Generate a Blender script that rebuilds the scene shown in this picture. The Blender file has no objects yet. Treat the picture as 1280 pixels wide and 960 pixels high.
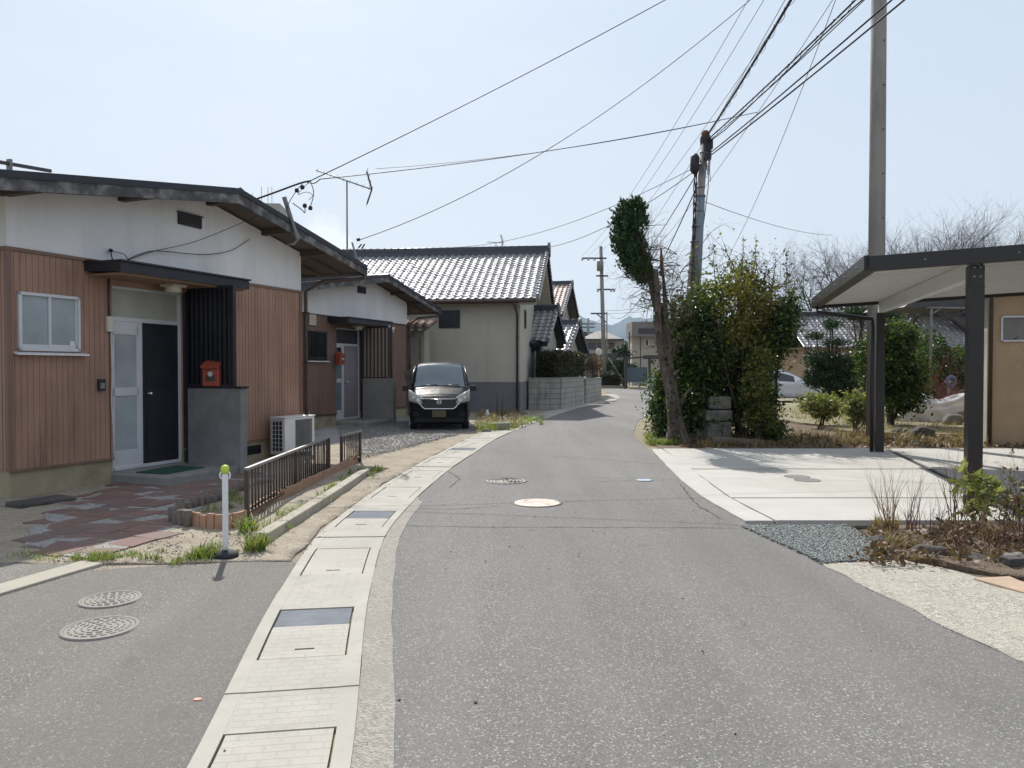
import bpy, math, random
import numpy as np
from mathutils import Vector, Matrix, noise as mnoise
from mathutils.geometry import delaunay_2d_cdt

R = math.radians
H = 1.5; FPX = 960.0; PITCH = math.atan(18.0/960.0)
sc = bpy.context.scene
COL = sc.collection

# ---------------------------------------------------------------- camera
cam_d = bpy.data.cameras.new('camera'); cam = bpy.data.objects.new('camera', cam_d); COL.objects.link(cam)
cam.location = (0, 0, H); cam.rotation_euler = (math.pi/2 - PITCH, 0, 0)
cam_d.sensor_width = 36; cam_d.lens = 27.0; cam_d.clip_start = 0.05; cam_d.clip_end = 9000
sc.camera = cam
# ---------------------------------------------------------------- light
SUN_AZ = R(16); SUN_EL = R(46)          # azimuth to the left of +Y
w = bpy.data.worlds.new('World'); sc.world = w; w.use_nodes = True
wn = w.node_tree.nodes; wl = w.node_tree.links
bg = wn['Background']
sky = wn.new('ShaderNodeTexSky'); sky.sky_type = 'NISHITA'; sky.sun_disc = False
sky.sun_elevation = SUN_EL; sky.sun_rotation = -SUN_AZ
sky.air_density = 1.0; sky.dust_density = 5.0; sky.ozone_density = 1.5; sky.altitude = 0
# one small cloud low over the left houses
tcw = wn.new('ShaderNodeTexCoord')
cl_dir = Vector(((408-640)/960, 1, (462-300)/960)).normalized()
vd = wn.new('ShaderNodeVectorMath'); vd.operation = 'DISTANCE'; vd.inputs[1].default_value = cl_dir
wl.new(tcw.outputs['Generated'], vd.inputs[0])
nz = wn.new('ShaderNodeTexNoise'); nz.inputs['Scale'].default_value = 38; nz.inputs['Detail'].default_value = 6
wl.new(tcw.outputs['Generated'], nz.inputs['Vector'])
ma = wn.new('ShaderNodeMath'); ma.operation = 'MULTIPLY_ADD'; ma.inputs[1].default_value = 0.055; 
wl.new(nz.outputs['Fac'], ma.inputs[0]); ma.inputs[2].default_value = -0.0275
ms = wn.new('ShaderNodeMath'); ms.operation = 'ADD'; wl.new(vd.outputs['Value'], ms.inputs[0]); wl.new(ma.outputs[0], ms.inputs[1])
mr = wn.new('ShaderNodeMapRange'); mr.inputs[1].default_value = 0.034; mr.inputs[2].default_value = 0.018
mr.inputs[3].default_value = 0; mr.inputs[4].default_value = 0.42; wl.new(ms.outputs[0], mr.inputs[0])
# thin high veil so the blue is milky
mxv = wn.new('ShaderNodeMix'); mxv.data_type = 'RGBA'; mxv.inputs['Factor'].default_value = 0.84
wl.new(sky.outputs[0], mxv.inputs['A']); 
# hazy and pale toward the sun, deeper and darker overhead and away from it
sx_ = wn.new('ShaderNodeSeparateXYZ'); wl.new(tcw.outputs['Generated'], sx_.inputs[0])
rr_ = wn.new('ShaderNodeMapRange'); rr_.interpolation_type = 'SMOOTHSTEP'; wl.new(sx_.outputs[1], rr_.inputs[0])
for i_, q_ in enumerate((.62, .0, 0., 1.)): rr_.inputs[i_+1].default_value = q_
hi_ = wn.new('ShaderNodeMapRange'); hi_.interpolation_type = 'SMOOTHSTEP'; wl.new(sx_.outputs[2], hi_.inputs[0])
for i_, q_ in enumerate((.52, .8, 1., 0.)): hi_.inputs[i_+1].default_value = q_
rh_ = wn.new('ShaderNodeMath'); rh_.operation = 'MULTIPLY_ADD'; rq_ = wn.new('ShaderNodeMath'); rq_.operation = 'SUBTRACT'; rq_.inputs[0].default_value = 1; wl.new(rr_.outputs[0], rq_.inputs[1])
wl.new(rq_.outputs[0], rh_.inputs[0]); wl.new(hi_.outputs[0], rh_.inputs[1]); rh_.inputs[2].default_value = 0
vcol = wn.new('ShaderNodeMix'); vcol.data_type = 'RGBA'; wl.new(rh_.outputs[0], vcol.inputs['Factor'])
el_ = wn.new('ShaderNodeMapRange'); wl.new(sx_.outputs[2], el_.inputs[0])
for i_, q_ in enumerate((.0, .5, 0., 1.)): el_.inputs[i_+1].default_value = q_
vc2 = wn.new('ShaderNodeMix'); vc2.data_type = 'RGBA'; wl.new(el_.outputs[0], vc2.inputs['Factor']); vc2.inputs['A'].default_value = (5.5, 5.9, 6.35, 1); vc2.inputs['B'].default_value = (4.3, 5.2, 6.3, 1)
wl.new(vc2.outputs['Result'], vcol.inputs['B']); vcol.inputs['A'].default_value = (4.9, 5.4, 6.3, 1)
wl.new(vcol.outputs['Result'], mxv.inputs['B'])
ci_ = wn.new('ShaderNodeTexNoise'); ci_.inputs['Scale'].default_value = 2.2; ci_.inputs['Detail'].default_value = 7; ci_.inputs['Roughness'].default_value = .6; cm_ = wn.new('ShaderNodeMapping'); cm_.inputs['Scale'].default_value = (1, 1, 3.2); wl.new(tcw.outputs['Generated'], cm_.inputs['Vector']); wl.new(cm_.outputs[0], ci_.inputs['Vector'])
cr_ = wn.new('ShaderNodeMapRange'); wl.new(ci_.outputs['Fac'], cr_.inputs[0])
for i_, q_ in enumerate((.35, .7, .90, .95)): cr_.inputs[i_+1].default_value = q_
wl.new(cr_.outputs[0], mxv.inputs['Factor'])
mxc = wn.new('ShaderNodeMix'); mxc.data_type = 'RGBA'
wl.new(mr.outputs[0], mxc.inputs['Factor']); wl.new(mxv.outputs['Result'], mxc.inputs['A'])
mxc.inputs['B'].default_value = (8.4, 8.3, 8.3, 1)
wl.new(mxc.outputs['Result'], bg.inputs['Color']); bg.inputs['Strength'].default_value = 0.10
sv = Vector((-math.sin(SUN_AZ)*math.cos(SUN_EL), math.cos(SUN_AZ)*math.cos(SUN_EL), math.sin(SUN_EL)))
sl = bpy.data.lights.new('sun', 'SUN'); sl.energy = 3.95; sl.angle = R(0.53); sl.color = (1, 0.955, 0.88)
so = bpy.data.objects.new('sun', sl); COL.objects.link(so); so.location = (0, 0, 30)
so.rotation_euler = (-sv).to_track_quat('-Z', 'Y').to_euler()
sc.view_settings.view_transform = 'Standard'; sc.view_settings.look = 'None'
sc.view_settings.exposure = 0.5; sc.view_settings.gamma = 1; sc.view_settings.use_curve_mapping = False

# ---------------------------------------------------------------- helpers: pixels to world
def ray(px, py):
    x = (px-640)/FPX; u = -(py-480)/FPX
    return Vector((x, math.cos(PITCH)+u*math.sin(PITCH), u*math.cos(PITCH)-math.sin(PITCH)))
def gp(px, py, z=0.0):
    r = ray(px, py); t = (z-H)/r.z
    return Vector((r.x*t, r.y*t, z))
def at(px, py, Y):
    r = ray(px, py); t = Y/r.y
    return Vector((r.x*t, Y, H+r.z*t))
def G(*pts): return [tuple(gp(a, b)[:2]) for a, b in pts]

# ---------------------------------------------------------------- helpers: objects
def tag(o, label=None, cat=None, group=None, kind=None):
    if label: o['label'] = label
    if cat: o['category'] = cat
    if group: o['group'] = group
    if kind: o['kind'] = kind
    return o
def empty(name, loc=(0, 0, 0), rz=0, label=None, cat=None, group=None):
    o = bpy.data.objects.new(name, None); COL.objects.link(o); o.location = loc; o.rotation_euler = (0, 0, rz)
    o.empty_display_size = 0.1
    return tag(o, label, cat, group)
def copy_tree(o, parent=None):
    c = o.copy(); COL.objects.link(c)
    if parent: c.parent = parent
    for ch in list(o.children): copy_tree(ch, c)
    return c

class MB:
    def __init__(s): s.v = []; s.f = []; s.uv = None; s.sm = []
    def add(s, vs, fs, smooth=False):
        b = len(s.v); s.v.extend([tuple(p) for p in vs])
        for f in fs: s.f.append(tuple(b+i for i in f)); s.sm.append(smooth)
        return s
    def box(s, x0, x1, y0, y1, z0, z1):
        return s.add([(x0,y0,z0),(x1,y0,z0),(x1,y1,z0),(x0,y1,z0),(x0,y0,z1),(x1,y0,z1),(x1,y1,z1),(x0,y1,z1)],
                     [(0,3,2,1),(4,5,6,7),(0,1,5,4),(1,2,6,5),(2,3,7,6),(3,0,4,7)])
    def obox(s, c, size, m=None):
        c = Vector(c); a, b, d = [q/2 for q in size]; m = m or Matrix.Identity(3)
        P = [c+m@Vector((x,y,z)) for z in (-d,d) for x,y in ((-a,-b),(a,-b),(a,b),(-a,b))]
        return s.add(P, [(0,3,2,1),(4,5,6,7),(0,1,5,4),(1,2,6,5),(2,3,7,6),(3,0,4,7)])
    def beam(s, p0, p1, w, h, up=(0,0,1)):
        p0 = Vector(p0); p1 = Vector(p1); d = (p1-p0); L = d.length; d.normalize()
        u = Vector(up); x = d.cross(u).normalized(); u = x.cross(d)
        m = Matrix((x, d, u)).transposed()
        return s.obox((p0+p1)/2, (w, L, h), m)
    def prism(s, poly, a0, a1, axis='z'):
        n = len(poly)
        def P(p, a):
            if axis == 'z': return (p[0], p[1], a)
            if axis == 'y': return (p[0], a, p[1])
            return (a, p[0], p[1])
        vs = [P(p, a0) for p in poly]+[P(p, a1) for p in poly]
        fs = [tuple(range(n))[::-1], tuple(range(n, 2*n))]+[(i, (i+1) % n, n+(i+1) % n, n+i) for i in range(n)]
        return s.add(vs, fs)
    def tube(s, pts, r, n=8, cap=True, smooth=True):
        pts = [Vector(p) for p in pts]; m = len(pts)
        rs = r if hasattr(r, '__len__') else [r]*m
        t0 = (pts[1]-pts[0]).normalized()
        a = t0.orthogonal().normalized(); vs = []
        for i in range(m):
            t = (pts[min(i+1, m-1)]-pts[max(i-1, 0)])
            t = t.normalized() if t.length > 1e-9 else t0
            a = (a-t*a.dot(t)); a = a.normalized() if a.length > 1e-6 else t.orthogonal().normalized()
            b = t.cross(a)
            for k in range(n):
                q = 2*math.pi*k/n; vs.append(pts[i]+(a*math.cos(q)+b*math.sin(q))*rs[i])
        fs = [(i*n+k, i*n+(k+1) % n, (i+1)*n+(k+1) % n, (i+1)*n+k) for i in range(m-1) for k in range(n)]
        s.add(vs, fs, smooth)
        if cap:
            b = len(s.v)-len(vs)
            s.f.append(tuple(b+k for k in range(n))[::-1]); s.f.append(tuple(b+(m-1)*n+k for k in range(n))); s.sm += [False, False]
        return s
    def lathe(s, prof, n=20, c=(0,0,0), smooth=True):
        vs = [(c[0]+r*math.cos(2*math.pi*k/n), c[1]+r*math.sin(2*math.pi*k/n), c[2]+z) for r, z in prof for k in range(n)]
        m = len(prof)
        fs = [(i*n+k, i*n+(k+1) % n, (i+1)*n+(k+1) % n, (i+1)*n+k) for i in range(m-1) for k in range(n)]
        return s.add(vs, fs, smooth)
    def grid(s, P, nu, nv, smooth=True, flip=False):
        fs = [(j*nu+i, j*nu+i+1, (j+1)*nu+i+1, (j+1)*nu+i) for j in range(nv-1) for i in range(nu-1)]
        if flip: fs = [f[::-1] for f in fs]
        return s.add(P, fs, smooth)
    def build(s, name, mat, parent=None, bevel=0, label=None):
        me = bpy.data.meshes.new(name); me.from_pydata(s.v, [], s.f); me.update()
        if any(s.sm): me.polygons.foreach_set('use_smooth', s.sm)
        if s.uv:
            ul = me.uv_layers.new(name='UVMap'); li = np.zeros(len(me.loops), dtype=np.int32); me.loops.foreach_get('vertex_index', li)
            ul.data.foreach_set('uv', np.array(s.uv, dtype=np.float32)[li].ravel())
        o = bpy.data.objects.new(name, me); COL.objects.link(o)
        if mat: me.materials.append(mat)
        if parent: o.parent = parent
        if bevel:
            b = o.modifiers.new('bevel', 'BEVEL'); b.width = bevel; b.segments = 2; b.limit_method = 'ANGLE'; b.angle_limit = R(40)
        if label: o['label'] = label
        return o

def fast_mesh(name, V, F, mat, parent=None, smooth=False):
    V = np.asarray(V, dtype=np.float32); F = np.asarray(F, dtype=np.int32)
    me = bpy.data.meshes.new(name); me.vertices.add(len(V)); me.vertices.foreach_set('co', V.ravel())
    k = F.shape[1]; me.loops.add(F.size); me.loops.foreach_set('vertex_index', F.ravel())
    me.polygons.add(len(F)); me.polygons.foreach_set('loop_start', np.arange(0, F.size, k, dtype=np.int32))
    me.polygons.foreach_set('loop_total', np.full(len(F), k, dtype=np.int32))
    if smooth: me.polygons.foreach_set('use_smooth', np.ones(len(F), dtype=bool))
    me.update(calc_edges=True); me.validate()
    o = bpy.data.objects.new(name, me); COL.objects.link(o); me.materials.append(mat)
    if parent: o.parent = parent
    return o

# ---------------------------------------------------------------- helpers: materials
def rgb(r, g, b): 
    f = lambda c: ((c/255+0.055)/1.055)**2.4 if c > 10 else c/255/12.92
    return (f(r), f(g), f(b))
class NT:
    def __init__(s, name):
        s.m = bpy.data.materials.new(name); s.m.use_nodes = True; s.n = s.m.node_tree.nodes; s.l = s.m.node_tree.links
        s.b = s.n['Principled BSDF']; s.tc = s.n.new('ShaderNodeTexCoord')
    def vec(s, which='Object', scale=(1,1,1)):
        if scale == (1,1,1): return s.tc.outputs[which]
        mp = s.n.new('ShaderNodeMapping'); mp.inputs['Scale'].default_value = scale; s.l.new(s.tc.outputs[which], mp.inputs['Vector']); return mp.outputs[0]
    def noise(s, scale, detail=4, rough=.55, vec=None, out='Fac'):
        t = s.n.new('ShaderNodeTexNoise'); t.inputs['Scale'].default_value = scale; t.inputs['Detail'].default_value = detail; t.inputs['Roughness'].default_value = rough
        s.l.new(vec or s.vec(), t.inputs['Vector']); return t.outputs[out]
    def vor(s, scale, out='Color', feature='F1', vec=None):
        t = s.n.new('ShaderNodeTexVoronoi'); t.inputs['Scale'].default_value = scale; t.feature = feature
        s.l.new(vec or s.vec(), t.inputs['Vector']); return t.outputs[out]
    def mapr(s, x, a, b, c=0., d=1.):
        t = s.n.new('ShaderNodeMapRange'); s.l.new(x, t.inputs[0])
        for i, q in enumerate((a, b, c, d)): t.inputs[i+1].default_value = q
        return t.outputs[0]
    def mix(s, fac, A, B, blend='MIX'):
        t = s.n.new('ShaderNodeMix'); t.data_type = 'RGBA'; t.blend_type = blend
        for key, q in (('Factor', fac), ('A', A), ('B', B)):
            i = t.inputs[key]
            if hasattr(q, 'is_linked'): s.l.new(q, i)
            elif isinstance(q, (int, float)): i.default_value = q
            else: i.default_value = (*q[:3], 1)
        return t.outputs['Result']
    def math(s, op, a, b=0.):
        t = s.n.new('ShaderNodeMath'); t.operation = op
        for k, q in enumerate((a, b)):
            if hasattr(q, 'is_linked'): s.l.new(q, t.inputs[k])
            else: t.inputs[k].default_value = q
        return t.outputs[0]
    def sep(s, v, i):
        t = s.n.new('ShaderNodeSeparateXYZ'); s.l.new(v, t.inputs[0]); return t.outputs[i]
    def bump(s, h, strength=.3, dist=.01, prev=None):
        t = s.n.new('ShaderNodeBump'); t.inputs['Strength'].default_value = strength; t.inputs['Distance'].default_value = dist
        s.l.new(h, t.inputs['Height'])
        if prev: s.l.new(prev, t.inputs['Normal'])
        s.l.new(t.outputs[0], s.b.inputs['Normal']); return t.outputs[0]
    def col(s, c):
        if hasattr(c, 'is_linked'): s.l.new(c, s.b.inputs['Base Color'])
        else: s.b.inputs['Base Color'].default_value = (*c[:3], 1)
    def set(s, **k):
        for a, v in k.items():
            i = s.b.inputs[a.replace('_', ' ')]
            if hasattr(v, 'is_linked'): s.l.new(v, i)
            else: i.default_value = v
        return s
def sc3(c, k): return tuple(min(1, q*k) for q in c)

def M(name, c, rough=.6, var=.15, vs=3, fine=40, bump=.15, bd=.004, metal=0, dirt=None, da=.4, dsc=1.2, spec=.5, streak=False):
    t = NT(name)
    n1 = t.noise(vs, 5)
    cc = t.mix(t.mapr(n1, .3, .7), sc3(c, 1-var), sc3(c, 1+var))
    n2 = t.noise(fine, 3)
    cc = t.mix(t.mapr(n2, .2, .8, 0, .25), cc, sc3(c, .72))
    if dirt:
        v = t.vec('Object', (3, 3, .5)) if streak else None
        nd = t.noise(dsc, 7, .65, v)
        cc = t.mix(t.mapr(nd, .48, .72, 0, da), cc, dirt)
    t.col(cc); t.set(Roughness=t.mapr(n1, .3, .7, max(0, rough-.06), min(1, rough+.08)), Metallic=metal)
    t.b.inputs['Specular IOR Level'].default_value = spec
    if bump: t.bump(n2, bump, bd)
    return t.m

mt = {}
mt['white_stucco'] = M('white_stucco', (.79,.79,.79), .9, .05, 1.5, 90, .35, .004, dirt=(.55,.54,.50), da=.5, dsc=.7, streak=True)
mt['cream_stucco'] = M('cream_stucco', (.50,.475,.405), .9, .05, 1.2, 90, .3, .004, dirt=(.30,.28,.23), da=.3, dsc=.8, streak=True)
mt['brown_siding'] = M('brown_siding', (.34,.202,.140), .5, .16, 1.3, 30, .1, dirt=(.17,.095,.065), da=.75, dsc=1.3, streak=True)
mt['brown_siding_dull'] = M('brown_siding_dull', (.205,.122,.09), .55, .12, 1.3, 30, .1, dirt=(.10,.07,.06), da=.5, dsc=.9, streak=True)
mt['foundation'] = M('foundation', (.34,.295,.19), .9, .15, 2, 60, .4, dirt=(.12,.12,.09), da=.6, dsc=1.5)
mt['concrete'] = M('concrete', (.27,.265,.24), .9, .14, 2, 70, .4, .004, dirt=(.14,.14,.12), da=.55, dsc=1.4)
mt['pale_concrete'] = M('pale_concrete', (.37,.34,.28), .9, .1, 2.5, 90, .35, .004, dirt=(.2,.19,.15), da=.5, dsc=1.6)
mt['dark_concrete'] = M('dark_concrete', (.235,.235,.225), .9, .3, 2, 60, .4, .004, dirt=(.13,.13,.13), da=.55, dsc=1.9)
mt['black_trim'] = M('black_trim', (.012,.012,.018), .45, .2, 4, 30, .08, dirt=(.05,.05,.05), da=.3)
mt['black_metal'] = M('black_metal', (.017,.018,.024), .35, .2, 4, 30, .04)
mt['roof_metal'] = M('roof_metal', (.045,.046,.05), .42, .25, 2, 30, .08, dirt=(.1,.095,.09), da=.4)
mt['fascia'] = M('fascia', (.07,.068,.07), .8, .4, 9, 25, .5, .004, dirt=(.34,.33,.32), da=1., dsc=3.2)
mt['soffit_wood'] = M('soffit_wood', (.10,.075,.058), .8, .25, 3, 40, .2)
mt['warm_wood'] = M('warm_wood', (.27,.165,.10), .7, .2, 3, 40, .2, dirt=(.12,.08,.05), da=.3)
mt['aluminium'] = M('aluminium', (.62,.63,.65), .38, .06, 4, 60, .03, metal=.25)
mt['white_paint'] = M('white_paint', (.72,.72,.70), .45, .04, 4, 60, .03, dirt=(.4,.38,.33), da=.25)
mt['cream_plastic'] = M('cream_plastic', (.6,.57,.47), .45, .05, 5, 50, .03)
mt['red_paint'] = M('red_paint', (.33,.065,.035), .4, .12, 6, 40, .05, dirt=(.2,.04,.03), da=.3)
mt['brown_metal'] = M('brown_metal', (.065,.038,.028), .45, .25, 8, 50, .08)
mt['grey_metal'] = M('grey_metal', (.23,.23,.23), .5, .2, 5, 40, .08, metal=.6)
mt['dark_grey_metal'] = M('dark_grey_metal', (.05,.048,.046), .4, .12, 5, 40, .04)
mt['bronze_metal'] = M('bronze_metal', (.020,.017,.016), .38, .12, 5, 40, .03)
mt['rusty'] = M('rusty', (.15,.06,.035), .8, .4, 8, 40, .3)
mt['rubber'] = M('rubber', (.022,.023,.03), .75, .2, 6, 60, .1)
mt['kawara'] = M('kawara', (.36,.355,.365), .34, .22, 3.2, 12, .05, metal=.15, dirt=(.17,.165,.16), da=.55, dsc=2.2)
mt['kawara_dark'] = M('kawara_dark', (.045,.05,.065), .45, .3, 6, 20, .1)
mt['kawara_brown'] = M('kawara_brown', (.36,.26,.22), .5, .2, 5, 20, .1)
mt['dado_grey'] = M('dado_grey', (.18,.18,.195), .85, .1, 2, 60, .2, dirt=(.1,.1,.12), da=.4)
mt['block_wall'] = None
mt['bark'] = M('bark', (.13,.10,.085), .95, .45, 5, 30, .9, .03, dirt=(.03,.022,.018), da=.95, dsc=5, streak=True)
mt['bark_dark'] = M('bark_dark', (.07,.052,.042), .95, .35, 5, 30, .8, .02)
mt['bark_grey'] = M('bark_grey', (.17,.15,.14), .95, .3, 6, 40, .5, .01)
mt['twig_grey'] = M('twig_grey', (.095,.08,.072), .9, .3, 6, 40, 0)
mt['twig'] = M('twig', (.12,.085,.065), .9, .3, 6, 40, 0)
mt['twig_red'] = M('twig_red', (.15,.06,.05), .9, .3, 6, 40, 0)
mt['stone'] = M('stone', (.20,.19,.165), .9, .4, 5, 30, .8, .02, dirt=(.055,.06,.04), da=.75, dsc=3)
mt['dark_stone'] = M('dark_stone', (.07,.065,.06), .9, .4, 5, 30, .7, .015)
mt['tan_stone'] = M('tan_stone', (.42,.31,.22), .85, .2, 5, 30, .3)
mt['tan_wall'] = M('tan_wall', (.42,.30,.185), .9, .07, 1.2, 90, .4, .004, dirt=(.22,.15,.1), da=.5, dsc=.8)
mt['beige_panel'] = M('beige_panel', (.42,.39,.33), .8, .08, 2, 50, .1)
mt['weathered_wood'] = M('weathered_wood', (.18,.15,.125), .9, .3, 6, 40, .5, .008)
mt['terracotta'] = M('terracotta', (.38,.225,.145), .8, .22, 5, 40, .3, dirt=(.2,.13,.09), da=.4)
mt['green_mat'] = M('green_mat', (.012,.07,.045), .95, .2, 10, 200, .8, .008)
mt['log_grey'] = M('log_grey', (.15,.125,.105), .9, .3, 8, 60, .5)
mt['chrome'] = M('chrome', (.7,.7,.72), .15, .03, 4, 40, 0, metal=1)
mt['tyre'] = M('tyre', (.012,.012,.013), .85, .2, 6, 60, .1)
mt['tarp'] = M('tarp', (.60,.60,.61), .5, .08, 5, 40, .1, dirt=(.22,.22,.22), da=.4)
mt['far_wall'] = M('far_wall', (.36,.34,.32), .9, .05, 1, 10, 0)
mt['far_wall_dark'] = M('far_wall_dark', (.12,.115,.13), .9, .05, 1, 10, 0)
mt['far_roof'] = M('far_roof', (.2,.185,.18), .7, .12, 1, 5, 0)
mt['deck_white'] = M('deck_white', (.60,.60,.58), .45, .04, 2, 30, .03)
mt['blue_plastic'] = M('blue_plastic', (.10,.22,.34), .4, .1, 5, 30, 0)
mt['screen_blue'] = M('screen_blue', (.09,.12,.15), .35, .05, 2, 30, 0)
mt['cable'] = M('cable', (.015,.015,.02), .6, .1, 5, 30, 0)
mt['thin_cable'] = M('thin_cable', (.09,.09,.10), .6, .1, 5, 30, 0)
mt['insulator'] = M('insulator', (.5,.5,.5), .3, .05, 5, 30, 0)
def glass_m(name, c, rough=.08, metal=0, spec=.8, trans=0):
    t = NT(name); t.col(t.mix(t.mapr(t.noise(2.5, 3), .3, .7), sc3(c, .85), sc3(c, 1.15))); t.set(Roughness=rough, Metallic=metal)
    t.b.inputs['Specular IOR Level'].default_value = spec; return t.m
mt['frosted'] = glass_m('frosted_glass', (.31,.35,.37), .22)
mt['frosted_warm'] = glass_m('frosted_glass_warm', (.34,.34,.29), .3)
mt['dark_glass'] = glass_m('dark_glass', (.012,.014,.02), .06)
mt['wind_glass'] = glass_m('windscreen_glass', (.075,.11,.13), .05, spec=1)
mt['blue_glass'] = glass_m('blue_glass', (.12,.17,.21), .15)
def paint_m(name, c, rough=.25):
    t = NT(name); t.col(c); t.set(Roughness=rough); t.b.inputs['Coat Weight'].default_value = .55; t.b.inputs['Coat Roughness'].default_value = .05
    return t.m
mt['navy_paint'] = M('navy_paint', (.004,.005,.010), .28, .1, 4, 40, 0, spec=.12)
mt['silver_paint'] = paint_m('silver_paint', (.62,.64,.67))
mt['blue_paint'] = paint_m('blue_paint', (.30,.38,.45))
mt['lamp_lens'] = glass_m('lamp_lens', (.30,.31,.29), .12)

mt['dim_pane'] = glass_m('dim_pane', (.13,.125,.105), .2)
def leafm(name, cols, trans=.35, rough=.5):
    t = NT(name); g = t.n.new('ShaderNodeNewGeometry'); r = t.n.new('ShaderNodeValToRGB')
    t.l.new(g.outputs['Random Per Island'], r.inputs[0]); e = r.color_ramp.elements
    while len(e) < len(cols): e.new(.5)
    for i, c in enumerate(cols): e[i].position = i/(len(cols)-1); e[i].color = (*c, 1)
    big = t.noise(1.6, 3); cc = t.mix(t.mapr(big, .35, .65), t.mix(1., r.outputs[0], (.72,.76,.72), 'MULTIPLY'), r.outputs[0])
    t.col(cc); t.set(Roughness=rough); t.b.inputs['Specular IOR Level'].default_value = .35
    tr = t.n.new('ShaderNodeBsdfTranslucent'); t.l.new(t.mix(1., cc, (1.3,1.45,.7), 'MULTIPLY'), tr.inputs[0])
    mx = t.n.new('ShaderNodeMixShader'); mx.inputs[0].default_value = trans
    t.l.new(t.b.outputs[0], mx.inputs[1]); t.l.new(tr.outputs[0], mx.inputs[2]); t.l.new(mx.outputs[0], t.n['Material Output'].inputs[0])
    return t.m
mt['conifer'] = leafm('conifer_leaf', [(.012,.035,.012),(.03,.075,.022),(.06,.13,.03)], .15)
mt['dark_leaf'] = leafm('dark_leaf', [(.008,.02,.008),(.025,.055,.015),(.07,.12,.03),(.20,.24,.06)], .32, .3)
mt['olive_leaf'] = leafm('olive_leaf', [(.02,.03,.01),(.09,.11,.025),(.26,.25,.06),(.12,.15,.04)], .4)
mt['yellow_leaf'] = leafm('yellow_leaf', [(.13,.13,.035),(.30,.24,.05),(.08,.09,.02),(.38,.30,.08)], .35)
mt['bright_leaf'] = leafm('bright_leaf', [(.10,.11,.04),(.24,.25,.09),(.36,.34,.17),(.16,.18,.06)], .4)
mt['pine_leaf'] = leafm('pine_leaf', [(.015,.035,.015),(.035,.07,.028),(.06,.10,.035)], .15)
mt['grass'] = leafm('grass', [(.09,.12,.025),(.18,.25,.05),(.28,.32,.09),(.32,.27,.13)], .4)
mt['dry_grass'] = leafm('dry_grass', [(.26,.19,.10),(.40,.30,.16),(.17,.11,.06),(.30,.24,.13)], .3)
mt['dead_leaf'] = leafm('dead_leaf', [(.12,.06,.035),(.22,.13,.07),(.07,.045,.03),(.28,.19,.11)], .2)
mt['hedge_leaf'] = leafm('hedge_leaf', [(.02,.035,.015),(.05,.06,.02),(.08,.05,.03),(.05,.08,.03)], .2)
# ================================================================ GROUND
def inside(x, y, poly):
    c = False; j = len(poly)-1
    for i in range(len(poly)):
        xi, yi = poly[i]; xj, yj = poly[j]
        if (yi > y) != (yj > y) and x < (xj-xi)*(y-yi)/(yj-yi)+xi: c = not c
        j = i
    return c
def rough_edge(poly, step=.25, amp=.03, seed=0):
    out = []
    for i in range(len(poly)):
        a = Vector(poly[i]).to_2d() if len(poly[i]) == 2 else Vector(poly[i][:2]); b = Vector(poly[(i+1) % len(poly)][:2]); d = b-a; L = d.length
        k = max(1, int(L/step)) if L < 60 else 1
        nrm = Vector((-d.y, d.x)).normalized() if L > 0 else Vector((0,0))
        for q in range(k):
            p = a+d*q/k; out.append(p+nrm*amp*(mnoise.noise(Vector((p.x*2.2+seed, p.y*2.2, seed))) *2) if q or True else p)
    return out
def sheet(name, poly, z, mat, res=None, amp=0., edge=0., kind='structure', nsc=1.5, label=None, clip=None):
    poly = [Vector((p[0], p[1])) for p in poly]
    P = rough_edge([tuple(p) for p in poly], .12 if edge and edge < .05 else .3, edge, len(name)) if edge else poly
    vs = list(P); n = len(P); ed = [(i, (i+1) % n) for i in range(n)]
    if res:
        xs = [p.x for p in P]; ys = [p.y for p in P]; rng = random.Random(3)
        pl = [tuple(p) for p in P]
        y = min(ys)+res/2
        while y < max(ys):
            x = min(xs)+res/2
            while x < max(xs):
                q = (x+rng.uniform(-.2,.2)*res, y+rng.uniform(-.2,.2)*res)
                if inside(*q, pl): vs.append(Vector(q))
                x += res
            y += res
    r = delaunay_2d_cdt(vs, ed, [list(range(n))], 1, 1e-5)
    V = []
    for p in r[0]:
        h = amp*(mnoise.noise(Vector((p.x*nsc, p.y*nsc, 0)))+.5*mnoise.noise(Vector((p.x*nsc*3, p.y*nsc*3, 5)))) if amp else 0
        V.append((p.x, p.y, z+h))
    me = bpy.data.meshes.new(name); me.from_pydata(V, [], [tuple(f) for f in r[2]]); me.update()
    # make all faces point up
    import bmesh
    bm = bmesh.new(); bm.from_mesh(me)
    for f in bm.faces:
        f.normal_update()
        if f.normal.z < 0: f.normal_flip()
        f.smooth = bool(amp)
    if name != 'ground':
        be = [e for e in bm.edges if e.is_boundary]; rt = bmesh.ops.extrude_edge_only(bm, edges=be)
        for v in rt['geom']:
            if isinstance(v, bmesh.types.BMVert): v.co.z = -.03
        bmesh.ops.recalc_face_normals(bm, faces=bm.faces) if False else None
        for f in rt['geom']:
            if isinstance(f, bmesh.types.BMFace): f.smooth = False
    bm.to_mesh(me); bm.free()
    o = bpy.data.objects.new(name, me); COL.objects.link(o); me.materials.append(mat)
    if kind: o['kind'] = kind
    if label: o['label'] = label
    return o

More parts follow.
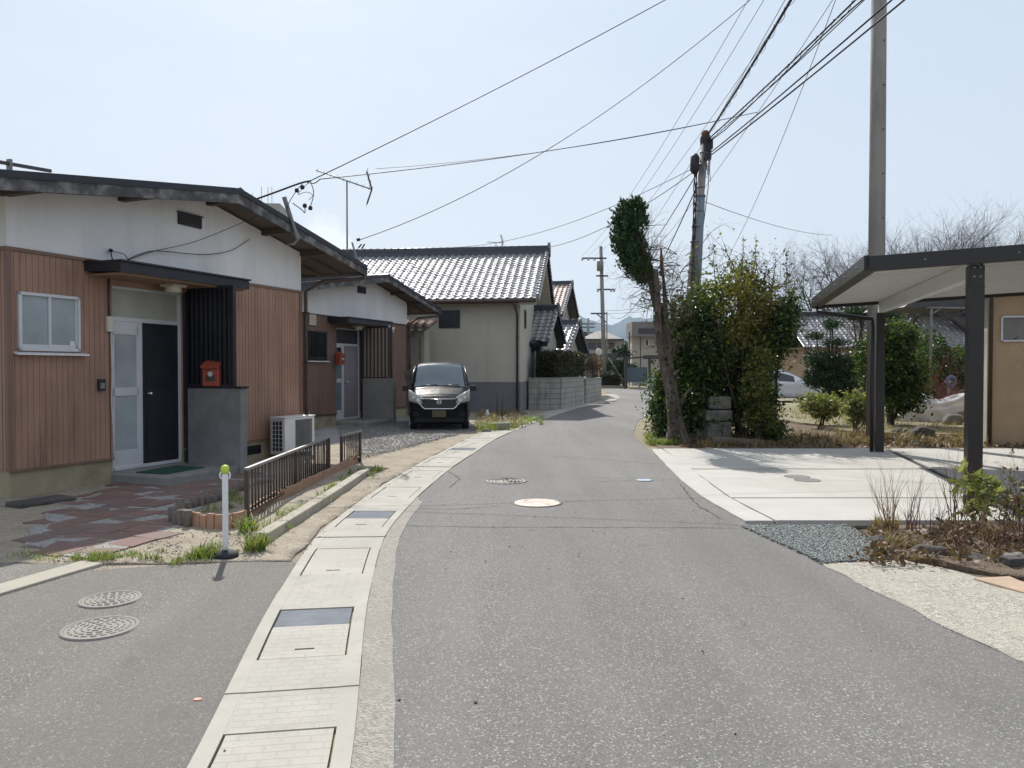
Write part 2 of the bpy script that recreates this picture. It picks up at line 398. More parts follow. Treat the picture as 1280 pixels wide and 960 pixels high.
# --- materials for the ground
def asphalt_m(name, base, warm=(.02,.01,0), speck=.35, worn=.3):
    t = NT(name)
    v = t.vor(230, 'Color'); g = t.sep(v, 0); v2 = t.vor(125, 'Color'); g2 = t.sep(v2, 1)
    c = t.mix(t.mapr(g, .0, 1., 0, 1), sc3(base, .48), sc3(base, 1.42))
    c = t.mix(t.mapr(g2, .89, .95, 0, speck), c, (.62,.60,.56))
    c = t.mix(t.mapr(g2, .16, .05, 0, .4), c, sc3(base, .35))
    big = t.noise(.8, 6, .6); c = t.mix(t.mapr(big, .35, .7, 0, worn), c, sc3(base, 1.45)); lane = t.noise(1.3, 3, .4, t.vec('Object', (2.2,.12,1))); c = t.mix(t.mapr(lane, .45, .6, 0, .22), c, sc3(base, 1.5)); c = t.mix(t.mapr(t.noise(2.2, 2, .5), .70, .74, 0, .4), c, sc3(base, .6))
    big2 = t.noise(.35, 4, .5, t.vec('Object', (1.6,.35,1))); c = t.mix(t.mapr(big2, .42, .62, 0, .5), c, sc3(base, .78)); sp_ = t.noise(1.1, 9, .75); c = t.mix(t.mapr(sp_, .60, .66, 0, .35), c, sc3(base, .70))
    fb = t.noise(3.5, 8, .7); c = t.mix(t.mapr(fb, .56, .72, 0, .22), c, (base[0]*.7, base[1]*.65, base[2]*.6))
    t.col(c); t.set(Roughness=.88)
    h = t.math('ADD', t.vor(230, 'Distance'), t.math('MULTIPLY', t.noise(18, 4), .8)); t.bump(h, .55, .004)
    return t.m
mt['asphalt'] = asphalt_m('asphalt_road', (.143,.138,.132), speck=.42)
mt['asphalt_side'] = asphalt_m('asphalt_side', (.150,.139,.124), speck=.45)
def slab_m():
    t = NT('slab_concrete')
    n = t.noise(1.2, 6, .6); c = t.mix(t.mapr(n, .3, .7), (.39,.38,.35), (.46,.45,.42))
    n2 = t.noise(4, 6, .7, t.vec('Object', (.5,2.5,1))); c = t.mix(t.mapr(n2, .5, .75, 0, .35), c, (.33,.31,.26))
    c = t.mix(t.mapr(t.noise(120, 2), .55, .8, 0, .3), c, (.3,.29,.26)); c = t.mix(t.mapr(t.noise(.9, 9, .75, t.vec('Object', (1,.5,1))), .50, .70, 0, .5), c, (.34,.32,.28))
    t.col(c); t.set(Roughness=.85); t.bump(t.noise(60, 4), .2, .003); return t.m
mt['slab'] = slab_m()
def aggregate_m(name, a, b, c3, scale=70, st=.6):
    t = NT(name)
    g = t.sep(t.vor(scale, 'Color'), 0); g = t.math('ADD', t.math('MULTIPLY', g, .55), t.math('MULTIPLY', t.noise(scale*.35, 6, .7), .5)); c = t.mix(t.mapr(g,.2,.85), a, b)
    c = t.mix(t.mapr(t.noise(2.2, 6, .65), .45, .65, 0, .7), c, c3)
    t.col(c); t.set(Roughness=.92); t.bump(t.math('ADD', t.vor(scale, 'Distance'), t.noise(12, 6)), st, .012); return t.m
mt['apron'] = aggregate_m('apron_aggregate', (.19,.175,.145), (.49,.455,.395), (.39,.36,.30), 75)
mt['worn_strip'] = aggregate_m('worn_strip', (.20,.187,.165), (.38,.35,.31), (.26,.245,.22), 90)
mt['sand'] = aggregate_m('sandy_soil', (.25,.215,.165), (.42,.365,.285), (.22,.185,.14), 60, 1.)
mt['gravel_dirt'] = aggregate_m('gravel_dirt', (.18,.18,.18), (.38,.37,.35), (.26,.245,.22), 38, 1.)
mt['soil'] = aggregate_m('dark_soil', (.075,.055,.04), (.17,.125,.085), (.11,.075,.05), 40, .9)
mt['dry_ground'] = aggregate_m('dry_ground', (.15,.125,.08), (.30,.25,.16), (.13,.14,.06), 14, .8)
mt['crushed'] = None
def gutter_m(name, a, b, pat=True):
    t = NT(name); uv = t.vec('UV')
    n = t.noise(2.0, 6, .6, t.vec('Object')); c = t.mix(t.mapr(n, .3, .7), a, b)
    c = t.mix(t.mapr(t.noise(110, 2), .55, .8, 0, .35), c, sc3(a, .55))
    c = t.mix(t.mapr(t.noise(5, 6, .7), .52, .72, 0, .4), c, sc3(a, .68))
    hh = t.math('MULTIPLY', t.noise(70, 3), .25)
    if pat:
        br = t.n.new('ShaderNodeTexBrick'); br.offset = .5; t.l.new(uv, br.inputs['Vector'])
        for k, q in (('Scale', 1.), ('Mortar Size', .006), ('Mortar Smooth', .4), ('Brick Width', .115), ('Row Height', .058)): br.inputs[k].default_value = q
        br.inputs['Color1'].default_value = br.inputs['Color2'].default_value = (1,1,1,1); br.inputs['Mortar'].default_value = (0,0,0,1)
        bx = t.sep(uv, 0)
        inn = t.math('MULTIPLY', t.math('GREATER_THAN', bx, .085), t.math('LESS_THAN', bx, .515))
        line = t.math('MULTIPLY', br.outputs['Fac'], inn)
        c = t.mix(t.math('MULTIPLY', t.math('MULTIPLY', line, .22), t.mapr(t.noise(2.6, 5, .6), .38, .62, .05, .7)), c, sc3(a, .55))
        hh = t.math('SUBTRACT', hh, t.math('MULTIPLY', line, .5))
    t.col(c); t.set(Roughness=.9); t.bump(hh, .6, .006); return t.m
mt['gutter'] = gutter_m('gutter_concrete', (.33,.313,.275), (.41,.39,.345))
mt['gutter_lid'] = gutter_m('gutter_lid_concrete', (.345,.325,.285), (.42,.40,.355))

# --- ground plane and hills
sheet('ground', [(-3000,-3000),(3000,-3000),(3000,3000),(-3000,3000)], 0, mt['dry_ground'])
def hill(name, y, prof, depth, mat):
    mb = MB(); rng = random.Random(5)
    P = []
    for j, f in enumerate((0, .35, .7, 1., .6, 0)):
        for x, h in prof:
            P.append((x, y+depth*j/5-depth/2, max(-.5, h*f*(1+.15*mnoise.noise(Vector((x*.01, j*3., 1)))))))
    mb.grid(P, len(prof), 6, True); o = mb.build(name, mat); o['kind'] = 'structure'; return o
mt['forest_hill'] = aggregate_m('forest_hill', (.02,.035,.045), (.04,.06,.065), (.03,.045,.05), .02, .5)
def prof(Y, pts, seed):
    out = []
    for i in range(len(pts)-1):
        (a, ya), (b, yb) = pts[i], pts[i+1]
        for k in range(8):
            px = a+(b-a)*k/8; py = ya+(yb-ya)*k/8
            out.append(((px-640)/960*Y, (462-py)/960*Y*1.14*(1+.05*mnoise.noise(Vector((px*.15, seed, 0))))))
    return out
hill('hills', 2700, prof(2700, [(-900,425),(0,415),(500,410),(650,404),(715,396),(745,407),(765,413),(790,402),(830,404),(900,415),(1100,410),(2200,425)], 2), 700, mt['forest_hill'])
(lambda *a: None)('near_hills', 1900, prof(1900, [(-900,440),(300,436),(700,428),(760,424),(800,418),(860,425),(1100,432),(2200,440)], 7), 500, mt['forest_hill'])
tb = MB()

# --- road, edges
LE = [(-.45,1.2),(-.52,2.0),(-.61,2.89),(-.85,4.39),(-.96,5.18),(-1.10,6.4),(-1.14,7.27),(-1.12,8.3),(-1.08,9.3),(-.94,11.25),(-.68,13.6),(-.34,16.4),(.25,19.6),(.95,22.9),(1.75,26.4),(2.66,30),(3.95,33.6),(5.0,37.2),(5.75,41),(6.1,44.5),(6.2,48)]
def cr(pts, n=12):
    out = []; P = [Vector(p) for p in pts]
    for i in range(len(P)-1):
        p0 = P[max(i-1, 0)]; p1 = P[i]; p2 = P[i+1]; p3 = P[min(i+2, len(P)-1)]
        for k in range(n):
            t = k/n; out.append(.5*((2*p1)+(p2-p0)*t+(2*p0-5*p1+4*p2-p3)*t*t+(3*p1-p0-3*p2+p3)*t**3))
    out.append(P[-1]); return out
PATH = cr(LE); CUM = [0]
for i in range(1, len(PATH)): CUM.append(CUM[-1]+(PATH[i]-PATH[i-1]).length)
def path_at(L):
    L = max(0, min(CUM[-1]-1e-4, L)); i = int(np.searchsorted(CUM, L, side='right'))-1; i = min(i, len(PATH)-2)
    t = (L-CUM[i])/(CUM[i+1]-CUM[i]); p = PATH[i].lerp(PATH[i+1], t)
    a = PATH[max(i-2, 0)]; b = PATH[min(i+3, len(PATH)-1)]; d = (b-a).normalized()
    return p, Vector((-d.y, d.x))            # point, left normal
def L_of_Y(Y):
    for i in range(len(PATH)-1):
        if PATH[i+1].y >= Y: return CUM[i]+(Y-PATH[i].y)/(PATH[i+1].y-PATH[i].y)*(CUM[i+1]-CUM[i])
    return CUM[-1]
RE = [(3.1,-3),(2.95,1.5),(2.68,3.6),(2.61,3.91),(2.40,5.6),(2.35,5.85),(2.26,7.35),(2.21,8.83),(2.25,10.07),(2.41,12.2),(2.57,14.7),(2.75,17.5),(3.7,22.5),(5.5,28.5),(8.2,34.5),(13,39.5),(25,43),(60,46)]
road = [tuple(p) for p in PATH]+[(6.3,52),(6.9,58.5),(12,59.5),(60,62)]+RE[::-1]+[(-.2,-3)]
def asph(poly, step=.15, amp=.02): return poly
sheet('road', rough_edge(road, .2, .012, 2), .012, mt['asphalt'], res=None)
# side asphalt on the left
LG = [(path_at(l)[0]+path_at(l)[1]*.6) for l in np.linspace(0, L_of_Y(5.95), 24)]
side = [(p.x+.003, p.y) for p in LG]+G((362,703),(240,706),(120,714),(70,704))+[(-6,6.1),(-14,6.3),(-14,-3),(-1.0,-3)]
sheet('side_road', rough_edge(side, .15, .012, 4), .010, mt['asphalt_side'])
# concrete edging across the side asphalt
ed0 = Vector((-3.22,5.86)); dd = Vector((-.3,-.954)).normalized(); nn = Vector((-dd.y, dd.x))
poly = [ed0+nn*.11, ed0+dd*8+nn*.11, ed0+dd*8-nn*.11, ed0-nn*.11]
mb = MB().prism([tuple(p) for p in poly], -.02, .03); o = mb.build('kerb_strip', mt['pale_concrete'], bevel=.01); o['kind'] = 'structure'
# worn strip between the gutter and the asphalt
ws = []
for l in np.linspace(0, L_of_Y(8.9), 50):
    p, n = path_at(l); wdt = .16*(1-.35*max(0, (p.y-5)/4))
    ws.append((p, p-n*wdt*(1 if p.y < 8.6 else .3)))
poly = [tuple(a) for a, b in ws]+[tuple(b) for a, b in ws[::-1]]
sheet('road_edge', rough_edge(poly, .05, .009, 3), .017, mt['worn_strip'])
# road seams and cracks
mt['crack'] = M('crack_fill', (.035,.033,.032), .9, .2, 5, 40, 0)
def crack(pts, wd, seed=1, amp=.02, z=.0165):
    P = []; rng = random.Random(seed); pts = [Vector(p) for p in pts]
    out = []
    for i in range(len(pts)-1):
        L = (pts[i+1]-pts[i]).length; k = max(2, int(L/.06))
        for q in range(k): 
            p = pts[i].lerp(pts[i+1], q/k); p = p+Vector((rng.uniform(-amp, amp)*.4, mnoise.noise(Vector((p.x*3, p.y*3, seed)))*amp*1.6)); out.append(p)
    up = []; dn = []
    for i in range(len(out)):
        d = (out[min(i+1, len(out)-1)]-out[max(i-1, 0)]).normalized(); n = Vector((-d.y, d.x)); ww = wd*(.4+rng.random())
        up.append(out[i]+n*ww/2); dn.append(out[i]-n*ww/2)
    m = MB(); k = len(out)
    m.add([(p.x, p.y, z) for p in up+dn], [(k+i, k+i+1, i+1, i) for i in range(k-1)])
    return m
cm = MB()
for args in ((G((505,659),(620,661),(760,661),(925,662)), .010, 1, .008), (G((515,637),(560,638),(632,634)), .012, 2, .03), (G((705,628),(735,627)), .010, 3, .02),
             (G((745,603),(795,602)), .014, 4, .02), (G((560,590),(575,600),(560,612)), .01, 6, .03),
             (G((520,795),(545,790),(575,783)), .003, 7, .03), (G((850,606),(870,632),(905,652)), .012, 10, .04)):
    m = crack(*args); cm.add(m.v, m.f)
o = cm.build('road_cracks', mt['crack']); o['kind'] = 'structure'

# --- gutter: precast sections with lids
SEC = 1.62; Y0 = [L_of_Y(3.56)]
def strip(mb, l0, l1, u0, u1, z0, z1, uv):
    """curved slab between path lengths l0..l1 and offsets u0..u1 (from the road side)"""
    k = max(2, int((l1-l0)/.12)+1); P = []
    for i in range(k):
        l = l0+(l1-l0)*i/(k-1); p, n = path_at(l)
        a = p+n*u0; b = p+n*u1
        P += [(a.x,a.y,z1),(b.x,b.y,z1),(b.x,b.y,z0),(a.x,a.y,z0)]; uv += [(u0,l-l0),(u1,l-l0),(u1,l-l0),(u0,l-l0)]
    F = []
    for i in range(k-1):
        for q in range(4): F.append((i*4+q, i*4+(q+1) % 4, (i+1)*4+(q+1) % 4, (i+1)*4+q))
    F.append((0,3,2,1)); e = (k-1)*4; F.append((e,e+1,e+2,e+3)); mb.add(P, F)
s0 = L_of_Y(3.56)-SEC*1; idx = 0; l = s0
names_near = ['nearest the camera, cut by the bottom edge of the photo', 'with a steel grating in its lid, beside the side asphalt', 'just past the corner of the side asphalt', 'with a greyish grating, beside the concrete kerb end']
ordn = ['fifth','sixth','seventh','eighth','ninth','tenth','eleventh','twelfth','thirteenth','fourteenth','fifteenth','sixteenth','seventeenth','eighteenth','nineteenth','twentieth','twenty-first','twenty-second','twenty-third','twenty-fourth','twenty-fifth','twenty-sixth','twenty-seventh','twenty-eighth','twenty-ninth','thirtieth']
while l+SEC < CUM[-1]:
    lab = 'pale concrete gutter section '+(names_near[idx] if idx < 4 else 'along the left road edge, %s counted from the camera' % ordn[idx-4])
    p, n = path_at(l+SEC/2)
    e = empty('gutter_section', (0,0,0), 0, lab, 'gutter cover', 'concrete gutter sections along the left edge of the road')
    a, b = l+.004, l+SEC-.004; la, lb = l+.40, l+1.22; grate = idx in (1, 3, 7, 11)
    dz = .004*math.sin(idx*2.3)
    mb = MB(); uv = []
    strip(mb, a, b, .0, .075, -.1, .024+dz, uv); strip(mb, a, b, .525, .60, -.1, .024+dz, uv)
    strip(mb, a, la, .0752, .5248, -.1, .023+dz, uv); strip(mb, lb, b, .0752, .5248, -.1, .023+dz, uv)
    mb.uv = uv; mb.build('channel_cover', mt['gutter'], e)
    g0 = la+.5 if idx == 1 else la+.42
    mb = MB(); uv = []; strip(mb, la+.010, (g0 if grate else lb-.010), .086, .514, -.05, .021+dz, uv); mb.uv = uv
    lid = mb.build('lid', mt['gutter_lid'], e)
    mb = MB(); uv = []; 
    for q in (la+.12,):
        strip(mb, q, q+.012, .25, .35, .0, .0235+dz, uv)
    mb.uv = uv; mb.build('lifting_slot', mt['crack'], lid)
    mb = MB(); uv = []; strip(mb, la, lb, .0762, .5238, -.1, -.06, uv); mb.uv = uv
    mb.build('channel_floor', mt['crack'], e)
    if grate:
        mb = MB()
        q = g0+.004
        while q < lb-.012:
            p, n = path_at(q); aa = p+n*.088; bb = p+n*.512
            mb.beam((aa.x,aa.y,.012+dz),(bb.x,bb.y,.012+dz), .010, .016); q += .017
        for u in np.linspace(.09,.51,7):
            p, n = path_at(g0+.005); p2, n2 = path_at(lb-.012); aa = p+n*u; bb = p2+n2*u
            mb.beam((aa.x,aa.y,.008+dz),(bb.x,bb.y,.008+dz), .0035, .017)
        mb.build('grating', mt['grate'] if 'grate' in mt else mt.setdefault('grate', M('grate_steel', (.27,.285,.31), .9, .15, 6, 50, .05, spec=.1)), e)
    l += SEC; idx += 1

# --- manholes
def manhole(px, py, dia, label, style):
    c = gp(px, py); e = empty('manhole_cover', (c.x, c.y, .0), random.Random(px).uniform(0, 3), label, 'manhole')
    r = dia/2; z = .018
    m1 = mt['mh_'+style]
    mb = MB().lathe([(r*.90, -.02),(r*.90, z+.002),(r*1.0, z+.002),(r*1.03,-.02)], 40); mb.build('rim', mt['mh_rim'] if style != 'worn' else mt['mh_worn'], e)
    mb = MB(); n = 40
    mb.lathe([(r*.89,-.02),(r*.89,z),(0.0001,z)], n, smooth=False); cov = mb.build('cover', m1, e)
    if style in ('grey', 'worn'):
        mb = MB()
        for rr in (.78,.62,.46,.3,.14):
            k = max(6, int(rr*26))
            for i in range(k):
                a0 = 2*math.pi*i/k; a1 = a0+2*math.pi/k*.62
                pts = [(r*rr*math.cos(a0+(a1-a0)*q/3), r*rr*math.sin(a0+(a1-a0)*q/3), z+.001) for q in range(4)]
                mb.tube(pts, r*(.035 if style == 'grey' else .02), 5, smooth=False)
        mb.build('raised_pattern', m1, cov)
    else:
        mb = MB()
        for q in (-.55,.55): mb.obox((r*q,0,z+.001),(r*.12,r*.05,.003))
        mb.build('key_slot', mt['crack'], cov)
mt['mh_rim'] = M('iron_rim', (.10,.095,.09), .6, .2, 8, 50, .1, metal=.3)
mt['mh_grey'] = M('iron_cover', (.24,.225,.20), .6, .2, 10, 60, .2, metal=.2)
mt['mh_worn'] = M('worn_cover', (.235,.22,.195), .8, .2, 10, 60, .3)
mt['mh_dark'] = M('dark_cover', (.17,.165,.155), .7, .2, 10, 60, .2)
mt['mh_blue'] = M('blue_cover', (.30,.38,.50), .6, .2, 10, 60, .1)
t = NT('painted_cover'); v = t.sep(t.vor(9, 'Color'), 0); c = t.mix(t.mapr(v,.3,.7), (.60,.42,.34), (.60,.52,.45)); c = t.mix(t.mapr(t.noise(9,4),.55,.6), c, (.5,.36,.30)); c = t.mix(t.mapr(t.vor(9,'Distance',feature='DISTANCE_TO_EDGE'),.06,.02), c, (.36,.33,.3)); t.col(c); t.set(Roughness=.6); mt['mh_paint'] = t.m
manhole(671, 630, .57, 'round painted manhole cover in faded cream and pink, nearest in the road', 'paint')
manhole(632, 602.5, .58, 'grey patterned manhole cover in the road behind the painted one', 'grey')
manhole(805, 601.5, .24, 'small pale blue round cover near the concrete parking slab', 'blue')
manhole(138, 752, .37, 'worn grey cover on the side asphalt, farther of the two', 'worn')
manhole(125, 788, .41, 'worn grey ringed cover on the side asphalt, nearer of the two', 'worn')

# --- concrete parking slab (right)
def slab(poly, z=.055):
    return [tuple(p) for p in poly]
back_y = 14.15
redge = [(2.27,7.42),(2.22,8.83),(2.26,10.07),(2.42,12.2),(2.60,14.1)]
j1 = [tuple(gp(820,563)[:2]), (2.62,12.3), tuple(gp(908,626)[:2]), tuple(gp(970,658)[:2])]
mb = MB()
# border strip beside the road
border = rough_edge([(2.57,7.40)]+redge, .1, .0, 1)
bpoly = [(2.25,7.40),(2.19,8.83),(2.235,10.07),(2.40,12.2),(2.57,14.15),(2.76,14.15),(2.70,12.3),(2.475,8.80),(2.53,7.40)]
sheet('parking_border', rough_edge(bpoly, .1, .008, 3), .040, mt['slab'])
def slab_piece(x0a, x0b, x1, y0, y1): return [(x0a,y0),(x1,y0),(x1,y1),(x0b,y1)]
mb = MB()
def lx(y): return 2.545+(y-7.4)*(-.06/1.4) if y < 8.8 else 2.49+(y-8.8)/(14.15-8.8)*.285
for (y0, y1) in ((7.40,8.672),(8.725,11.19),(11.265,14.15)):
    for k, (xa, xb) in enumerate(((None, 'd'), ('d', 30))):
        def dx(y): return 5.05+(y-7.4)*.27
        if k == 0:
            poly = [(lx(y0)+.012,y0),(dx(y0)-.02,y0),(dx(y1)-.02,y1),(lx(y1)+.012,y1)]
        else:
            poly = [(dx(y0)+.10,y0),(30,y0),(30,y1),(dx(y1)+.10,y1)]
        mb.prism(poly, -.05, .045)
o = mb.build('parking_slab', mt['slab'], bevel=.006); o['kind'] = 'structure'
mb = MB().prism([(2.55,7.42),(29.9,7.42),(29.9,14.1),(2.75,14.1)], -.05, .022); o = mb.build('slab_joints', mt['crack']); o['kind'] = 'structure'
# front face of slab
for (a, b, lab) in ((996,600.0,'farther flat grey drain lid in the parking slab'),(1009,604.5,'nearer flat grey drain lid in the parking slab')):
    c = gp(a, b); m = MB().lathe([(.17,-.01),(.17,.0505),(.0001,.0505)], 32, (0,0,0), False); o = m.build('inspection_cover', mt['mh_dark']); o.location = (c.x, c.y, 0); tag(o, lab, 'inspection cover', 'inspection covers in the parking slab')

# --- yard, gravel, garden, beds on the left and right
LG2 = [(path_at(l)[0]+path_at(l)[1]*.605) for l in np.linspace(L_of_Y(5.75), L_of_Y(47), 90)]
yard = [tuple(p) for p in LG2]+[(-30,47),(-30,5.7),(-3.4,5.7)]
sheet('yard_soil', yard, .004, mt['sand'])
sheet('yard_dirt', [(-6.3,5.95)]+[tuple(p+Vector((-.02,0))) for p in LG2 if 6.0 < p.y < 22][::-1][::-1]+[(-.5,22),(-6.3,22)] if False else [(-6.6,5.93),(-3.2,5.84),(-1.72,5.93),(-1.79,7.2),(-1.74,8.5),(-1.66,10),(-1.52,11.5),(-1.3,13.6),(-.98,16),(-.6,18.2),(-.2,20),(-7,20)], .017, mt['sand'], res=.13, amp=.017, edge=.035, nsc=2.5)
sheet('gravel_yard', rough_edge(G((440,554),(455,573),(500,562),(550,549),(588,540),(598,534),(560,522),(505,523),(400,532),(380,560)), .3, .12, 6), .028, mt['gravel_dirt'], res=.25, amp=.01)
sheet('garden_soil', [(2.72,14.16),(30,14.16),(30,38),(15,37.5),(9.2,34.3),(6.2,28.3),(4.3,22.5),(3.0,17.5)], .02, mt['soil'], res=.5, amp=.05, edge=.05)
sheet('garden_grass', rough_edge([(8.0,17.2),(11,16.5),(15,17),(16,32),(9.5,33),(7.5,24)], .5, .2, 3), .085, mt['dry_ground'], res=.6, amp=.03)
sheet('planting_bed', rough_edge(G((1062,663),(1118,697),(1135,703),(1200,716),(1290,728),(1700,760),(1700,663)), .15, .03, 9), .04, mt['soil'], res=.12, amp=.04, nsc=3)
sheet('verge_soil', [(2.2,7.38),(30,7.38),(30,-3),(2.2,-3)], .006, mt['soil'])
ap = G((1030,708),(1130,701),(1200,718),(1290,742),(1600,800))+[(4.2,2.2),(3.3,1.2),(2.95,1.5)]
apo = [tuple(gp(1030,709)[:2]),tuple(gp(1130,701)[:2]),tuple(gp(1200,718)[:2]),tuple(gp(1290,744)[:2]),(5,4.6),(5,-2),(3.06,-2),(2.90,1.5),(2.63,3.6),(2.55,4.1)]
sheet('concrete_apron', rough_edge(apo, .06, .022, 12), .019, mt['apron'], res=.12, amp=.006, nsc=4)
# shallow tan paving stones beyond the apron
for q, (pl, lab) in enumerate(((G((1216,728),(1262,726),(1300,742),(1300,752)), 'flat tan paving stone beside the concrete apron'),)):
    m = MB().prism([tuple(p) for p in pl], 0, .035); o = m.build('paving_stone', mt['tan_stone'], bevel=.008); tag(o, lab, 'paving stone')

def stones(name, poly, n, smin, smax, mat, z=.03, seed=1, layers=1.0):
    rng = np.random.default_rng(seed); xs = [p[0] for p in poly]; ys = [p[1] for p in poly]; pts = []
    while len(pts) < n:
        x, y = rng.uniform(min(xs), max(xs)), rng.uniform(min(ys), max(ys))
        if inside(x, y, poly): pts.append((x, y))
    pts = np.array(pts); ico = np.array([(1,0,0),(-1,0,0),(0,1,0),(0,-1,0),(0,0,1),(0,0,-1)], float)
    tri = np.array([(0,2,4),(2,1,4),(1,3,4),(3,0,4),(2,0,5),(1,2,5),(3,1,5),(0,3,5)])
    s = rng.uniform(smin, smax, (n,1,1))*rng.uniform(.6,1.2,(n,1,3)); V = ico[None]*s*rng.uniform(.75,1.25,(n,6,1))
    a = rng.uniform(0, 6.28, n); b = rng.uniform(-.6,.6,n)
    ca, sa, cb, sb = np.cos(a), np.sin(a), np.cos(b), np.sin(b)
    Rm = np.zeros((n,3,3)); Rm[:,0,0] = ca; Rm[:,0,1] = -sa*cb; Rm[:,0,2] = sa*sb; Rm[:,1,0] = sa; Rm[:,1,1] = ca*cb; Rm[:,1,2] = -ca*sb; Rm[:,2,1] = sb; Rm[:,2,2] = cb
    V = np.einsum('nij,nkj->nki', Rm, V); V[:,:,2] *= .6; V[:,:,0] += pts[:,None,0]; V[:,:,1] += pts[:,None,1]; V[:,:,2] += z+rng.uniform(0, .012*layers, (n,1))
    F = (tri[None]+np.arange(n)[:,None,None]*6).reshape(-1,3)
    return fast_mesh(name, V.reshape(-1,3), F, mat)
def islm(name, cols, rough=.85):
    t = NT(name); g = t.n.new('ShaderNodeNewGeometry'); r = t.n.new('ShaderNodeValToRGB')
    t.l.new(g.outputs['Random Per Island'], r.inputs[0]); e = r.color_ramp.elements
    while len(e) < len(cols): e.new(.5)
    for i, c in enumerate(cols): e[i].position = i/(len(cols)-1); e[i].color = (*c, 1)
    n = t.noise(35, 4); t.col(t.mix(t.mapr(n,.3,.7,0,.35), r.outputs[0], (.1,.1,.09))); t.set(Roughness=rough); t.bump(n, .2, .004); return t.m
mt['crushed'] = islm('crushed_stone', [(.14,.16,.155),(.25,.27,.26),(.36,.38,.36),(.20,.215,.21)])
mt['sandy_bits'] = islm('sandy_bits', [(.30,.25,.18),(.40,.34,.26),(.24,.2,.15),(.45,.4,.33)])
mt['pebbles'] = islm('pebbles', [(.14,.135,.13),(.26,.25,.23),(.38,.36,.33),(.2,.2,.2)])
gpoly = [tuple(p) for p in G((925,660),(1062,660),(1078,672),(1118,697),(1128,702),(1030,708))]
sheet('gravel_base', gpoly, .018, mt['gravel_dirt'])
tag(stones('gravel', gpoly, 9500, .008, .015, mt['crushed'], .024, 2), 'blue-grey crushed gravel between the parking slab and the concrete apron', 'gravel', kind='stuff')
yp = G((430,558),(455,576),(500,565),(552,551),(590,541),(598,536),(560,527),(505,528),(420,536))
tag(stones('yard_gravel', yp, 15000, .006, .017, mt['pebbles'], .034, 3), 'grey loose gravel in the yard before the second house', 'gravel', kind='stuff')
pb = G((340,700),(400,640),(470,590),(540,562),(590,556),(470,655),(400,690),(370,702))
sp = G((10,700),(40,680),(220,664),(330,690),(360,700),(120,712))
mm = stones('scattered_pebbles', [tuple(p) for p in G((365,700),(470,597),(620,545),(560,572),(470,618),(400,675),(372,703))], 700, .003, .010, mt['sandy_bits'], .018, 5)
tag(mm, 'small loose pebbles scattered on the sandy verge', 'pebbles', kind='stuff')
mm = stones('loose_chippings', [(-3,3),(-.95,3),(-1.1,6.5),(-.9,9),(2,9),(2,3.2),(.5,2.6)], 60, .004, .010, mt['dark_stone'], .014, 9)
tag(mm, 'few dark chippings lying loose on the asphalt', 'chippings', kind='stuff')
sp2 = [tuple(p) for p in G((15,700),(30,672),(215,668),(300,668),(330,692),(240,704),(120,712))]
tag(stones('broken_mortar', sp2, 900, .004, .014, mt['sandy_bits'], .016, 11), 'crumbled mortar and pebbles around the tiled path', 'rubble', kind='stuff')
# ================================================================ HOUSES
class Frame:
    def __init__(s, ox, oy, ang):      # ang = heading of +x (along facade), +y goes into the building
        s.o = Vector((ox, oy)); s.a = ang; s.d = Vector((math.cos(ang), math.sin(ang))); s.i = Vector((-s.d.y, s.d.x))
    def sx(s, px, o=0.):               # local x where the pixel column meets the plane o in front of the facade
        k = (px-640)/960; P = s.o-s.i*o
        return (k*P.y-P.x)/(s.d.x-k*s.d.y)
    def z(s, px, py, o=0.):
        t = s.sx(px, o); Y = (s.o-s.i*o+s.d*t).y
        return at(px, py, Y).z
    def w(s, x, y=0., z=0.):
        p = s.o+s.d*x+s.i*y; return Vector((p.x, p.y, z))

def siding(mb, x0, x1, z0, z1, y=0., pitch=.075, gw=.010, gd=.0065, seed=1):
    """vertical grooved panel facing -y"""
    k0 = math.ceil((x0+gw)/pitch); xs = [(x0, 0)]; x = k0*pitch
    while x+gw < x1-.004:
        xs += [(x, 0), (x+.003, gd), (x+gw-.003, gd), (x+gw, 0)]; x += pitch
    xs.append((x1, 0))
    V = []
    for a, dd in xs: V += [(a, y+dd, z0), (a, y+dd, z1)]
    F = [(2*i, 2*i+2, 2*i+3, 2*i+1) for i in range(len(xs)-1)]
    mb.add(V, F)
def siding_side(mb, x, y0, y1, z0, z1, pitch=.09, gw=.016, gd=.011, sgn=-1):
    ys = [(y0, 0)]; y = y0+pitch
    while y+gw < y1: ys += [(y, 0), (y+.003, gd), (y+gw-.003, gd), (y+gw, 0)]; y += pitch
    ys.append((y1, 0)); V = []
    for a, dd in ys: V += [(x-sgn*dd, a, z0), (x-sgn*dd, a, z1)]
    mb.add(V, [(2*i+2, 2*i, 2*i+1, 2*i+3) if sgn < 0 else (2*i, 2*i+2, 2*i+3, 2*i+1) for i in range(len(ys)-1)])

W = 5.34; DEP = 7.2; AX = 3.12; ZB = 2.87; ZA = 4.16; SL = .163; SRt = .205
def roof_z(x, top=True):
    z = ZA-(AX-x)*SL if x < AX else ZA-(x-AX)*SRt
    return z if top else z-.19

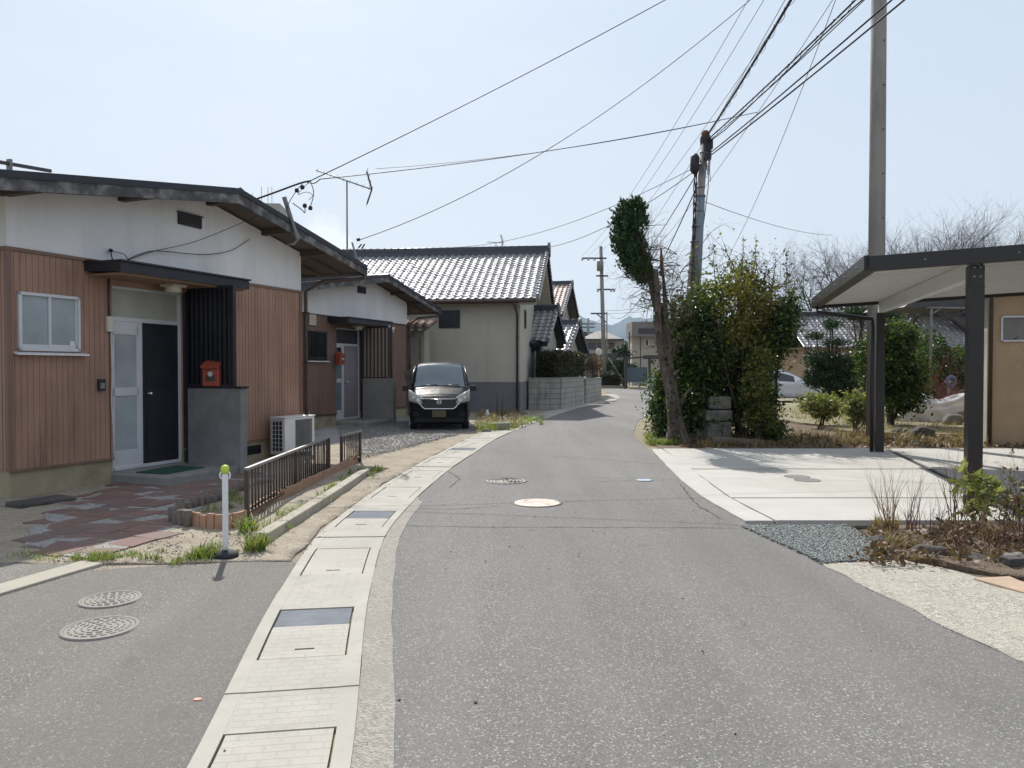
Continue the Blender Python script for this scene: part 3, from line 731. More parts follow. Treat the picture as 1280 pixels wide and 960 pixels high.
def rental_house(F, first=True):
    if first:
        root = empty('house', (F.o.x, F.o.y, 0), F.a, 'single-storey house with brown grooved siding and white gable, nearest on the left', 'house', 'twin rental houses on the left')
        sm, gable = mt['brown_siding'], mt['white_stucco']
    else:
        root = empty('house', (F.o.x, F.o.y, 0), F.a, 'second single-storey house with brown siding and white gable, behind the nearest one', 'house', 'twin rental houses on the left')
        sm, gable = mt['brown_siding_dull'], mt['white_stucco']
    # core (behind the siding): leaves the door recess open
    D0, D1 = 1.40, 2.62; T = .16
    c = MB()
    c.box(.03, D0, .03, T, .346, ZB); c.box(D1, W-.03, .03, T, .346, ZB); c.box(D0, D1, .03, T, 2.62, ZB); c.box(.03, W-.03, T, DEP-.03, .346, ZB)
    c.build('wall', sm, root)
    g = MB().prism([(.0,ZB+.025),(W,ZB+.025),(W,roof_z(W,0)+.06),(AX,roof_z(AX,0)+.06),(0,roof_z(0,0)+.06)], .0, DEP, 'y'); g.build('gable_wall', gable, root)
    f = MB(); f.box(.02,D0-.001,.02,DEP-.04,-.1,.345); f.box(D1+.001,W-.02,.02,DEP-.04,-.1,.345); f.box(D0+.001,D1-.001,.16,DEP-.05,-.1,.345)
    fo = f.build('foundation', mt['foundation'], root)
    v = MB(); v.box(2.62+1.15,2.62+1.65,.005,.019,.12,.26)
    for q in range(9): v.box(3.785+q*.055,3.80+q*.055,-.005,.005,.12,.26)
    v.build('foundation_vent', mt['black_metal'], fo)
    # siding
    s = MB()
    wx0, wx1, wz0, wz1 = WIN[0] if first else WIN[1]
    siding(s, 0, wx0, .35, ZB); siding(s, wx1, D0, .35, ZB); siding(s, wx0, wx1, .35, wz0); siding(s, wx0, wx1, wz1, ZB)
    siding(s, D1+.02, W, .35, ZB); siding_side(s, 0, 0, DEP, .35, ZB); 
    siding_side(s, W, 0, DEP, .35, ZB, sgn=1)
    s.add([(D0,0,.35),(D0,.16,.35),(D0,.16,ZB),(D0,0,ZB)], [(0,1,2,3)]); s.box(D0,D1,.0,.03,2.60,ZB)
    s.build('siding', sm, root)
    jn = MB()
    for q in (.455, 1.365-.02, D1+.02+.91, D1+.02+1.82):
        if q < W-.1 and not (wx0-.03 < q < wx1+.03): jn.box(q, q+.006, -.0015, .004, .36, ZB-.02)
    jn.build('panel_joint', mt['brown_metal'], root)
    t = MB(); t.box(-.02,W+.02,-.022,.03,ZB-.01,ZB+.03); t.box(-.022,.03,.03,DEP,ZB-.01,ZB+.03); t.box(W-.03,W+.022,.03,DEP,ZB-.01,ZB+.03)
    t.box(-.012,.05,-.014,.04,.33,ZB-.01); t.box(W-.05,W+.012,-.014,.04,.33,ZB-.01); t.box(0,D0,-.02,.02,.325,.352); t.box(D1,W,-.02,.02,.325,.352)
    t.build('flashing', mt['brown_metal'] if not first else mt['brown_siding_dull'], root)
    # roof
    ov, xl, xr = .55, -1.0, 6.58; yb = DEP+.4
    r = MB()
    r.prism([(xl,roof_z(xl)),(AX,roof_z(AX)),(xr,roof_z(xr)),(xr,roof_z(xr)-.045),(AX,roof_z(AX)-.045),(xl,roof_z(xl)-.045)], -ov-.03, yb, 'y')
    for x in np.arange(xl+.3, AX-.1, .42): r.beam((x,-ov,roof_z(x)+.012),(x,yb,roof_z(x)+.012), .03, .03)   # standing seams
    for x in np.arange(AX+.3, xr, .42): r.beam((x,-ov,roof_z(x)+.012),(x,yb,roof_z(x)+.012), .03, .03)
    ro = r.build('roof', mt['roof_metal'], root)
    rc = MB(); rc.prism([(AX-.14,ZA-.02),(AX,ZA+.035),(AX+.14,ZA-.02)], -ov-.06, yb, 'y'); rc.build('ridge_cap', mt['roof_metal'], ro)
    # edge trim folded over the fascia
    e = MB()
    e.prism([(xl,roof_z(xl)+.022),(AX,roof_z(AX)+.022),(xr,roof_z(xr)+.022),(xr,roof_z(xr)-.06),(AX,roof_z(AX)-.06),(xl,roof_z(xl)-.06)], -ov-.052, -ov-.03, 'y')
    e.build('edge_trim', mt['black_trim'], ro)
    b = MB()
    b.prism([(xl,roof_z(xl)-.06),(AX,roof_z(AX)-.06),(AX,roof_z(AX)-.20),(xl,roof_z(xl)-.19)], -ov-.035, -ov-.004, 'y')
    b.prism([(AX,roof_z(AX)-.06),(xr,roof_z(xr)-.06),(xr,roof_z(xr)-.17),(AX,roof_z(AX)-.20)], -ov-.036, -ov-.005, 'y')
    b.build('fascia', mt['fascia'], root)
    so = MB()
    so.prism([(xl,roof_z(xl)-.07),(AX,roof_z(AX)-.07),(xr,roof_z(xr)-.07),(xr,roof_z(xr)-.10),(AX,roof_z(AX)-.10),(xl,roof_z(xl)-.10)], -ov, yb-.03, 'y')
    for x, zz in ((-.0,0),(1.55,0),(AX,-.0),(4.35,0),(W+.02,0)): so.box(x-.05,x+.05,-ov+.03,.05,roof_z(x)-.19,roof_z(x)-.095)
    for x in np.arange(.3, DEP, .9): so.box(W+.01, xr-.05, x, x+.06, 0, .001) if False else None
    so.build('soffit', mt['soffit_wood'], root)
    rf = MB()
    for y in np.arange(-ov+.5, DEP, .46): rf.prism([(W,roof_z(W)-.10),(xr-.03,roof_z(xr)-.10),(xr-.03,roof_z(xr)-.15),(W,roof_z(W)-.20)], y, y+.05, 'y')
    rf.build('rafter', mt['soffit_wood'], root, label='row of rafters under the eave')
    if first:
        bk = MB().prism([(4.05,0),(4.9,0),(4.9,.1),(4.05,.1)], 0, .01, 'y')
    # gutter pipe along the right eave and down the corner
    gt = MB(); gt.tube([(xr+.03,-ov+.02,roof_z(xr)-.10),(xr+.03,yb,roof_z(xr)-.12)], .055, 10); gt.build('eave_gutter', mt['dark_grey_metal'], ro)
    dp = MB()
    dp.tube([(xr+.03,-ov+.05,roof_z(xr)-.12),(xr,-ov+.05,roof_z(xr)-.22),(W+.5,-.12,ZB+.25),(W+.07,-.05,ZB+.02),(W+.07,-.05,.1)], .034, 8)
    for z in (.7,1.6,2.5): dp.box(W+.03,W+.11,-.1,0,z,z+.03)
    dp.build('downpipe', mt['brown_metal'], root)
    # gable vent
    vx = F.sx(238) if first else F.sx(452); vz = F.z(238,276) if first else F.z(452,363); vw = .44 if first else .42
    m = MB(); m.box(vx-vw/2,vx+vw/2,-.03,.02,vz-.085,vz+.085); gv = m.build('gable_vent', mt['black_metal'], root)
    m = MB()
    for q in range(4): m.obox((vx,-.035,vz-.055+q*.036),(vw-.03,.03,.006), Matrix.Rotation(R(35),3,'X'))
    m.box(vx-vw/2-.015,vx+vw/2+.02,-.05,.0,vz+.083,vz+.10); m.build('louvre', mt['brown_metal'], gv)
    # porch roof
    c0, c1, po = (.99, 3.28, .62)
    m = MB(); m.prism([(-po,2.70),(-.0,2.74),(-.0,2.88),(-po,2.825)], c0, c1, 'x'); pr = m.build('porch_roof', mt['black_trim'], root)
    m = MB(); m.box(c0-.012,c1+.012,-po-.03,.0,2.83,2.852); m.build('porch_flashing', mt['black_metal'], pr)
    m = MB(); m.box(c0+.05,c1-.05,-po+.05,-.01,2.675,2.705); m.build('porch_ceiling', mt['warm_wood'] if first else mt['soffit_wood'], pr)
    # door recess
    dm = mt['aluminium']
    y0, y1 = .06, .11; zs = .16; ztop = 2.14; m = MB()
    mx = D0+(.50 if first else .42)
    m.box(D0+.005,D0+.055,y0,y1,zs,2.62); m.box(D1-.05,D1,y0,y1,zs,2.62); m.box(D0+.055,D1-.05,y0,y1,2.57,2.62); m.box(D0+.055,D1-.05,y0,y1,ztop,ztop+.06)
    m.box(mx-.03,mx+.03,y0,y1,zs,ztop); m.box(D0+.055,D1-.05,y0-.02,y1,zs,zs+.045)
    fr = m.build('door_frame', dm, root, bevel=.004)
    m = MB(); m.box(D0+.055,mx-.03,y0+.01,y1-.01,1.15,1.26); m.box(D0+.055,mx-.03,y0+.01,y1-.01,zs+.045,.42); m.box(D0+.055,mx-.03,y0+.01,y1-.01,ztop-.17 if first else ztop-.05,ztop)
    m.box(D0+.055,D0+.085,y0+.01,y1-.01,.42,ztop-.05); m.box(mx-.06,mx-.03,y0+.01,y1-.01,.42,ztop-.05)
    sdl = m.build('sidelight', dm, root)
    m = MB(); m.box(D0+.085,mx-.06,y0+.025,y0+.03,.42,1.15); m.box(D0+.085,mx-.06,y0+.025,y0+.03,1.26,ztop-.17); m.build('pane', mt['frosted'] if first else mt['blue_glass'], sdl)
    m = MB(); m.box(D0+.055,D1-.05,y0+.025,y0+.03,ztop+.06,2.57); m.build('transom', mt['frosted_warm'] if first else mt['black_metal'], root)
    m = MB(); m.box(mx+.03,D1-.05,y0+.012,y1-.01,zs+.045,ztop)
    dr = m.build('door', mt['black_metal'] if first else mt['grey_door'], root)
    m = MB()
    for za, zb_ in ((.34,1.0),(1.28,2.0)):
        m.box(mx+.10,mx+.11,y0+.004,y0+.012,za,zb_); m.box(D1-.13,D1-.12,y0+.004,y0+.012,za,zb_); m.box(mx+.11,D1-.13,y0+.004,y0+.012,zb_-.01,zb_); m.box(mx+.11,D1-.13,y0+.004,y0+.012,za,za+.01)
    m.build('panel_moulding', mt['black_metal'] if first else mt['grey_door'], dr)
    m = MB(); m.tube([(mx+.12,y0+.012,1.17),(mx+.12,y0-.03,1.17)], [.022,.012], 12); m.tube([(mx+.12,y0-.028,1.17),(mx+.12,y0-.045,1.17),(mx+.12,y0-.07,1.17),(mx+.12,y0-.08,1.17)], [.012,.027,.027,.012], 14)
    m.build('handle', mt['chrome'], dr)
    m = MB(); m.box(mx+.03,D1-.05,y1,y1+.01,zs,2.6); m.box(D0,mx+.03,y1+.02,y1+.03,zs,2.6); m.build('inner_backing', mt['black_metal'], fr)
    m = MB(); m.box(D1+.001,D1+.03,-.03,.06,.16,2.62); m.build('door_jamb', mt['black_trim'], root)
    # porch light
    m = MB(); lxx = 2.23 if first else D0+.75; m.box(lxx-.14,lxx+.10,-.34,-.10,2.645,2.675); m.lathe([(.105,.0),(.105,-.06),(.09,-.075),(.0001,-.078)], 20, (lxx-.02,-.22,2.645)); m.build('porch_lamp', mt['cream_plastic'], root)
    # step
    m = MB(); m.box(D0-.02,D1+.03,-.95,.03,-.05,.135); m.box(D0,D1,.03,.14,-.05,.155); m.build('doorstep', mt['dark_concrete'] if first else mt['concrete'], root, bevel=.012)
    # wing wall beside the door with black slat screen on top
    if first:
        m = MB(); m.box(D1+.03,D1+.17,-.99,-.01,-.05,1.235); ww = m.build('porch_pier', mt['dark_concrete'], root, bevel=.01)
        m = MB(); m.box(D1+.015,D1+.185,-1.01,-.01,1.236,1.262); m.build('coping', mt['black_metal'], ww)
        ysl = np.arange(-.80,-.03,.085)
    else:
        m = MB(); m.box(D1+.03,D1+.19,-.99,-.01,-.05,1.25); ww = m.build('porch_pier', mt['concrete'], root, bevel=.008)
        m = MB()
        for z in (.2,.42,.64,.86,1.06): m.box(D1+.025,D1+.195,-.995,-.02,z,z+.008)
        m.build('mortar_joint', mt['dark_concrete'], ww); ysl = np.arange(-.86,-.03,.115)
    m = MB(); m.box(D1+.045,D1+.105,-.86 if first else -.93,-.82 if first else -.89,1.262,2.70); m.box(D1+.045,D1+.105,-.035,-.005,1.262,2.70); m.box(D1+.05,D1+.10,-.82,-.035,2.66,2.70); m.box(D1+.05,D1+.10,-.82,-.035,1.262,1.29)
    scn = m.build('screen_frame', mt['black_metal'], root)
    m = MB()
    for y in ysl: m.box(D1+.06,D1+.085,y,y+.045,1.29,2.66) if not first else m.box(D1+.055,D1+.09,y,y+.05,1.29,2.66)
    if first: m.box(D1+.092,D1+.097,-.82,-.035,1.29,2.66)
    m.build('slats', mt['black_metal'] if first else mt['dark_grey_metal'], scn)
    # window
    m = MB(); x0,x1,z0,z1 = wx0,wx1,wz0,wz1
    fm = mt['aluminium'] if first else mt['black_metal']
    m.box(x0,x1,-.035,.02,z1-.035,z1); m.box(x0,x1,-.035,.02,z0,z0+.035); m.box(x0,x0+.03,-.035,.02,z0,z1); m.box(x1-.03,x1,-.035,.02,z0,z1)
    wd = m.build('window', fm, root)
    m = MB(); xm = (x0+x1)/2
    m.box(xm-.02,xm+.015,-.022,.01,z0+.035,z1-.035); m.box(x0+.03,xm,-.02,.005,z0+.035,z0+.075); m.box(xm,x1-.03,-.012,.005,z0+.035,z0+.08)
    m.box(x0+.03,x0+.055,-.015,.005,z0+.035,z1-.035); m.box(x1-.055,x1-.03,-.012,.005,z0+.035,z1-.035); m.build('sash', fm, wd)
    m = MB(); m.box(x0+.03,xm,-.004,.0,z0+.035,z1-.035); m.box(xm,x1-.03,.002,.006,z0+.035,z1-.035); m.build('pane', mt['frosted'] if first else mt['dark_glass'], wd)
    m = MB(); m.prism([(-.09,z0-.03),(-.0,z0-.012),(-.0,z0-.035),(-.09,z0-.05)], x0-.05, x1+.08, 'x'); m.build('sill', mt['white_paint'], wd)
    if first:
        m = MB(); m.box(x1-.13,x1-.07,-.016,-.005,z0+.07,z0+.13); m.build('sticker', mt['white_paint'], wd)
    else:
        m = MB()
        for q in np.arange(x0+.08,x1,.1): m.box(q,q+.012,-.10,-.085,z0,z1)
        m.box(x0,x1,-.102,-.083,z0+.02,z0+.035); m.box(x0,x1,-.102,-.083,z1-.03,z1-.015); m.build('window_bars', mt['black_metal'], wd)
    return root
mt['grey_door'] = M('grey_door', (.24,.22,.225), .5, .08, 2, 40, .05)
F1 = Frame(-5.73, 8.73, math.atan2(.929, .37)); F2 = Frame(-5.09, 18.88, math.atan2(.94, .342))
WIN = [(F1.sx(22), F1.sx(99), 1.72, 2.40), (F2.sx(385), F2.sx(407), F2.z(395,450), F2.z(395,414))]
if WIN[1][0] < .06: WIN[1] = (.07, WIN[1][1], WIN[1][2], WIN[1][3])
h1 = rental_house(F1, True); h2 = rental_house(F2, False)
def local_thing(F, name, x, y, z, label, cat, rz=0, group=None):
    p = F.w(x, y, z); return empty(name, p, F.a+rz, label, cat, group)

# mailbox on the pier
def mailbox(F, x, y, z, rz, label, post=False, sc_=1.):
    e = local_thing(F, 'mailbox', x, y, z, label, 'mailbox', rz)
    w2, dp, hh = .13*sc_, .13*sc_, .36*sc_
    m = MB().prism([(0,0),(dp,0),(dp,hh),(0,hh-.07)], -w2, w2, 'x'); m.build('box', mt['red_paint'], e, bevel=.008)
    m = MB().prism([(-.03,hh-.10),(dp+.005,hh+.005),(dp+.005,hh+.025),(-.03,hh-.075)], -w2-.012, w2+.012, 'x'); m.build('lid', mt['red_paint'], e, bevel=.004)
    m = MB().box(-w2*.8, w2*.8, -.004, 0, hh*.66, hh*.68); m.build('slot', mt['black_metal'], e)
    m = MB(); m.tube([(0,-.001,hh*.48),(0,-.010,hh*.48)], .036, 18); mm = m.build('name_plate', mt['insulator'], e); 
    m = MB(); m.box(-w2*.55,w2*.55,-.004,0,.07,.16); m.build('lower_grille', mt['brown_metal'], e)
    return e
mailbox(F1, 2.60, -.50, 1.263, -F1.a-R(10), 'red metal mailbox standing on the concrete porch wall of the nearest house')
mailbox(F2, 1.34, -.22, 1.62, 0, 'red mailbox fixed beside the door of the second house', sc_=.9)
# door mat
e = local_thing(F1, 'door_mat', 1.95, -.42, .136, 'green doormat on the step of the nearest house', 'doormat', R(3))
m = MB().box(-.36,.36,-.25,.25,0,.014); m.build('mat', mt['green_mat'], e, bevel=.004)
# electric box, intercom, conduit
e = local_thing(F1, 'meter_box', 1.335, -.0, 1.99, 'small cream switch box by the door of the nearest house', 'box')
m = MB().box(-.045,.045,-.05,-.002,0,.20); m.build('case', mt['cream_plastic'], e, bevel=.006)
m = MB(); m.tube([(0.02,-.03,0),(.03,-.03,-.5),(.015,-.03,-.9),(.035,-.035,-1.3),(.03,-.03,-1.66)], .011, 8); m.build('conduit', mt['insulator'], e)
m = MB(); m.tube([(0,-.02,.2),(0,-.02,.72)], .012, 8); m.build('riser', mt['dark_grey_metal'], e)
e = local_thing(F1, 'intercom', 1.21, 0, 1.30, 'small black intercom on the brown siding by the front door', 'intercom')
m = MB().box(-.05,.05,-.04,-.002,-.07,.08); m.build('case', mt['black_metal'], e, bevel=.006); m = MB().box(-.03,.03,-.045,-.04,-.04,.03); m.build('button_panel', mt['grey_metal'], e)
# vents/lamps on second house
e = local_thing(F2, 'vent_cover', F2.sx(390), 0, F2.z(390,400), 'yellowed square vent cover on the second house', 'vent')
m = MB().box(-.13,.13,-.05,-.002,-.13,.13); m.build('frame', mt['cream_plastic'], e, bevel=.01)
m = MB()
for q in range(6): m.box(-.10,.10,-.056,-.05,-.09+q*.033,-.075+q*.033)
m.build('louvre', mt['tan_stone'], e)
e = local_thing(F2, 'security_light', F2.sx(485,.62), -.66, F2.z(485,411,.62), 'white security light under the porch roof corner of the second house', 'lamp')
m = MB().tube([(0,0,0),(.05,-.12,-.04)], [.05,.085], 14); m.build('lamp_head', mt['white_paint'], e); m = MB().box(-.04,.04,-.03,.06,.03,.09); m.build('bracket', mt['white_paint'], e)
# bar lying on the roof
e = local_thing(F1, 'aerial_boom', -.15, -.3, roof_z(-.15)+.03, 'dark bar with a clamp lying on the roof of the nearest house', 'bar')
m = MB(); m.beam((-.75,-.1,.02),(.40,-.1,.11),.03,.035); m.build('bar', mt['dark_grey_metal'], e); m = MB().box(-.10,-.07,-.13,-.07,-.04,.12); m.build('clamp', mt['grey_metal'], e)

# air conditioner
e = local_thing(F1, 'air_conditioner', F1.sx(352,.38), 0, 0, 'white outdoor air conditioner unit at the corner of the nearest house', 'air conditioner')
yA, yB, wA, hA = -.44, -.14, .80, .60
m = MB().box(0,wA,yA,yB,.10,.10+hA); m.build('casing', mt['white_paint'], e, bevel=.012)
m = MB()
for q in range(11): m.box(.30+q*.036,.30+q*.036+.008,yA-.012,yA-.002,.15,.65)
for q in range(9): m.box(.28,.72,yA-.010,yA-.003,.16+q*.06,.166+q*.06)
m.box(.27,.73,yA-.004,yA-.001,.14,.66); gr = m.build('fan_grille', mt['grey_metal'], e)
m = MB(); m.box(-.006,-.001,yA+.04,yB-.04,.15,.66); m.build('side_coil', mt['black_metal'], e)
m = MB()
for q in range(8): m.box(-.012,-.006,yA+.035,yB-.03,.15+q*.07,.158+q*.07)
for q in (0,.07,.14,.2): m.box(-.012,-.006,yA+.04+q,yA+.048+q,.15,.66)
m.build('side_guard', mt['white_paint'], e)
m = MB(); m.box(.08,.16,yA-.01,yB+.01,0,.099); m.box(.64,.72,yA-.01,yB+.01,0,.099); m.build('feet', mt['dark_concrete'], e)
m = MB(); m.box(-.012,wA+.012,yA-.014,yB+.01,.70,.715); m.build('top_cover', mt['white_paint'], e, bevel=.005)

# ---------------------------------------------------------------- tiled roofs
def tile_roof(parent, x0, x1, ye, ze, yr, zr, mat, pitch=.27, row=.24, name='roof_slope', amp=.035, fade=1):
    """wavy interlocking tiles from eave (ye,ze) up to the ridge (yr,zr); local frame of the parent"""
    L = math.hypot(yr-ye, zr-ze); nr = max(2, int(round(L/row))); uy, uz = (yr-ye)/L, (zr-ze)/L; ny, nz_ = -uz, uy
    if nz_ < 0: ny, nz_ = -ny, -nz_
    ncol = int(round((x1-x0)/pitch)); per = 8; N = ncol*per+1
    xs = np.linspace(x0, x1, N); ph = (np.arange(N) % per)/per
    prof_ = np.where(ph < .38, np.sin(ph/.38*math.pi)*1.0, -.42*np.sin((ph-.38)/.62*math.pi))*amp
    V = []; F = []
    rng = np.random.default_rng(4)
    for r in range(nr):
        d0 = r*L/nr-.015; d1 = (r+1)*L/nr+.02
        jit = rng.uniform(-.004,.004,ncol+1)[np.minimum(np.arange(N)//per, ncol)]
        b = len(V)
        for (d, lift) in ((d0, -.022), (d0, .034), (d1, .002)):
            for x, h, j in zip(xs, prof_, jit):
                o = h+lift+j; sc_ = 0 if lift == -.022 else 1
                # scalloped lower edge
                dd = d+(.018*math.cos((x-x0)/pitch*2*math.pi) if d == d0 else 0)
                V.append((x, ye+uy*dd+ny*o, ze+uz*dd+nz_*o))
        for k in range(2):
            for i in range(N-1): F.append((b+k*N+i, b+k*N+i+1, b+(k+1)*N+i+1, b+(k+1)*N+i))
    mb = MB().add(V, F, True); o = mb.build(name, mat, parent)
    m = o.modifiers.new('edge', 'EDGE_SPLIT'); m.split_angle = R(50)
    return o
def ridge(parent, x0, x1, y, z, mat, h=.24, wd=.22, name='ridge', knob=True):
    m = MB(); m.prism([(y-wd*.75,z-.10),(y-wd/2,z+h*.6),(y+wd/2,z+h*.6),(y+wd*.75,z-.10)], x0, x1, 'x')
    n = int((x1-x0)/.28)
    m.tube([(x0,y,z+h*.62),(x1,y,z+h*.62)], wd*.36, 10)
    for k in range(2): m.box(x0-.01,x1+.01,y-wd*.62,y+wd*.62,z+.02+k*h*.27,z+.04+k*h*.27)
    for i in range(n+1):
        x = x0+(x1-x0)*i/n; m.tube([(x-.02,y,z+h*.62),(x+.02,y,z+h*.62)], wd*.44, 10)
    o = m.build(name, mat, parent)
    if knob:
        m = MB(); m.prism([(y-.20,z-.16),(y-.24,z+.05),(y-.12,z+h*.9),(y,z+h*1.3),(y+.12,z+h*.9),(y+.24,z+.05),(y+.20,z-.16)], x1-.02, x1+.09, 'x'); m.build('ridge_end_tile', mat, o)
    return o
def verge_tiles(parent, x, ye, ze, yr, zr, mat, name='verge_tiles'):
    m = MB(); L = math.hypot(yr-ye, zr-ze); n = max(2, int(L/.25)); 
    for i in range(n):
        a, b = i/n, (i+1.12)/n
        p0 = Vector((x, ye+(yr-ye)*a, ze+(zr-ze)*a+.075)); p1 = Vector((x, ye+(yr-ye)*b, ze+(zr-ze)*b+.035)); m.tube([p0, p1], [.085,.075], 8)
        m.beam(p0+Vector((.05,0,-.08)), p1+Vector((.05,0,-.08)), .025, .13)
    return m.build(name, mat, parent)

# storehouse with tiled roof
A3 = R(7); F3 = Frame(.28, 26.7, -A3)     # +x along the wall facing the camera, to the right; origin at the road corner
F3.a = A3*-1
ang3 = -R(0)
root = empty('storehouse', (.28, 26.7, 0), -R(7), 'cream two-level storehouse with silvery tiled roof behind the parked van', 'storehouse')
Lw, Dp = 9.4, 7.3
m = MB(); m.prism([(0,1.05),(Dp,1.05),(Dp,4.12),(Dp/2,6.0),(0,4.12)], -Lw, 0, 'x'); wl3 = m.build('wall', mt['cream_stucco'], root)
m = MB(); m.box(-Lw-.01,.012,-.012,Dp,-.1,1.05); m.build('dado', mt['dado_grey'], root)
m = MB(); m.box(-Lw-.01,.016,-.018,Dp,1.05,1.065); m.build('dado_trim', mt['grey_metal'], root)
ye, ze, yr, zr = -.55, 3.92, Dp/2, 6.08
rs = tile_roof(root, -Lw-.5, .66, ye, ze, yr, zr, mt['kawara']); rs2 = tile_roof(root, -Lw-.5, .66, Dp+.55, ze, yr, zr, mt['kawara'], name='rear_slope')
rd = ridge(root, -Lw-.5, .70, yr, zr+.02, mt['kawara_dark'], .30, .26)
verge_tiles(root, .66, ye, ze, yr, zr, mt['kawara']); verge_tiles(root, .66, Dp+.55, ze, yr, zr, mt['kawara_dark'], 'rear_verge_tiles')
m = MB(); th = .07
m.prism([(ye+.03,ze-.10),(yr,zr-.10),(Dp+.52,ze-.10),(Dp+.52,ze-.22),(yr,zr-.28),(ye+.03,ze-.22)], .0, .60, 'x'); m.build('verge_soffit', mt['cream_stucco'], root)
m = MB(); m.prism([(ye+.03,ze-.10),(yr,zr-.10),(Dp+.52,ze-.10),(Dp+.52,ze-.16),(yr,zr-.17),(ye+.03,ze-.16)], -Lw-.4, 0, 'x'); m.build('roof_deck', mt['soffit_wood'], root)
m = MB(); m.box(-Lw-.5,.62,ye-.03,ye+.0,ze-.12,ze-.02); m.tube([(-Lw-.5,ye-.08,ze-.10),(.60,ye-.08,ze-.08)], .055, 10); m.build('eave_gutter', mt['brown_metal'], root)
m = MB(); m.tube([(-.12,ye-.08,ze-.14),(-.12,ye-.05,ze-.25),(-.09,-.08,ze-.5),(-.09,-.06,.05)], .04, 10)
for z in (.6,1.6,2.6): m.box(-.14,-.04,-.1,0,z,z+.03)
m.build('downpipe', mt['brown_metal'], root)
F3 = Frame(.28, 26.7, -R(7))
x0, x1 = F3.sx(549), F3.sx(575); z0, z1 = F3.z(562,410), F3.z(562,388)
m = MB(); m.box(x0,x1,-.05,.01,z0,z1); wd = m.build('window', mt['black_metal'], root); m = MB(); m.box(x0+.05,x1-.05,-.06,-.05,z0+.05,(z0+z1)/2); m.box((x0+x1)/2-.01,(x0+x1)/2+.01,-.065,-.05,z0,z1); m.build('shutter_batten', mt['black_trim'], wd)
m = MB(); m.box(.0,.05,1.35,1.75,z0+.05,z1+.1); sw = m.build('window', mt['black_metal'], root, label='narrow dark window in the road-side gable'); m = MB(); m.box(.05,.06,1.45,1.65,z0+.12,z1+.03); m.build('pane', mt['dark_glass'], sw)

# lean-to shed between house two and the storehouse
p = at(510, 470, 25.2); root = empty('lean_to_shed', (p.x, p.y, 0), -R(4), 'small lean-to shed with rusty brown tiles against the storehouse', 'shed')
m = MB(); m.box(-1.2,.55,.0,1.0,0,2.78); m.build('panel_wall', mt['beige_panel'], root)
m = MB(); m.prism([(-.55,2.80),(1.1,3.12),(1.1,3.20),(-.55,2.87)], -1.3, .80, 'x'); rr = m.build('roof', mt['weathered_wood'], root)
tile_roof(rr, -1.3, .85, -.58, 2.90, 1.1, 3.22, mt['kawara_brown'], name='tiles')
m = MB(); m.box(.45,.53,-.5,-.42,0,2.75); m.box(-1.2,-1.12,-.5,-.42,0,2.75); m.build('post', mt['weathered_wood'], root)
m = MB(); 
for q in range(6): m.beam((-.9+q*.3,-.5,2.74),(-.9+q*.3,1.0,3.05),.05,.07)
m.build('roof_battens', mt['weathered_wood'], root)
# stacked boards beside the van
p = gp(520, 530); e = empty('leaning_boards', (p.x+.05, 21.5, 0), R(10), 'weathered grey boards leaning behind the van', 'boards')
for q in range(4):
    m = MB(); m.obox((.0+q*.09-.2,.2+q*.1,.75),(.14,.03,1.5), Matrix.Rotation(R(-14+q*3),3,'Y')@Matrix.Rotation(R(10),3,'X')); m.build('board', mt['weathered_wood'], e)

# ---------------------------------------------------------------- farther houses on the left
def gable_house(name, x, y, rz, Lx, Dy, zw, zr_, label, wallm, roofm, ov=.45, group=None, eave_z=None, dado=None, rows=True, cat='house', vg=.35):
    """ridge runs along local x; the gable at x=0 faces the road; body extends to -x and +y"""
    root = empty(name, (x, y, 0), rz, label, cat, group)
    m = MB(); m.prism([(0,0),(Dy,0),(Dy,zw),(Dy/2,zr_-.12),(0,zw)], -Lx, 0, 'x'); m.build('wall', wallm, root)
    sl = (zr_-zw)/(Dy/2); ye, ze = -ov, zw+.08-ov*sl
    tile_roof(root, -Lx-.3, vg, ye, ze, Dy/2, zr_, roofm); tile_roof(root, -Lx-.3, vg, Dy+ov, ze, Dy/2, zr_, roofm, name='rear_slope')
    ridge(root, -Lx-.3, vg+.02, Dy/2, zr_, mt['kawara_dark'], .2, .2); verge_tiles(root, vg, ye, ze, Dy/2, zr_, mt['kawara']); verge_tiles(root, vg, Dy+ov, ze, Dy/2, zr_, mt['kawara_dark'], 'rear_verge_tiles')
    m = MB(); m.prism([(ye+.03,ze-.08),(Dy/2,zr_-.08),(Dy+ov-.03,ze-.08),(Dy+ov-.03,ze-.2),(Dy/2,zr_-.22),(ye+.03,ze-.2)], -Lx-.2, vg-.03, 'x'); m.build('bargeboard', mt['black_trim'], root)
    return root
# entrance house: gable apex about px 697 y 385, eave y 425
g4 = gable_house('tiled_house', 1.22, 30.6, -R(16), 1.9, 2.5, 2.85, 4.0, 'low cream house with small silver tiled gable, next past the storehouse', mt['cream_stucco'], mt['kawara'], ov=.35, vg=.3)
m = MB(); m.box(-1.3,-.1,-.06,-.0,.3,2.6); m.build('entrance_surround', mt['black_trim'], g4)
m = MB(); m.box(-1.1,-.72,-.09,-.06,.3,2.2); m.box(-.62,-.3,-.09,-.06,.3,2.2); ds = m.build('sliding_door', mt['blue_glass'], g4)
m = MB()
for q in (-1.12,-.7,-.5,-.28): m.box(q-.02,q+.02,-.11,-.07,.3,2.25)
m.build('door_stiles', mt['aluminium'], ds)
m = MB(); m.prism([(-.85,2.42),(-.02,2.62),(-.02,2.72),(-.85,2.50)], -1.45, -.02, 'x'); pr = m.build('entrance_canopy', mt['black_trim'], g4)
tile_roof(pr, -1.45, -.02, -.88, 2.52, 0, 2.74, mt['kawara_dark'], name='canopy_tiles')
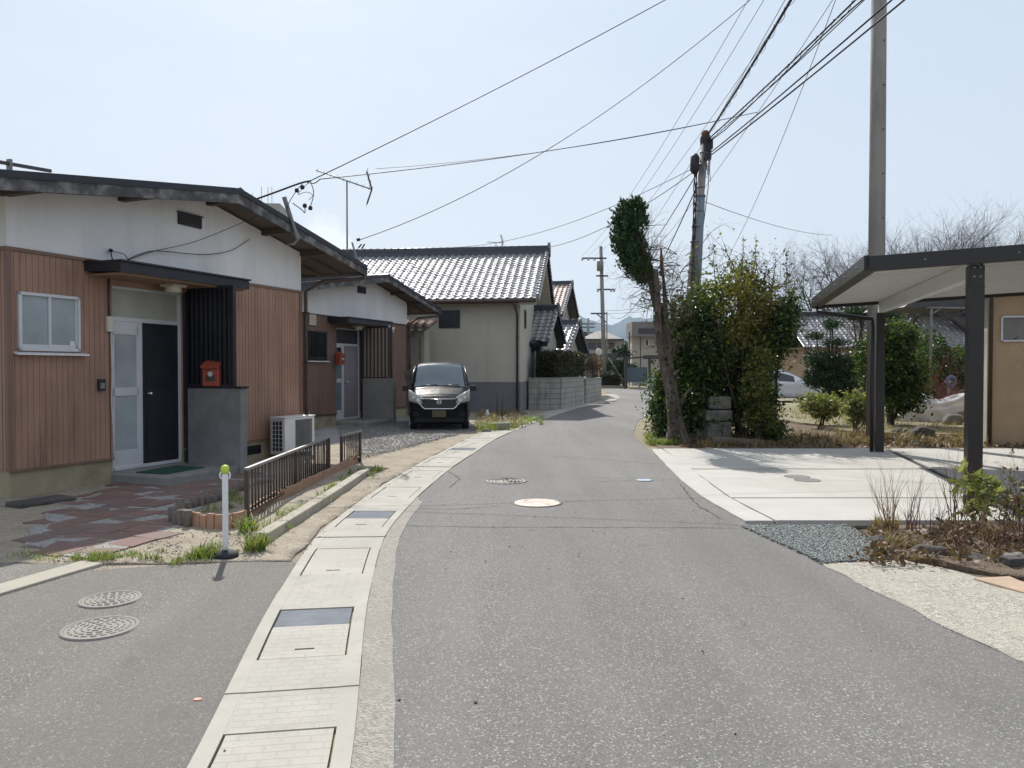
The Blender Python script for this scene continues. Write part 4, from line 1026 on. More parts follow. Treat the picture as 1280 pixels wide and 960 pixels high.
g5 = gable_house('tiled_house', 2.35, 35.6, -R(20), 5, 2.7, 2.6, 3.72, 'second low tiled gable house, between the first one and the hedge', mt['cream_stucco'], mt['kawara'], ov=.5, vg=.4)
g6 = gable_house('two_storey_house', 2.45, 43, -R(13), 7, 5.0, 4.9, 6.55, 'taller house with reddish brown tiled roof rising behind the low gables', mt['far_wall'], mt['kawara_brown'], ov=.6, vg=.5)
# grey block of flats far behind the nearest roof
p = at(336, 262, 60); root = empty('grey_building', (p.x, 60, 0), R(5), 'grey flat-topped building far behind the nearest roof', 'building')
m = MB().box(-1.6,.85,0,5,0,at(322,254,60).z); m.build('wall', mt['far_wall'], root)
m = MB(); 
for q in (-1.3,-.6,-.1,.2): m.tube([(q,.2,at(322,254,60).z),(q,.2,at(322,254,60).z+.8+.5*(q > -1))], .02, 5)
m.build('aerials', mt['thin_cable'], root)
p = at(400, 300, 48); root = empty('distant_house', (p.x, 48, 0), R(0), 'dark roof corner of a house behind the nearest gable', 'house')
zz = at(395, 293, 48).z
m = MB().box(-3,.9,0,5,0,zz-1.6); m.build('wall', mt['far_wall'], root)
m = MB().prism([(-3,zz-.1),(-.25,zz),(1.5,zz-1.1),(1.5,zz-1.3),(-3,zz-.5)], -.3, 5, 'y'); m.build('roof', mt['far_roof'], root)

# block walls with hedge
def blockm():
    t = NT('concrete_block'); br = t.n.new('ShaderNodeTexBrick'); br.offset = 0
    mp = t.n.new('ShaderNodeMapping'); mp.inputs['Rotation'].default_value = (math.pi/2, 0, 0); t.l.new(t.tc.outputs['UV'], br.inputs['Vector'])
    for k, q in (('Scale', 1.), ('Mortar Size', .008), ('Brick Width', .4), ('Row Height', .2)): br.inputs[k].default_value = q
    br.inputs['Color1'].default_value = (.40,.39,.35,1); br.inputs['Color2'].default_value = (.33,.32,.29,1); br.inputs['Mortar'].default_value = (.11,.105,.095,1)
    c = t.mix(t.mapr(t.noise(2.5,7,.7,t.vec('Object',(2,2,.4))), .45,.7,0,.65), br.outputs['Color'], (.10,.10,.085)); t.col(c); t.set(Roughness=.92)
    t.bump(t.math('SUBTRACT', t.math('MULTIPLY', t.noise(50,3), .3), br.outputs['Fac']), .6, .01); return t.m
mt['block_wall'] = blockm()
def block_wall(p0, p1, h, th, label, pilasters=()):
    p0, p1 = Vector(p0), Vector(p1); d = p1-p0; L = d.length
    e = empty('block_wall', (p0.x, p0.y, 0), math.atan2(d.y, d.x), label, 'wall', 'block walls past the storehouse')
    V = []; U = []; F = []
    def face(a, b, c, q, ua, ub, va, vb): 
        k = len(V); V.extend([a,b,c,q]); U.extend([(ua,va),(ub,va),(ub,vb),(ua,vb)]); F.append((k,k+1,k+2,k+3))
    face((0,0,0),(L,0,0),(L,0,h),(0,0,h),0,L,0,h); face((L,th,0),(0,th,0),(0,th,h),(L,th,h),0,L,0,h)
    face((L,0,0),(L,th,0),(L,th,h),(L,0,h),0,th,0,h); face((0,th,0),(0,0,0),(0,0,h),(0,th,h),0,th,0,h)
    m = MB(); m.add(V, F); m.uv = U; m.build('blocks', mt['block_wall'], e)
    m = MB(); m.box(-.01,L+.01,-.015,th+.015,h,h+.05); m.build('coping', mt['concrete'], e, bevel=.01)
    return e
block_wall((.62,28.8), (1.86,28.8), 1.15, .15, 'short block wall meeting the storehouse side, under the entrance')
block_wall((1.87,28.8), (3.08,32.9), 1.15, .15, 'long block wall under the hedge, along the road')
block_wall((3.3,34.2), (4.6,39.5), 1.05, .15, 'farther block wall past the hedge, with a stain at its corner')
# ================================================================ FOLIAGE TOOLS
def leaf_mesh(name, C, size, mat, parent=None, seed=0, aspect=.5, upb=0., label=None):
    """one small folded leaf per centre"""
    rng = np.random.default_rng(seed); n = len(C)
    u = rng.normal(size=(n,3)); u[:,2] += upb; u /= np.linalg.norm(u, axis=1, keepdims=True)
    v = np.cross(u, rng.normal(size=(n,3))); v /= np.linalg.norm(v, axis=1, keepdims=True); w_ = np.cross(u, v)
    s = (size*rng.uniform(.45,1.65,(n,1)))
    L, Wd = s*.5, s*aspect*.5
    V = np.stack([C-u*L, C+v*Wd+w_*Wd*.3, C+u*L, C-v*Wd+w_*Wd*.3], 1).reshape(-1,3)
    F = np.arange(4*n).reshape(-1,4)
    o = fast_mesh(name, V, F, mat, parent)
    if label: o['label'] = label
    return o
def crown_pts(blobs, n, seed=0, clump=.12, per=14, shell=.55, gaps=.0):
    """blobs: (cx,cy,cz,rx,ry,rz). clumpy points, denser to the outside"""
    rng = np.random.default_rng(seed); B = np.array(blobs, float); wv = (B[:,3]*B[:,4]*B[:,5])**.75; wv /= wv.sum()
    k = max(1, n//per); idx = rng.choice(len(B), k, p=wv); d = rng.normal(size=(k,3)); d /= np.linalg.norm(d, axis=1, keepdims=True)
    r = (shell+(1-shell)*rng.uniform(0,1,(k,1))**.7)*rng.uniform(.82,1.12,(k,1)); c = B[idx,:3]+d*B[idx,3:]*r
    out_ = rng.random(k) < .05; c[out_] += (d[out_]*.25+np.array([0,0,.22]))*B[idx][out_,3:]*rng.uniform(.4,1.3,(int(out_.sum()),1))
    P = np.repeat(c, per, 0)+rng.normal(size=(k*per,3))*clump*rng.uniform(.5,1.4,(k,1)).repeat(per,0)
    return P
def branches(mb, p, d, L, r, depth, rng, spread=.7, up=.15, kids=3, seg=3, sides=5, wob=.18, shrink=.68, tips=None, rk=.68):
    pts = [Vector(p)]; d = Vector(d).normalized(); cur = Vector(p)
    for i in range(seg):
        d = (d+Vector((rng.gauss(0,wob), rng.gauss(0,wob), rng.gauss(0,wob)+up*.3))).normalized(); cur = cur+d*L/seg; pts.append(cur)
    rs = [r*(1-.45*i/seg) for i in range(seg+1)]
    mb.tube(pts, rs, sides if depth > 1 else 3, cap=False)
    if tips is not None and depth <= 1: tips += pts[1:]
    if depth == 0: return
    for k in range(kids):
        q = rng.randint(max(1, seg-2), seg) if k else seg
        dd = (d+Vector((rng.gauss(0,spread), rng.gauss(0,spread), rng.gauss(0,spread)+up))).normalized()
        branches(mb, pts[q], dd, L*shrink*rng.uniform(.75,1.2), rs[q]*rk, depth-1, rng, spread, up, kids, seg, sides, wob, shrink, tips, rk)
def shrub(name, x, y, blobs, n, size, mat, label, cat='shrub', seed=1, clump=.12, per=14, trunk=None, group=None, aspect=.5, shell=.5, stem_m='bark_dark', stems=5, z0=0):
    e = empty(name, (x, y, z0), 0, label, cat, group); rng = random.Random(seed)
    leaf_mesh('foliage', crown_pts(blobs, n, seed, clump, per, shell), size, mt[mat], e, seed, aspect)
    mb = MB(); 
    for k in range(stems):
        b = blobs[k % len(blobs)]; a = rng.uniform(0, 6.28); p0 = Vector((rng.uniform(-.08,.08), rng.uniform(-.08,.08), -.03)); p1 = Vector((b[0]+rng.uniform(-.3,.3)*b[3], b[1]+rng.uniform(-.3,.3)*b[4], b[2]+.2*b[5]))
        mid = p0.lerp(p1, .5)+Vector((rng.uniform(-.1,.1), rng.uniform(-.1,.1), .05)); r0 = trunk or .02
        mb.tube([p0, p0.lerp(mid,.6), mid, p1], [r0, r0*.85, r0*.65, r0*.25], 6)
        branches(mb, mid, p1-mid, (p1-mid).length*.8, r0*.5, 2, rng, .6, .2, 3)
    mb.build('stem', mt[stem_m], e)
    return e
def tuft(mb_v, x, y, z, n, h, spread, rng, lean=.95):
    for k in range(n):
        a = rng.uniform(0, 6.283); r = spread*math.sqrt(rng.random()); bx, by = x+r*math.cos(a), y+r*math.sin(a)
        hh = h*rng.uniform(.4,1.15); b = rng.uniform(0, 6.283); ln = hh*lean*rng.uniform(.3,1.6); wd = h*.026+.0014
        px, py = math.cos(b+1.57)*wd, math.sin(b+1.57)*wd; dx, dy = math.cos(b)*ln, math.sin(b)*ln
        mb_v.append(((bx-px,by-py,z),(bx+px,by+py,z),(bx+dx*.4+px*.7,by+dy*.4+py*.7,z+hh*.6),(bx+dx*.4-px*.7,by+dy*.4-py*.7,z+hh*.6),(bx+dx,by+dy,z+hh*.95)))
def blades(name, spec, mat, label, cat='grass', seed=1, parent=None):
    rng = random.Random(seed); L = []
    for (x, y, z, n, h, s) in spec: tuft(L, x, y, z, n, h, s, rng)
    V = np.array(L, dtype=np.float32).reshape(-1,3); n = len(L); b = np.arange(n)*5
    V4 = V; F = np.concatenate([np.stack([b,b+1,b+2,b+3],1), np.stack([b+3,b+2,b+4,b+4],1)])
    me = bpy.data.meshes.new(name); me.from_pydata([tuple(v) for v in V4], [], [tuple(f) for f in np.stack([b,b+1,b+2,b+3],1)]+[tuple(f) for f in np.stack([b+3,b+2,b+4],1)]); me.update()
    o = bpy.data.objects.new(name, me); COL.objects.link(o); me.materials.append(mat)
    if parent: o.parent = parent
    else: tag(o, label, cat, kind='stuff')
    return o

# ================================================================ TREES AND PLANTS
# leaning conifer at the road edge
def conifer():
    e = empty('leaning_conifer', (3.28, 15.45, 0), 0, 'leaning conifer with bare trunk and one dark green tuft at its top', 'tree')
    o = Vector((3.28, 15.45, 0)); S = lambda px, py, Y=15.45: at(px, py, Y)-o
    rng = random.Random(4)
    tp = [S(850,556), S(843,520), S(838,480), S(832,440), S(826,405), S(820,375), S(813,345), S(806,318), S(797,290), S(790,268)]
    tp[0].z = -.06
    rad = [.23,.17,.145,.125,.115,.10,.09,.075,.055,.03]
    mb = MB(); pts = cr3(tp, 4); rr = np.interp(np.linspace(0,1,len(pts)), np.linspace(0,1,len(rad)), rad)
    fine = cr3(tp, 14); fr = np.interp(np.linspace(0,1,len(fine)), np.linspace(0,1,len(rad)), rad)*.80; NN = 40; VV = []
    for i, (p, r) in enumerate(zip(fine, fr)):
        for k in range(NN):
            a = 2*math.pi*k/NN; tw = a+p.z*.55
            rdg = .16*mnoise.noise(Vector((math.cos(tw)*2.6, math.sin(tw)*2.6, p.z*.5)))+.10*mnoise.noise(Vector((math.cos(tw)*7, math.sin(tw)*7, p.z*1.4+9)))+.05*mnoise.noise(Vector((math.cos(a)*9, math.sin(a)*9, p.z*12)))
            q = r*(1+rdg*1.6); VV.append((p.x+math.cos(a)*q, p.y+math.sin(a)*q, p.z))
    mb.add(VV, [(i*NN+k, i*NN+(k+1) % NN, (i+1)*NN+(k+1) % NN, (i+1)*NN+k) for i in range(len(fine)-1) for k in range(NN)], True)
    for k in range(9):                                   # sawn stubs and knots
        i = rng.randint(30, len(fine)-40); a = rng.uniform(0, 6.28); d = Vector((math.cos(a), math.sin(a), .5)); r = fr[i]; mb.tube([fine[i], fine[i]+d*(r*1.25), fine[i]+d*(r*1.25+rng.uniform(.03,.16))], [r*.5, r*.3, r*.22], 7)
    # twin strand of wood twisting round the trunk
    p2 = [p+Vector((.10*math.cos(i*.22+.3), -.08+.10*math.sin(i*.22), 0)) for i, p in enumerate(pts[:26])]
    mb.tube(p2, [r*.62 for r in rr[:26]], 10)
    p3 = [p+Vector((-.10*math.cos(i*.18), -.06, 0)) for i, p in enumerate(pts[:20])]; mb.tube(p3, [r*.5 for r in rr[:20]], 8)
    mb.tube([S(846,520), S(853,500), S(862,485)], [.05,.035,.015], 8); mb.tube([S(838,455),S(842,438),S(846,425)],[.045,.03,.01],8)
    # second dead stub
    mb.tube([S(836,470,15.7), S(834,420,15.7), S(831,370,15.7), S(829,345,15.7)], [.07,.06,.045,.03], 10)
    for k in range(4): 
        a = rng.uniform(0,6.3); mb.tube([Vector((.1*math.cos(a),.1*math.sin(a),.35)), Vector((.2*math.cos(a),.2*math.sin(a),.08)), Vector((.38*math.cos(a),.38*math.sin(a),-.05))], [.08,.07,.03], 7)
    mb.build('trunk', mt['bark'], e)
    mb = MB(); mb.tube([S(828,345,15.68), S(827,325,15.68), S(826,309,15.68)], [.04,.035,.015], 8); mb.build('broken_stub', mt['rusty'], e)
    # crown: many short upward sprays
    axis = [(S(792,258),.13),(S(790,264),.27),(S(787,278),.36),(S(786,295),.40),(S(788,313),.39),(S(793,328),.35),(S(800,341),.27),(S(804,352),.14)]
    rg = np.random.default_rng(8); P = []
    for i in range(len(axis)-1):
        (a, ra), (b, rb) = axis[i], axis[i+1]
        for k in range(170):
            t = rg.random(); c = np.array(a.lerp(b, t)); r = ra+(rb-ra)*t; q = rg.normal(size=3); q[2] *= .5; q /= np.linalg.norm(q)
            st = c+q*r*rg.uniform(.1,.98); dirv = q*.5+np.array([-.1,0,.9])+rg.normal(size=3)*.2; dirv /= np.linalg.norm(dirv); ln = rg.uniform(.07,.20)
            m_ = 34; tt = rg.random(m_)[:,None]; P.append(st+dirv*ln*tt+rg.normal(size=(m_,3))*.022*(1.2-tt))
    leaf_mesh('crown', np.concatenate(P), .048, mt['conifer'], e, 3, .45, .8)
    mb = MB()
    for k in range(60):
        i = rng.randint(10, len(pts)-6); branches(mb, pts[i]+Vector((rng.uniform(-.1,.1), -.12, 0)), (rng.gauss(0,.5), rng.gauss(-.1,.3), rng.uniform(-.2,1)), rng.uniform(.25,.6), .008, 2, rng, .5, .1, 3)
    for k in range(26): 
        i = rng.randint(20, len(pts)-2); branches(mb, pts[i], (rng.gauss(0,.8), rng.gauss(0,.5), rng.uniform(-.3,.8)), rng.uniform(.2,.4), .012, 2, rng, .7, .05, 3)
    # dead twigs hanging under the crown and round the trunk
    for k in range(34):
        p = S(rng.uniform(798,832), rng.uniform(318,395)); d = (rng.gauss(.1,.8), rng.gauss(0,.5), rng.uniform(-1,.3)); branches(mb, p, d, rng.uniform(.25,.55), .009, 2, rng, .8, -.1, 3)
    mb.build('dead_twigs', mt['twig'], e)
    return e
def cr3(P, n):
    P = [Vector(p) for p in P]; out = []
    for i in range(len(P)-1):
        p0 = P[max(i-1,0)]; p1 = P[i]; p2 = P[i+1]; p3 = P[min(i+2,len(P)-1)]
        for k in range(n):
            t = k/n; out.append(.5*((2*p1)+(p2-p0)*t+(2*p0-5*p1+4*p2-p3)*t*t+(3*p1-p0-3*p2+p3)*t**3))
    out.append(P[-1]); return out
conifer()
# bare vines climbing over the conifer and the hedge
def vines(x, y, z0, n, label, box, seed, mat='twig', leaves=0, L=.6):
    e = empty('bare_vine', (x, y, 0), 0, label, 'vine'); rng = random.Random(seed); mb = MB(); tips = []
    for k in range(n):
        p = Vector((rng.uniform(box[0],box[1]), rng.uniform(box[2],box[3]), rng.uniform(box[4],box[5]))); d = Vector((rng.gauss(.2,.6), rng.gauss(0,.4), rng.uniform(-.1,1)))
        branches(mb, p, d, L*rng.uniform(.6,1.3), .009, 3, rng, .75, -.08, 3, 4, wob=.3, tips=tips)
    mb.build('stems', mt[mat], e)
    if leaves:
        T = np.array([tuple(t) for t in tips]); r = np.random.default_rng(seed); T = T[r.choice(len(T), min(leaves, len(T)), replace=False)]
        leaf_mesh('leaves', T+r.normal(size=T.shape)*.02, .05, mt['olive_leaf'], e, seed, .6)
    return e
vines(3.2, 15.8, 0, 24, 'tangle of bare brown vines between the leaning conifer and the hedge', (.0,.55,-.2,.4,2.6,3.9), 3, leaves=120)
vines(5.1, 16.4, 0, 26, 'bare twiggy vine arching over the top of the yellowing tree', (-.5,.75,-.3,.4,3.1,3.75), 9, leaves=220, L=.5)

# evergreen mass behind the slab
def pb_(px, py, Y, rx, ry, rz, ox, oy):
    p = at(px, py, Y); return (p.x-ox, p.y-oy, p.z, rx, ry, rz)
def mass(name, px, Y, blobs, *a, **k):
    x = (px-640)/960*Y; return shrub(name, x, Y, [pb_(q[0], q[1], Y+q[2], q[3], q[4], q[5], x, Y) for q in blobs], *a, **k)
mass('evergreen_shrub', 872, 16.3, [(868,395,0,.55,.6,.50),(875,440,0,.65,.7,.6),(866,490,0,.55,.7,.6),(878,525,-.1,.5,.6,.4),(850,425,0,.38,.4,.5)], 16500, .078, 'dark_leaf', 'dark evergreen shrub directly right of the leaning conifer', seed=11, trunk=.05, per=16, clump=.10)
mass('ivy_shrub', 832, 16.2, [(828,515,0,.22,.3,.45),(835,545,-.1,.22,.3,.25),(828,480,.2,.16,.3,.3)], 5200, .065, 'dark_leaf', 'ivy growing at the foot of the leaning conifer, road side', 'ivy', seed=12, stems=3)
mass('yellowing_tree', 925, 16.6, [(925,352,0,.42,.5,.36),(893,372,0,.45,.5,.42),(935,410,-.2,.5,.5,.55),(915,450,-.1,.55,.6,.6),(945,370,0,.32,.4,.35)], 7600, .08, 'olive_leaf', 'broadleaf tree with olive leaves in the middle of the hedge', 'tree', seed=13, trunk=.07, per=13, clump=.11)
mass('yellow_shrub', 930, 15.9, [(928,362,0,.26,.25,.28),(958,372,0,.22,.25,.22),(895,382,0,.2,.22,.24),(936,395,0,.32,.25,.35),(925,420,0,.22,.2,.25),(952,388,0,.2,.2,.22),(955,440,0,.2,.2,.25),(905,448,.1,.15,.2,.2)], 2500, .07, 'yellow_leaf', 'yellow-leaved climber in front of the olive tree', seed=14, stems=3, per=9, clump=.10, stem_m='twig')
mass('evergreen_shrub', 968, 16.2, [(972,415,0,.42,.5,.5),(980,395,0,.28,.4,.4),(943,462,0,.42,.5,.45),(945,505,-.2,.45,.5,.42),(960,540,-.4,.45,.4,.25),(985,345,0,.05,.05,.35),(992,375,.1,.09,.1,.25)], 12500, .072, 'dark_leaf', 'glossy dark shrub at the right end of the hedge, before the white car', seed=15, trunk=.045, per=15, clump=.085)
mass('olive_shrub', 948, 15.2, [(945,485,0,.25,.3,.36),(952,522,0,.36,.3,.26),(948,455,.2,.22,.2,.3)], 4600, .06, 'olive_leaf', 'small olive-green shrub low in front of the dark hedge', seed=16, per=11, clump=.08)
mass('evergreen_shrub', 905, 17.6, [(890,430,0,.7,.7,.7),(930,440,0,.8,.7,.8),(905,500,0,.9,.7,.7),(930,470,0,.6,.7,.8),(870,480,.4,.6,.6,.8)], 15000, .09, 'dark_leaf', 'deep dark evergreen filling the back of the hedge', seed=17, trunk=.06, per=16, clump=.13)
# garden behind the carport
mass('topiary_pine', 1036, 25.5, [(1040,405,0,.36,.3,.13),(1020,420,0,.30,.3,.11),(1045,428,0,.42,.3,.12),(1028,450,0,.75,.5,.30),(1055,458,.1,.75,.5,.4),(1022,472,0,.5,.4,.35),(1050,480,0,.75,.5,.4),(1060,497,0,.5,.4,.3),(1042,505,.3,.5,.4,.4)], 30000, .085, 'pine_leaf', 'cloud-pruned pine left of the carport post', 'tree', seed=21, trunk=.07, per=22, clump=.06, shell=.3, aspect=.3)
mass('topiary_pine', 1085, 27, [(1070,392,0,.5,.4,.22),(1105,395,0,.6,.4,.2)], 5200, .09, 'pine_leaf', 'clipped pine top showing just under the carport roof', 'tree', seed=22, trunk=.06, per=22, clump=.06, shell=.3, aspect=.3)
mass('camellia_bush', 1115, 19.6, [(1118,425,0,.62,.6,.45),(1110,460,0,.72,.7,.55),(1125,495,0,.6,.6,.45),(1095,440,.2,.5,.5,.4),(1140,470,.1,.45,.5,.4)], 20000, .078, 'dark_leaf', 'dense rounded camellia behind the rear carport post', 'bush', seed=23, trunk=.05, per=16, clump=.10)
mass('aucuba_bush', 1024, 19.5, [(1022,505,0,.42,.4,.20),(1034,512,0,.35,.3,.18)], 2600, .11, 'bright_leaf', 'low pale-leaved bush in the garden below the white car', 'bush', seed=24, per=9, clump=.09, aspect=.32)
mass('aucuba_bush', 1068, 17.5, [(1068,505,0,.24,.25,.22),(1075,522,0,.22,.2,.2)], 1500, .10, 'bright_leaf', 'small yellow-green bush beside the rear carport post', 'bush', seed=25, per=9, clump=.08, aspect=.35)
def bare_bush(name, px, Y, h, n, mat, label, cat, seed, spread=.7, L=None, kids=3, depth=3, r=.014, width=.25, rx=None):
    x = (px-640)/960*Y; e = empty(name, (x, Y, 0), 0, label, cat); rng = random.Random(seed); mb = MB(); tips = []
    for k in range(n):
        a = rng.uniform(0, 6.283); d = (math.cos(a)*width*rng.uniform(.3,1.3), math.sin(a)*width*rng.uniform(.3,1.3), 1)
        branches(mb, (rng.uniform(-.1,.1)*(rx or 1), rng.uniform(-.1,.1), -.03), d, (L or h*.42)*rng.uniform(.7,1.2), r, depth, rng, spread, .15, kids, 4, 5, .12, .62, tips)
    mb.build('stems', mt[mat], e); return e, tips
bare_bush('bare_shrub', 1172, 21.5, 2.2, 12, 'twig_red', 'reddish leafless shrub between the camellia and the tan building', 'shrub', 31, .55, r=.02, depth=4)
# cherry tree far behind
def bare_tree(name, px, Y, h, label, seed, mat='twig_grey', lean=(0,0)):
    x = (px-640)/960*Y; e = empty(name, (x, Y, 0), 0, label, 'tree', 'bare trees behind the garden'); rng = random.Random(seed); mb = MB()
    mb.tube([(0,0,-.1),(.1,0,h*.16),(.05,.1,h*.3)], [.26,.2,.18], 9); mb.build('trunk', mt['bark_dark'], e); mb = MB()
    for k in range(6):
        a = k*1.05+rng.uniform(-.3,.3); branches(mb, (.05,.1,h*.28), (math.cos(a)*1.1+lean[0], math.sin(a)*1.1, .75), h*.25, .13, 5, rng, .50, .03, 4, 3, 5, .1, .72, rk=.74)
    mb.build('branches', mt[mat], e); return e
bare_tree('cherry_tree', 1125, 46, 13.4, 'bare spreading tree behind the tall concrete pole', 41)
bare_tree('cherry_tree', 1212, 44, 13.2, 'bare spreading tree above the carport roof, farther right', 42)
bare_tree('cherry_tree', 1160, 50, 13.8, 'bare tree between the two others, farthest back', 43)
bare_tree('cherry_tree', 1065, 48, 12.6, 'lower bare tree left of the tall concrete pole', 44)
bare_tree('cherry_tree', 1262, 47, 13.2, 'bare tree at the right edge above the carport roof', 45)
# hedge on the block wall
def box_hedge(x0, y0, x1, y1, wd, z0, z1, n, mat, label, seed, name='hedge', size=.06):
    d = Vector((x1-x0, y1-y0)); L = d.length; e = empty(name, (x0, y0, 0), math.atan2(d.y, d.x), label, 'hedge'); r = np.random.default_rng(seed)
    P = r.uniform(0,1,(n,3)); ax = r.integers(0,5,n); e_ = .03
    P[ax == 0, 1] = 0; P[ax == 1, 1] = 1; P[ax == 2, 2] = 1; P[ax == 3, 0] = 0; P[ax == 4, 1] = 0
    P = P*np.array([L, wd, z1-z0])+np.array([0,0,z0])+r.normal(size=(n,3))*.045
    leaf_mesh('foliage', P, size, mt[mat], e, seed, .6); m = MB()
    rg = random.Random(seed)
    for q in np.arange(.2, L, .4): branches(m, (q, wd/2, 0), (0,0,1), (z1-z0)*.6+z0*.6, .02, 3, rg, .5, .2, 3)
    m.build('stems', mt['bark_dark'], e)
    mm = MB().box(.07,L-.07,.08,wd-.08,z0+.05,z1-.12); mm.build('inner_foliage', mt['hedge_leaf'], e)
box_hedge(1.75, 29.1, 3.2, 33.6, .8, 1.2, 2.15, 11000, 'hedge_leaf', 'clipped dark hedge on top of the block wall', 51, size=.075)
mass('dry_bush', 742, 37.5, [(742,456,0,.42,.4,.35)], 1800, .07, 'dead_leaf', 'small reddish brown bush on the farther block wall', seed=52, per=8)

# weeds
rng = random.Random(77)
def line_spec(pts, n, num, h, s, z=.02, jit=.06):
    out = []
    P = [gp(a, b) for a, b in pts]
    for k in range(n):
        i = rng.randint(0, len(P)-2); t = rng.random(); p = P[i].lerp(P[i+1], t); out.append((p.x+rng.gauss(0,jit), p.y+rng.gauss(0,jit), z, rng.randint(num//2, num), h*rng.uniform(.5,1.2), s*rng.uniform(.5,1.3)))
    return out
spec = line_spec([(262,694),(245,703),(160,700),(120,703),(100,700)], 34, 30, .07, .05)
spec += [(gp(a,b).x, gp(a,b).y, .02, n, h, s) for a, b, n, h, s in ((262,698,120,.13,.10),(245,700,80,.09,.09),(318,690,130,.16,.09),(310,668,90,.17,.08),(325,678,60,.12,.08),(330,684,60,.09,.08),(130,702,90,.07,.10),(165,699,70,.06,.09),(470,590,110,.10,.10),(447,575,60,.14,.07),(440,578,50,.14,.06),(60,700,70,.05,.12),(30,698,60,.05,.12),(462,597,60,.07,.08))]
blades('weeds', spec, mt['grass'], 'tufts of green weeds along the verge and beside the kerb', 'weeds', 5)
spec = line_spec([(335,672),(380,640),(420,612),(455,592)], 46, 22, .09, .05, .05)+line_spec([(250,628),(300,625),(305,635),(262,640)], 26, 26, .09, .07, .02, .1)
blades('weeds', spec, mt['grass'], 'weeds growing in the narrow bed under the railing', 'weeds', 6)
spec = line_spec([(600,540),(625,537),(650,530),(665,524)], 40, 36, .16, .14, .02, .25)+line_spec([(598,540),(640,532)], 20, 30, .22, .12, .03, .2)
blades('weeds', spec, mt['grass'], 'rough weeds in front of the storehouse beside the van', 'weeds', 7)
spec = line_spec([(812,556),(835,557),(845,556)], 34, 40, .14, .1, .02, .08)+line_spec([(812,548),(825,552)], 14, 40, .15, .08, .02, .08)
blades('grass', spec, mt['grass'], 'bright grass tuft at the foot of the leaning conifer', 'grass', 8)
spec = [(rng.uniform(3.6,14.5), rng.uniform(14.4,17.5), .03, 14, rng.uniform(.1,.25), .16) for k in range(420)]+[(rng.uniform(8,15), rng.uniform(17,26), .05, 14, rng.uniform(.1,.2), .25) for k in range(320)]
blades('dry_grass', spec, mt['dry_grass'], 'dry straw-coloured grass and litter along the back edge of the slab', 'dry grass', 9)
spec = [(rng.uniform(8,16), rng.uniform(17,30), .08, 14, rng.uniform(.06,.14), .3) for k in range(260)]
blades('grass', spec, mt['grass'], 'patchy green grass in the garden behind the slab', 'grass', 10)
L = []
for k in range(190):
    q = gp(rng.uniform(1085,1285), rng.uniform(668,712)); L.append((q.x+rng.gauss(0,.05), q.y+rng.gauss(0,.05), .05+abs(rng.gauss(0,.03))))
L = np.array(L).repeat(6, 0)+np.random.default_rng(3).normal(size=(1140,3))*np.array([.05,.05,.015])
o = leaf_mesh('leaf_litter', L, .045, mt['dead_leaf'], None, 3, .55); tag(o, 'brown dead leaves lying in the planting bed beside the slab', 'dead leaves', kind='stuff')
L = np.random.default_rng(5).uniform(0,1,(5200,3))*np.array([11,2.4,.06])+np.array([3.2,14.35,.04])
o = leaf_mesh('leaf_litter', L, .06, mt['dead_leaf'], None, 4, .55); tag(o, 'brown dead leaves under the hedge behind the slab', 'dead leaves', kind='stuff')

spec = [(gp(a,b).x+rng.gauss(0,.12), gp(a,b).y+rng.gauss(0,.2), .02, 22, h, .12) for a, b, h in [(rng.uniform(600,648), rng.uniform(519,537), rng.uniform(.1,.28)) for k in range(70)]]
blades('dry_grass', spec, mt['dry_grass'], 'dry pale weeds around the concrete block beside the van', 'dry grass', 15)
# planting bed plants (right foreground)
def bed_plant(name, px, py, h, n, mat, label, seed, spread=.3, width=.35, r=.005, leafm_=None, nl=0, ls=.05, depth=3, cat='plant'):
    p = gp(px, py); e = empty(name, (p.x, p.y, .03), 0, label, cat); rg = random.Random(seed); mb = MB(); tips = []
    for k in range(n):
        a = rg.uniform(0, 6.283); branches(mb, (rg.uniform(-.05,.05), rg.uniform(-.05,.05), -.02), (math.cos(a)*width*rg.uniform(.2,1.2), math.sin(a)*width*rg.uniform(.2,1.2), 1), h*.5*rg.uniform(.6,1.2), r, depth, rg, spread, .12, 2, 4, 4, .08, .6, tips)
    mb.build('stems', mt[mat], e)
    if nl:
        rr = np.random.default_rng(seed); T = np.array([tuple(t) for t in tips]); T = T[rr.choice(len(T), nl)]+rr.normal(size=(nl,3))*.03; leaf_mesh('leaves', T, ls, mt[leafm_], e, seed, .38)
    return e
mt['twig_tan'] = M('twig_tan', (.30,.21,.12), .9, .2, 6, 40, 0)
bed_plant('leafless_plant', 1112, 668, .62, 22, 'twig_tan', 'fan of thin straw-coloured stems at the slab edge', 61, .22, .45, .004)
bed_plant('leafless_plant', 1140, 672, .58, 14, 'twig_red', 'thin reddish leafless stems next to the straw-coloured ones', 62, .22, .35, .004)
bed_plant('leafless_plant', 1196, 668, .80, 12, 'twig_red', 'taller sparse reddish stems left of the front carport post', 63, .25, .35, .005)
bed_plant('leafy_shrub', 1222, 672, .55, 7, 'twig', 'small shrub with long yellow-green leaves by the front carport post', 64, .3, .35, .008, 'bright_leaf', 260, .095, 2)
bed_plant('leafy_shrub', 1275, 668, .62, 6, 'twig', 'dark stemmed shrub with pointed green leaves at the right edge', 65, .35, .45, .009, 'olive_leaf', 110, .08, 2)
bed_plant('rose_bush', 1285, 690, .70, 9, 'twig_red', 'wiry reddish bush in the lower right of the bed', 66, .45, .6, .006, 'dead_leaf', 160, .045, 3)
bed_plant('rose_bush', 1245, 692, .34, 12, 'twig_red', 'low tangled red-brown bush in the middle of the bed', 67, .6, .8, .004, 'dead_leaf', 240, .04, 3)
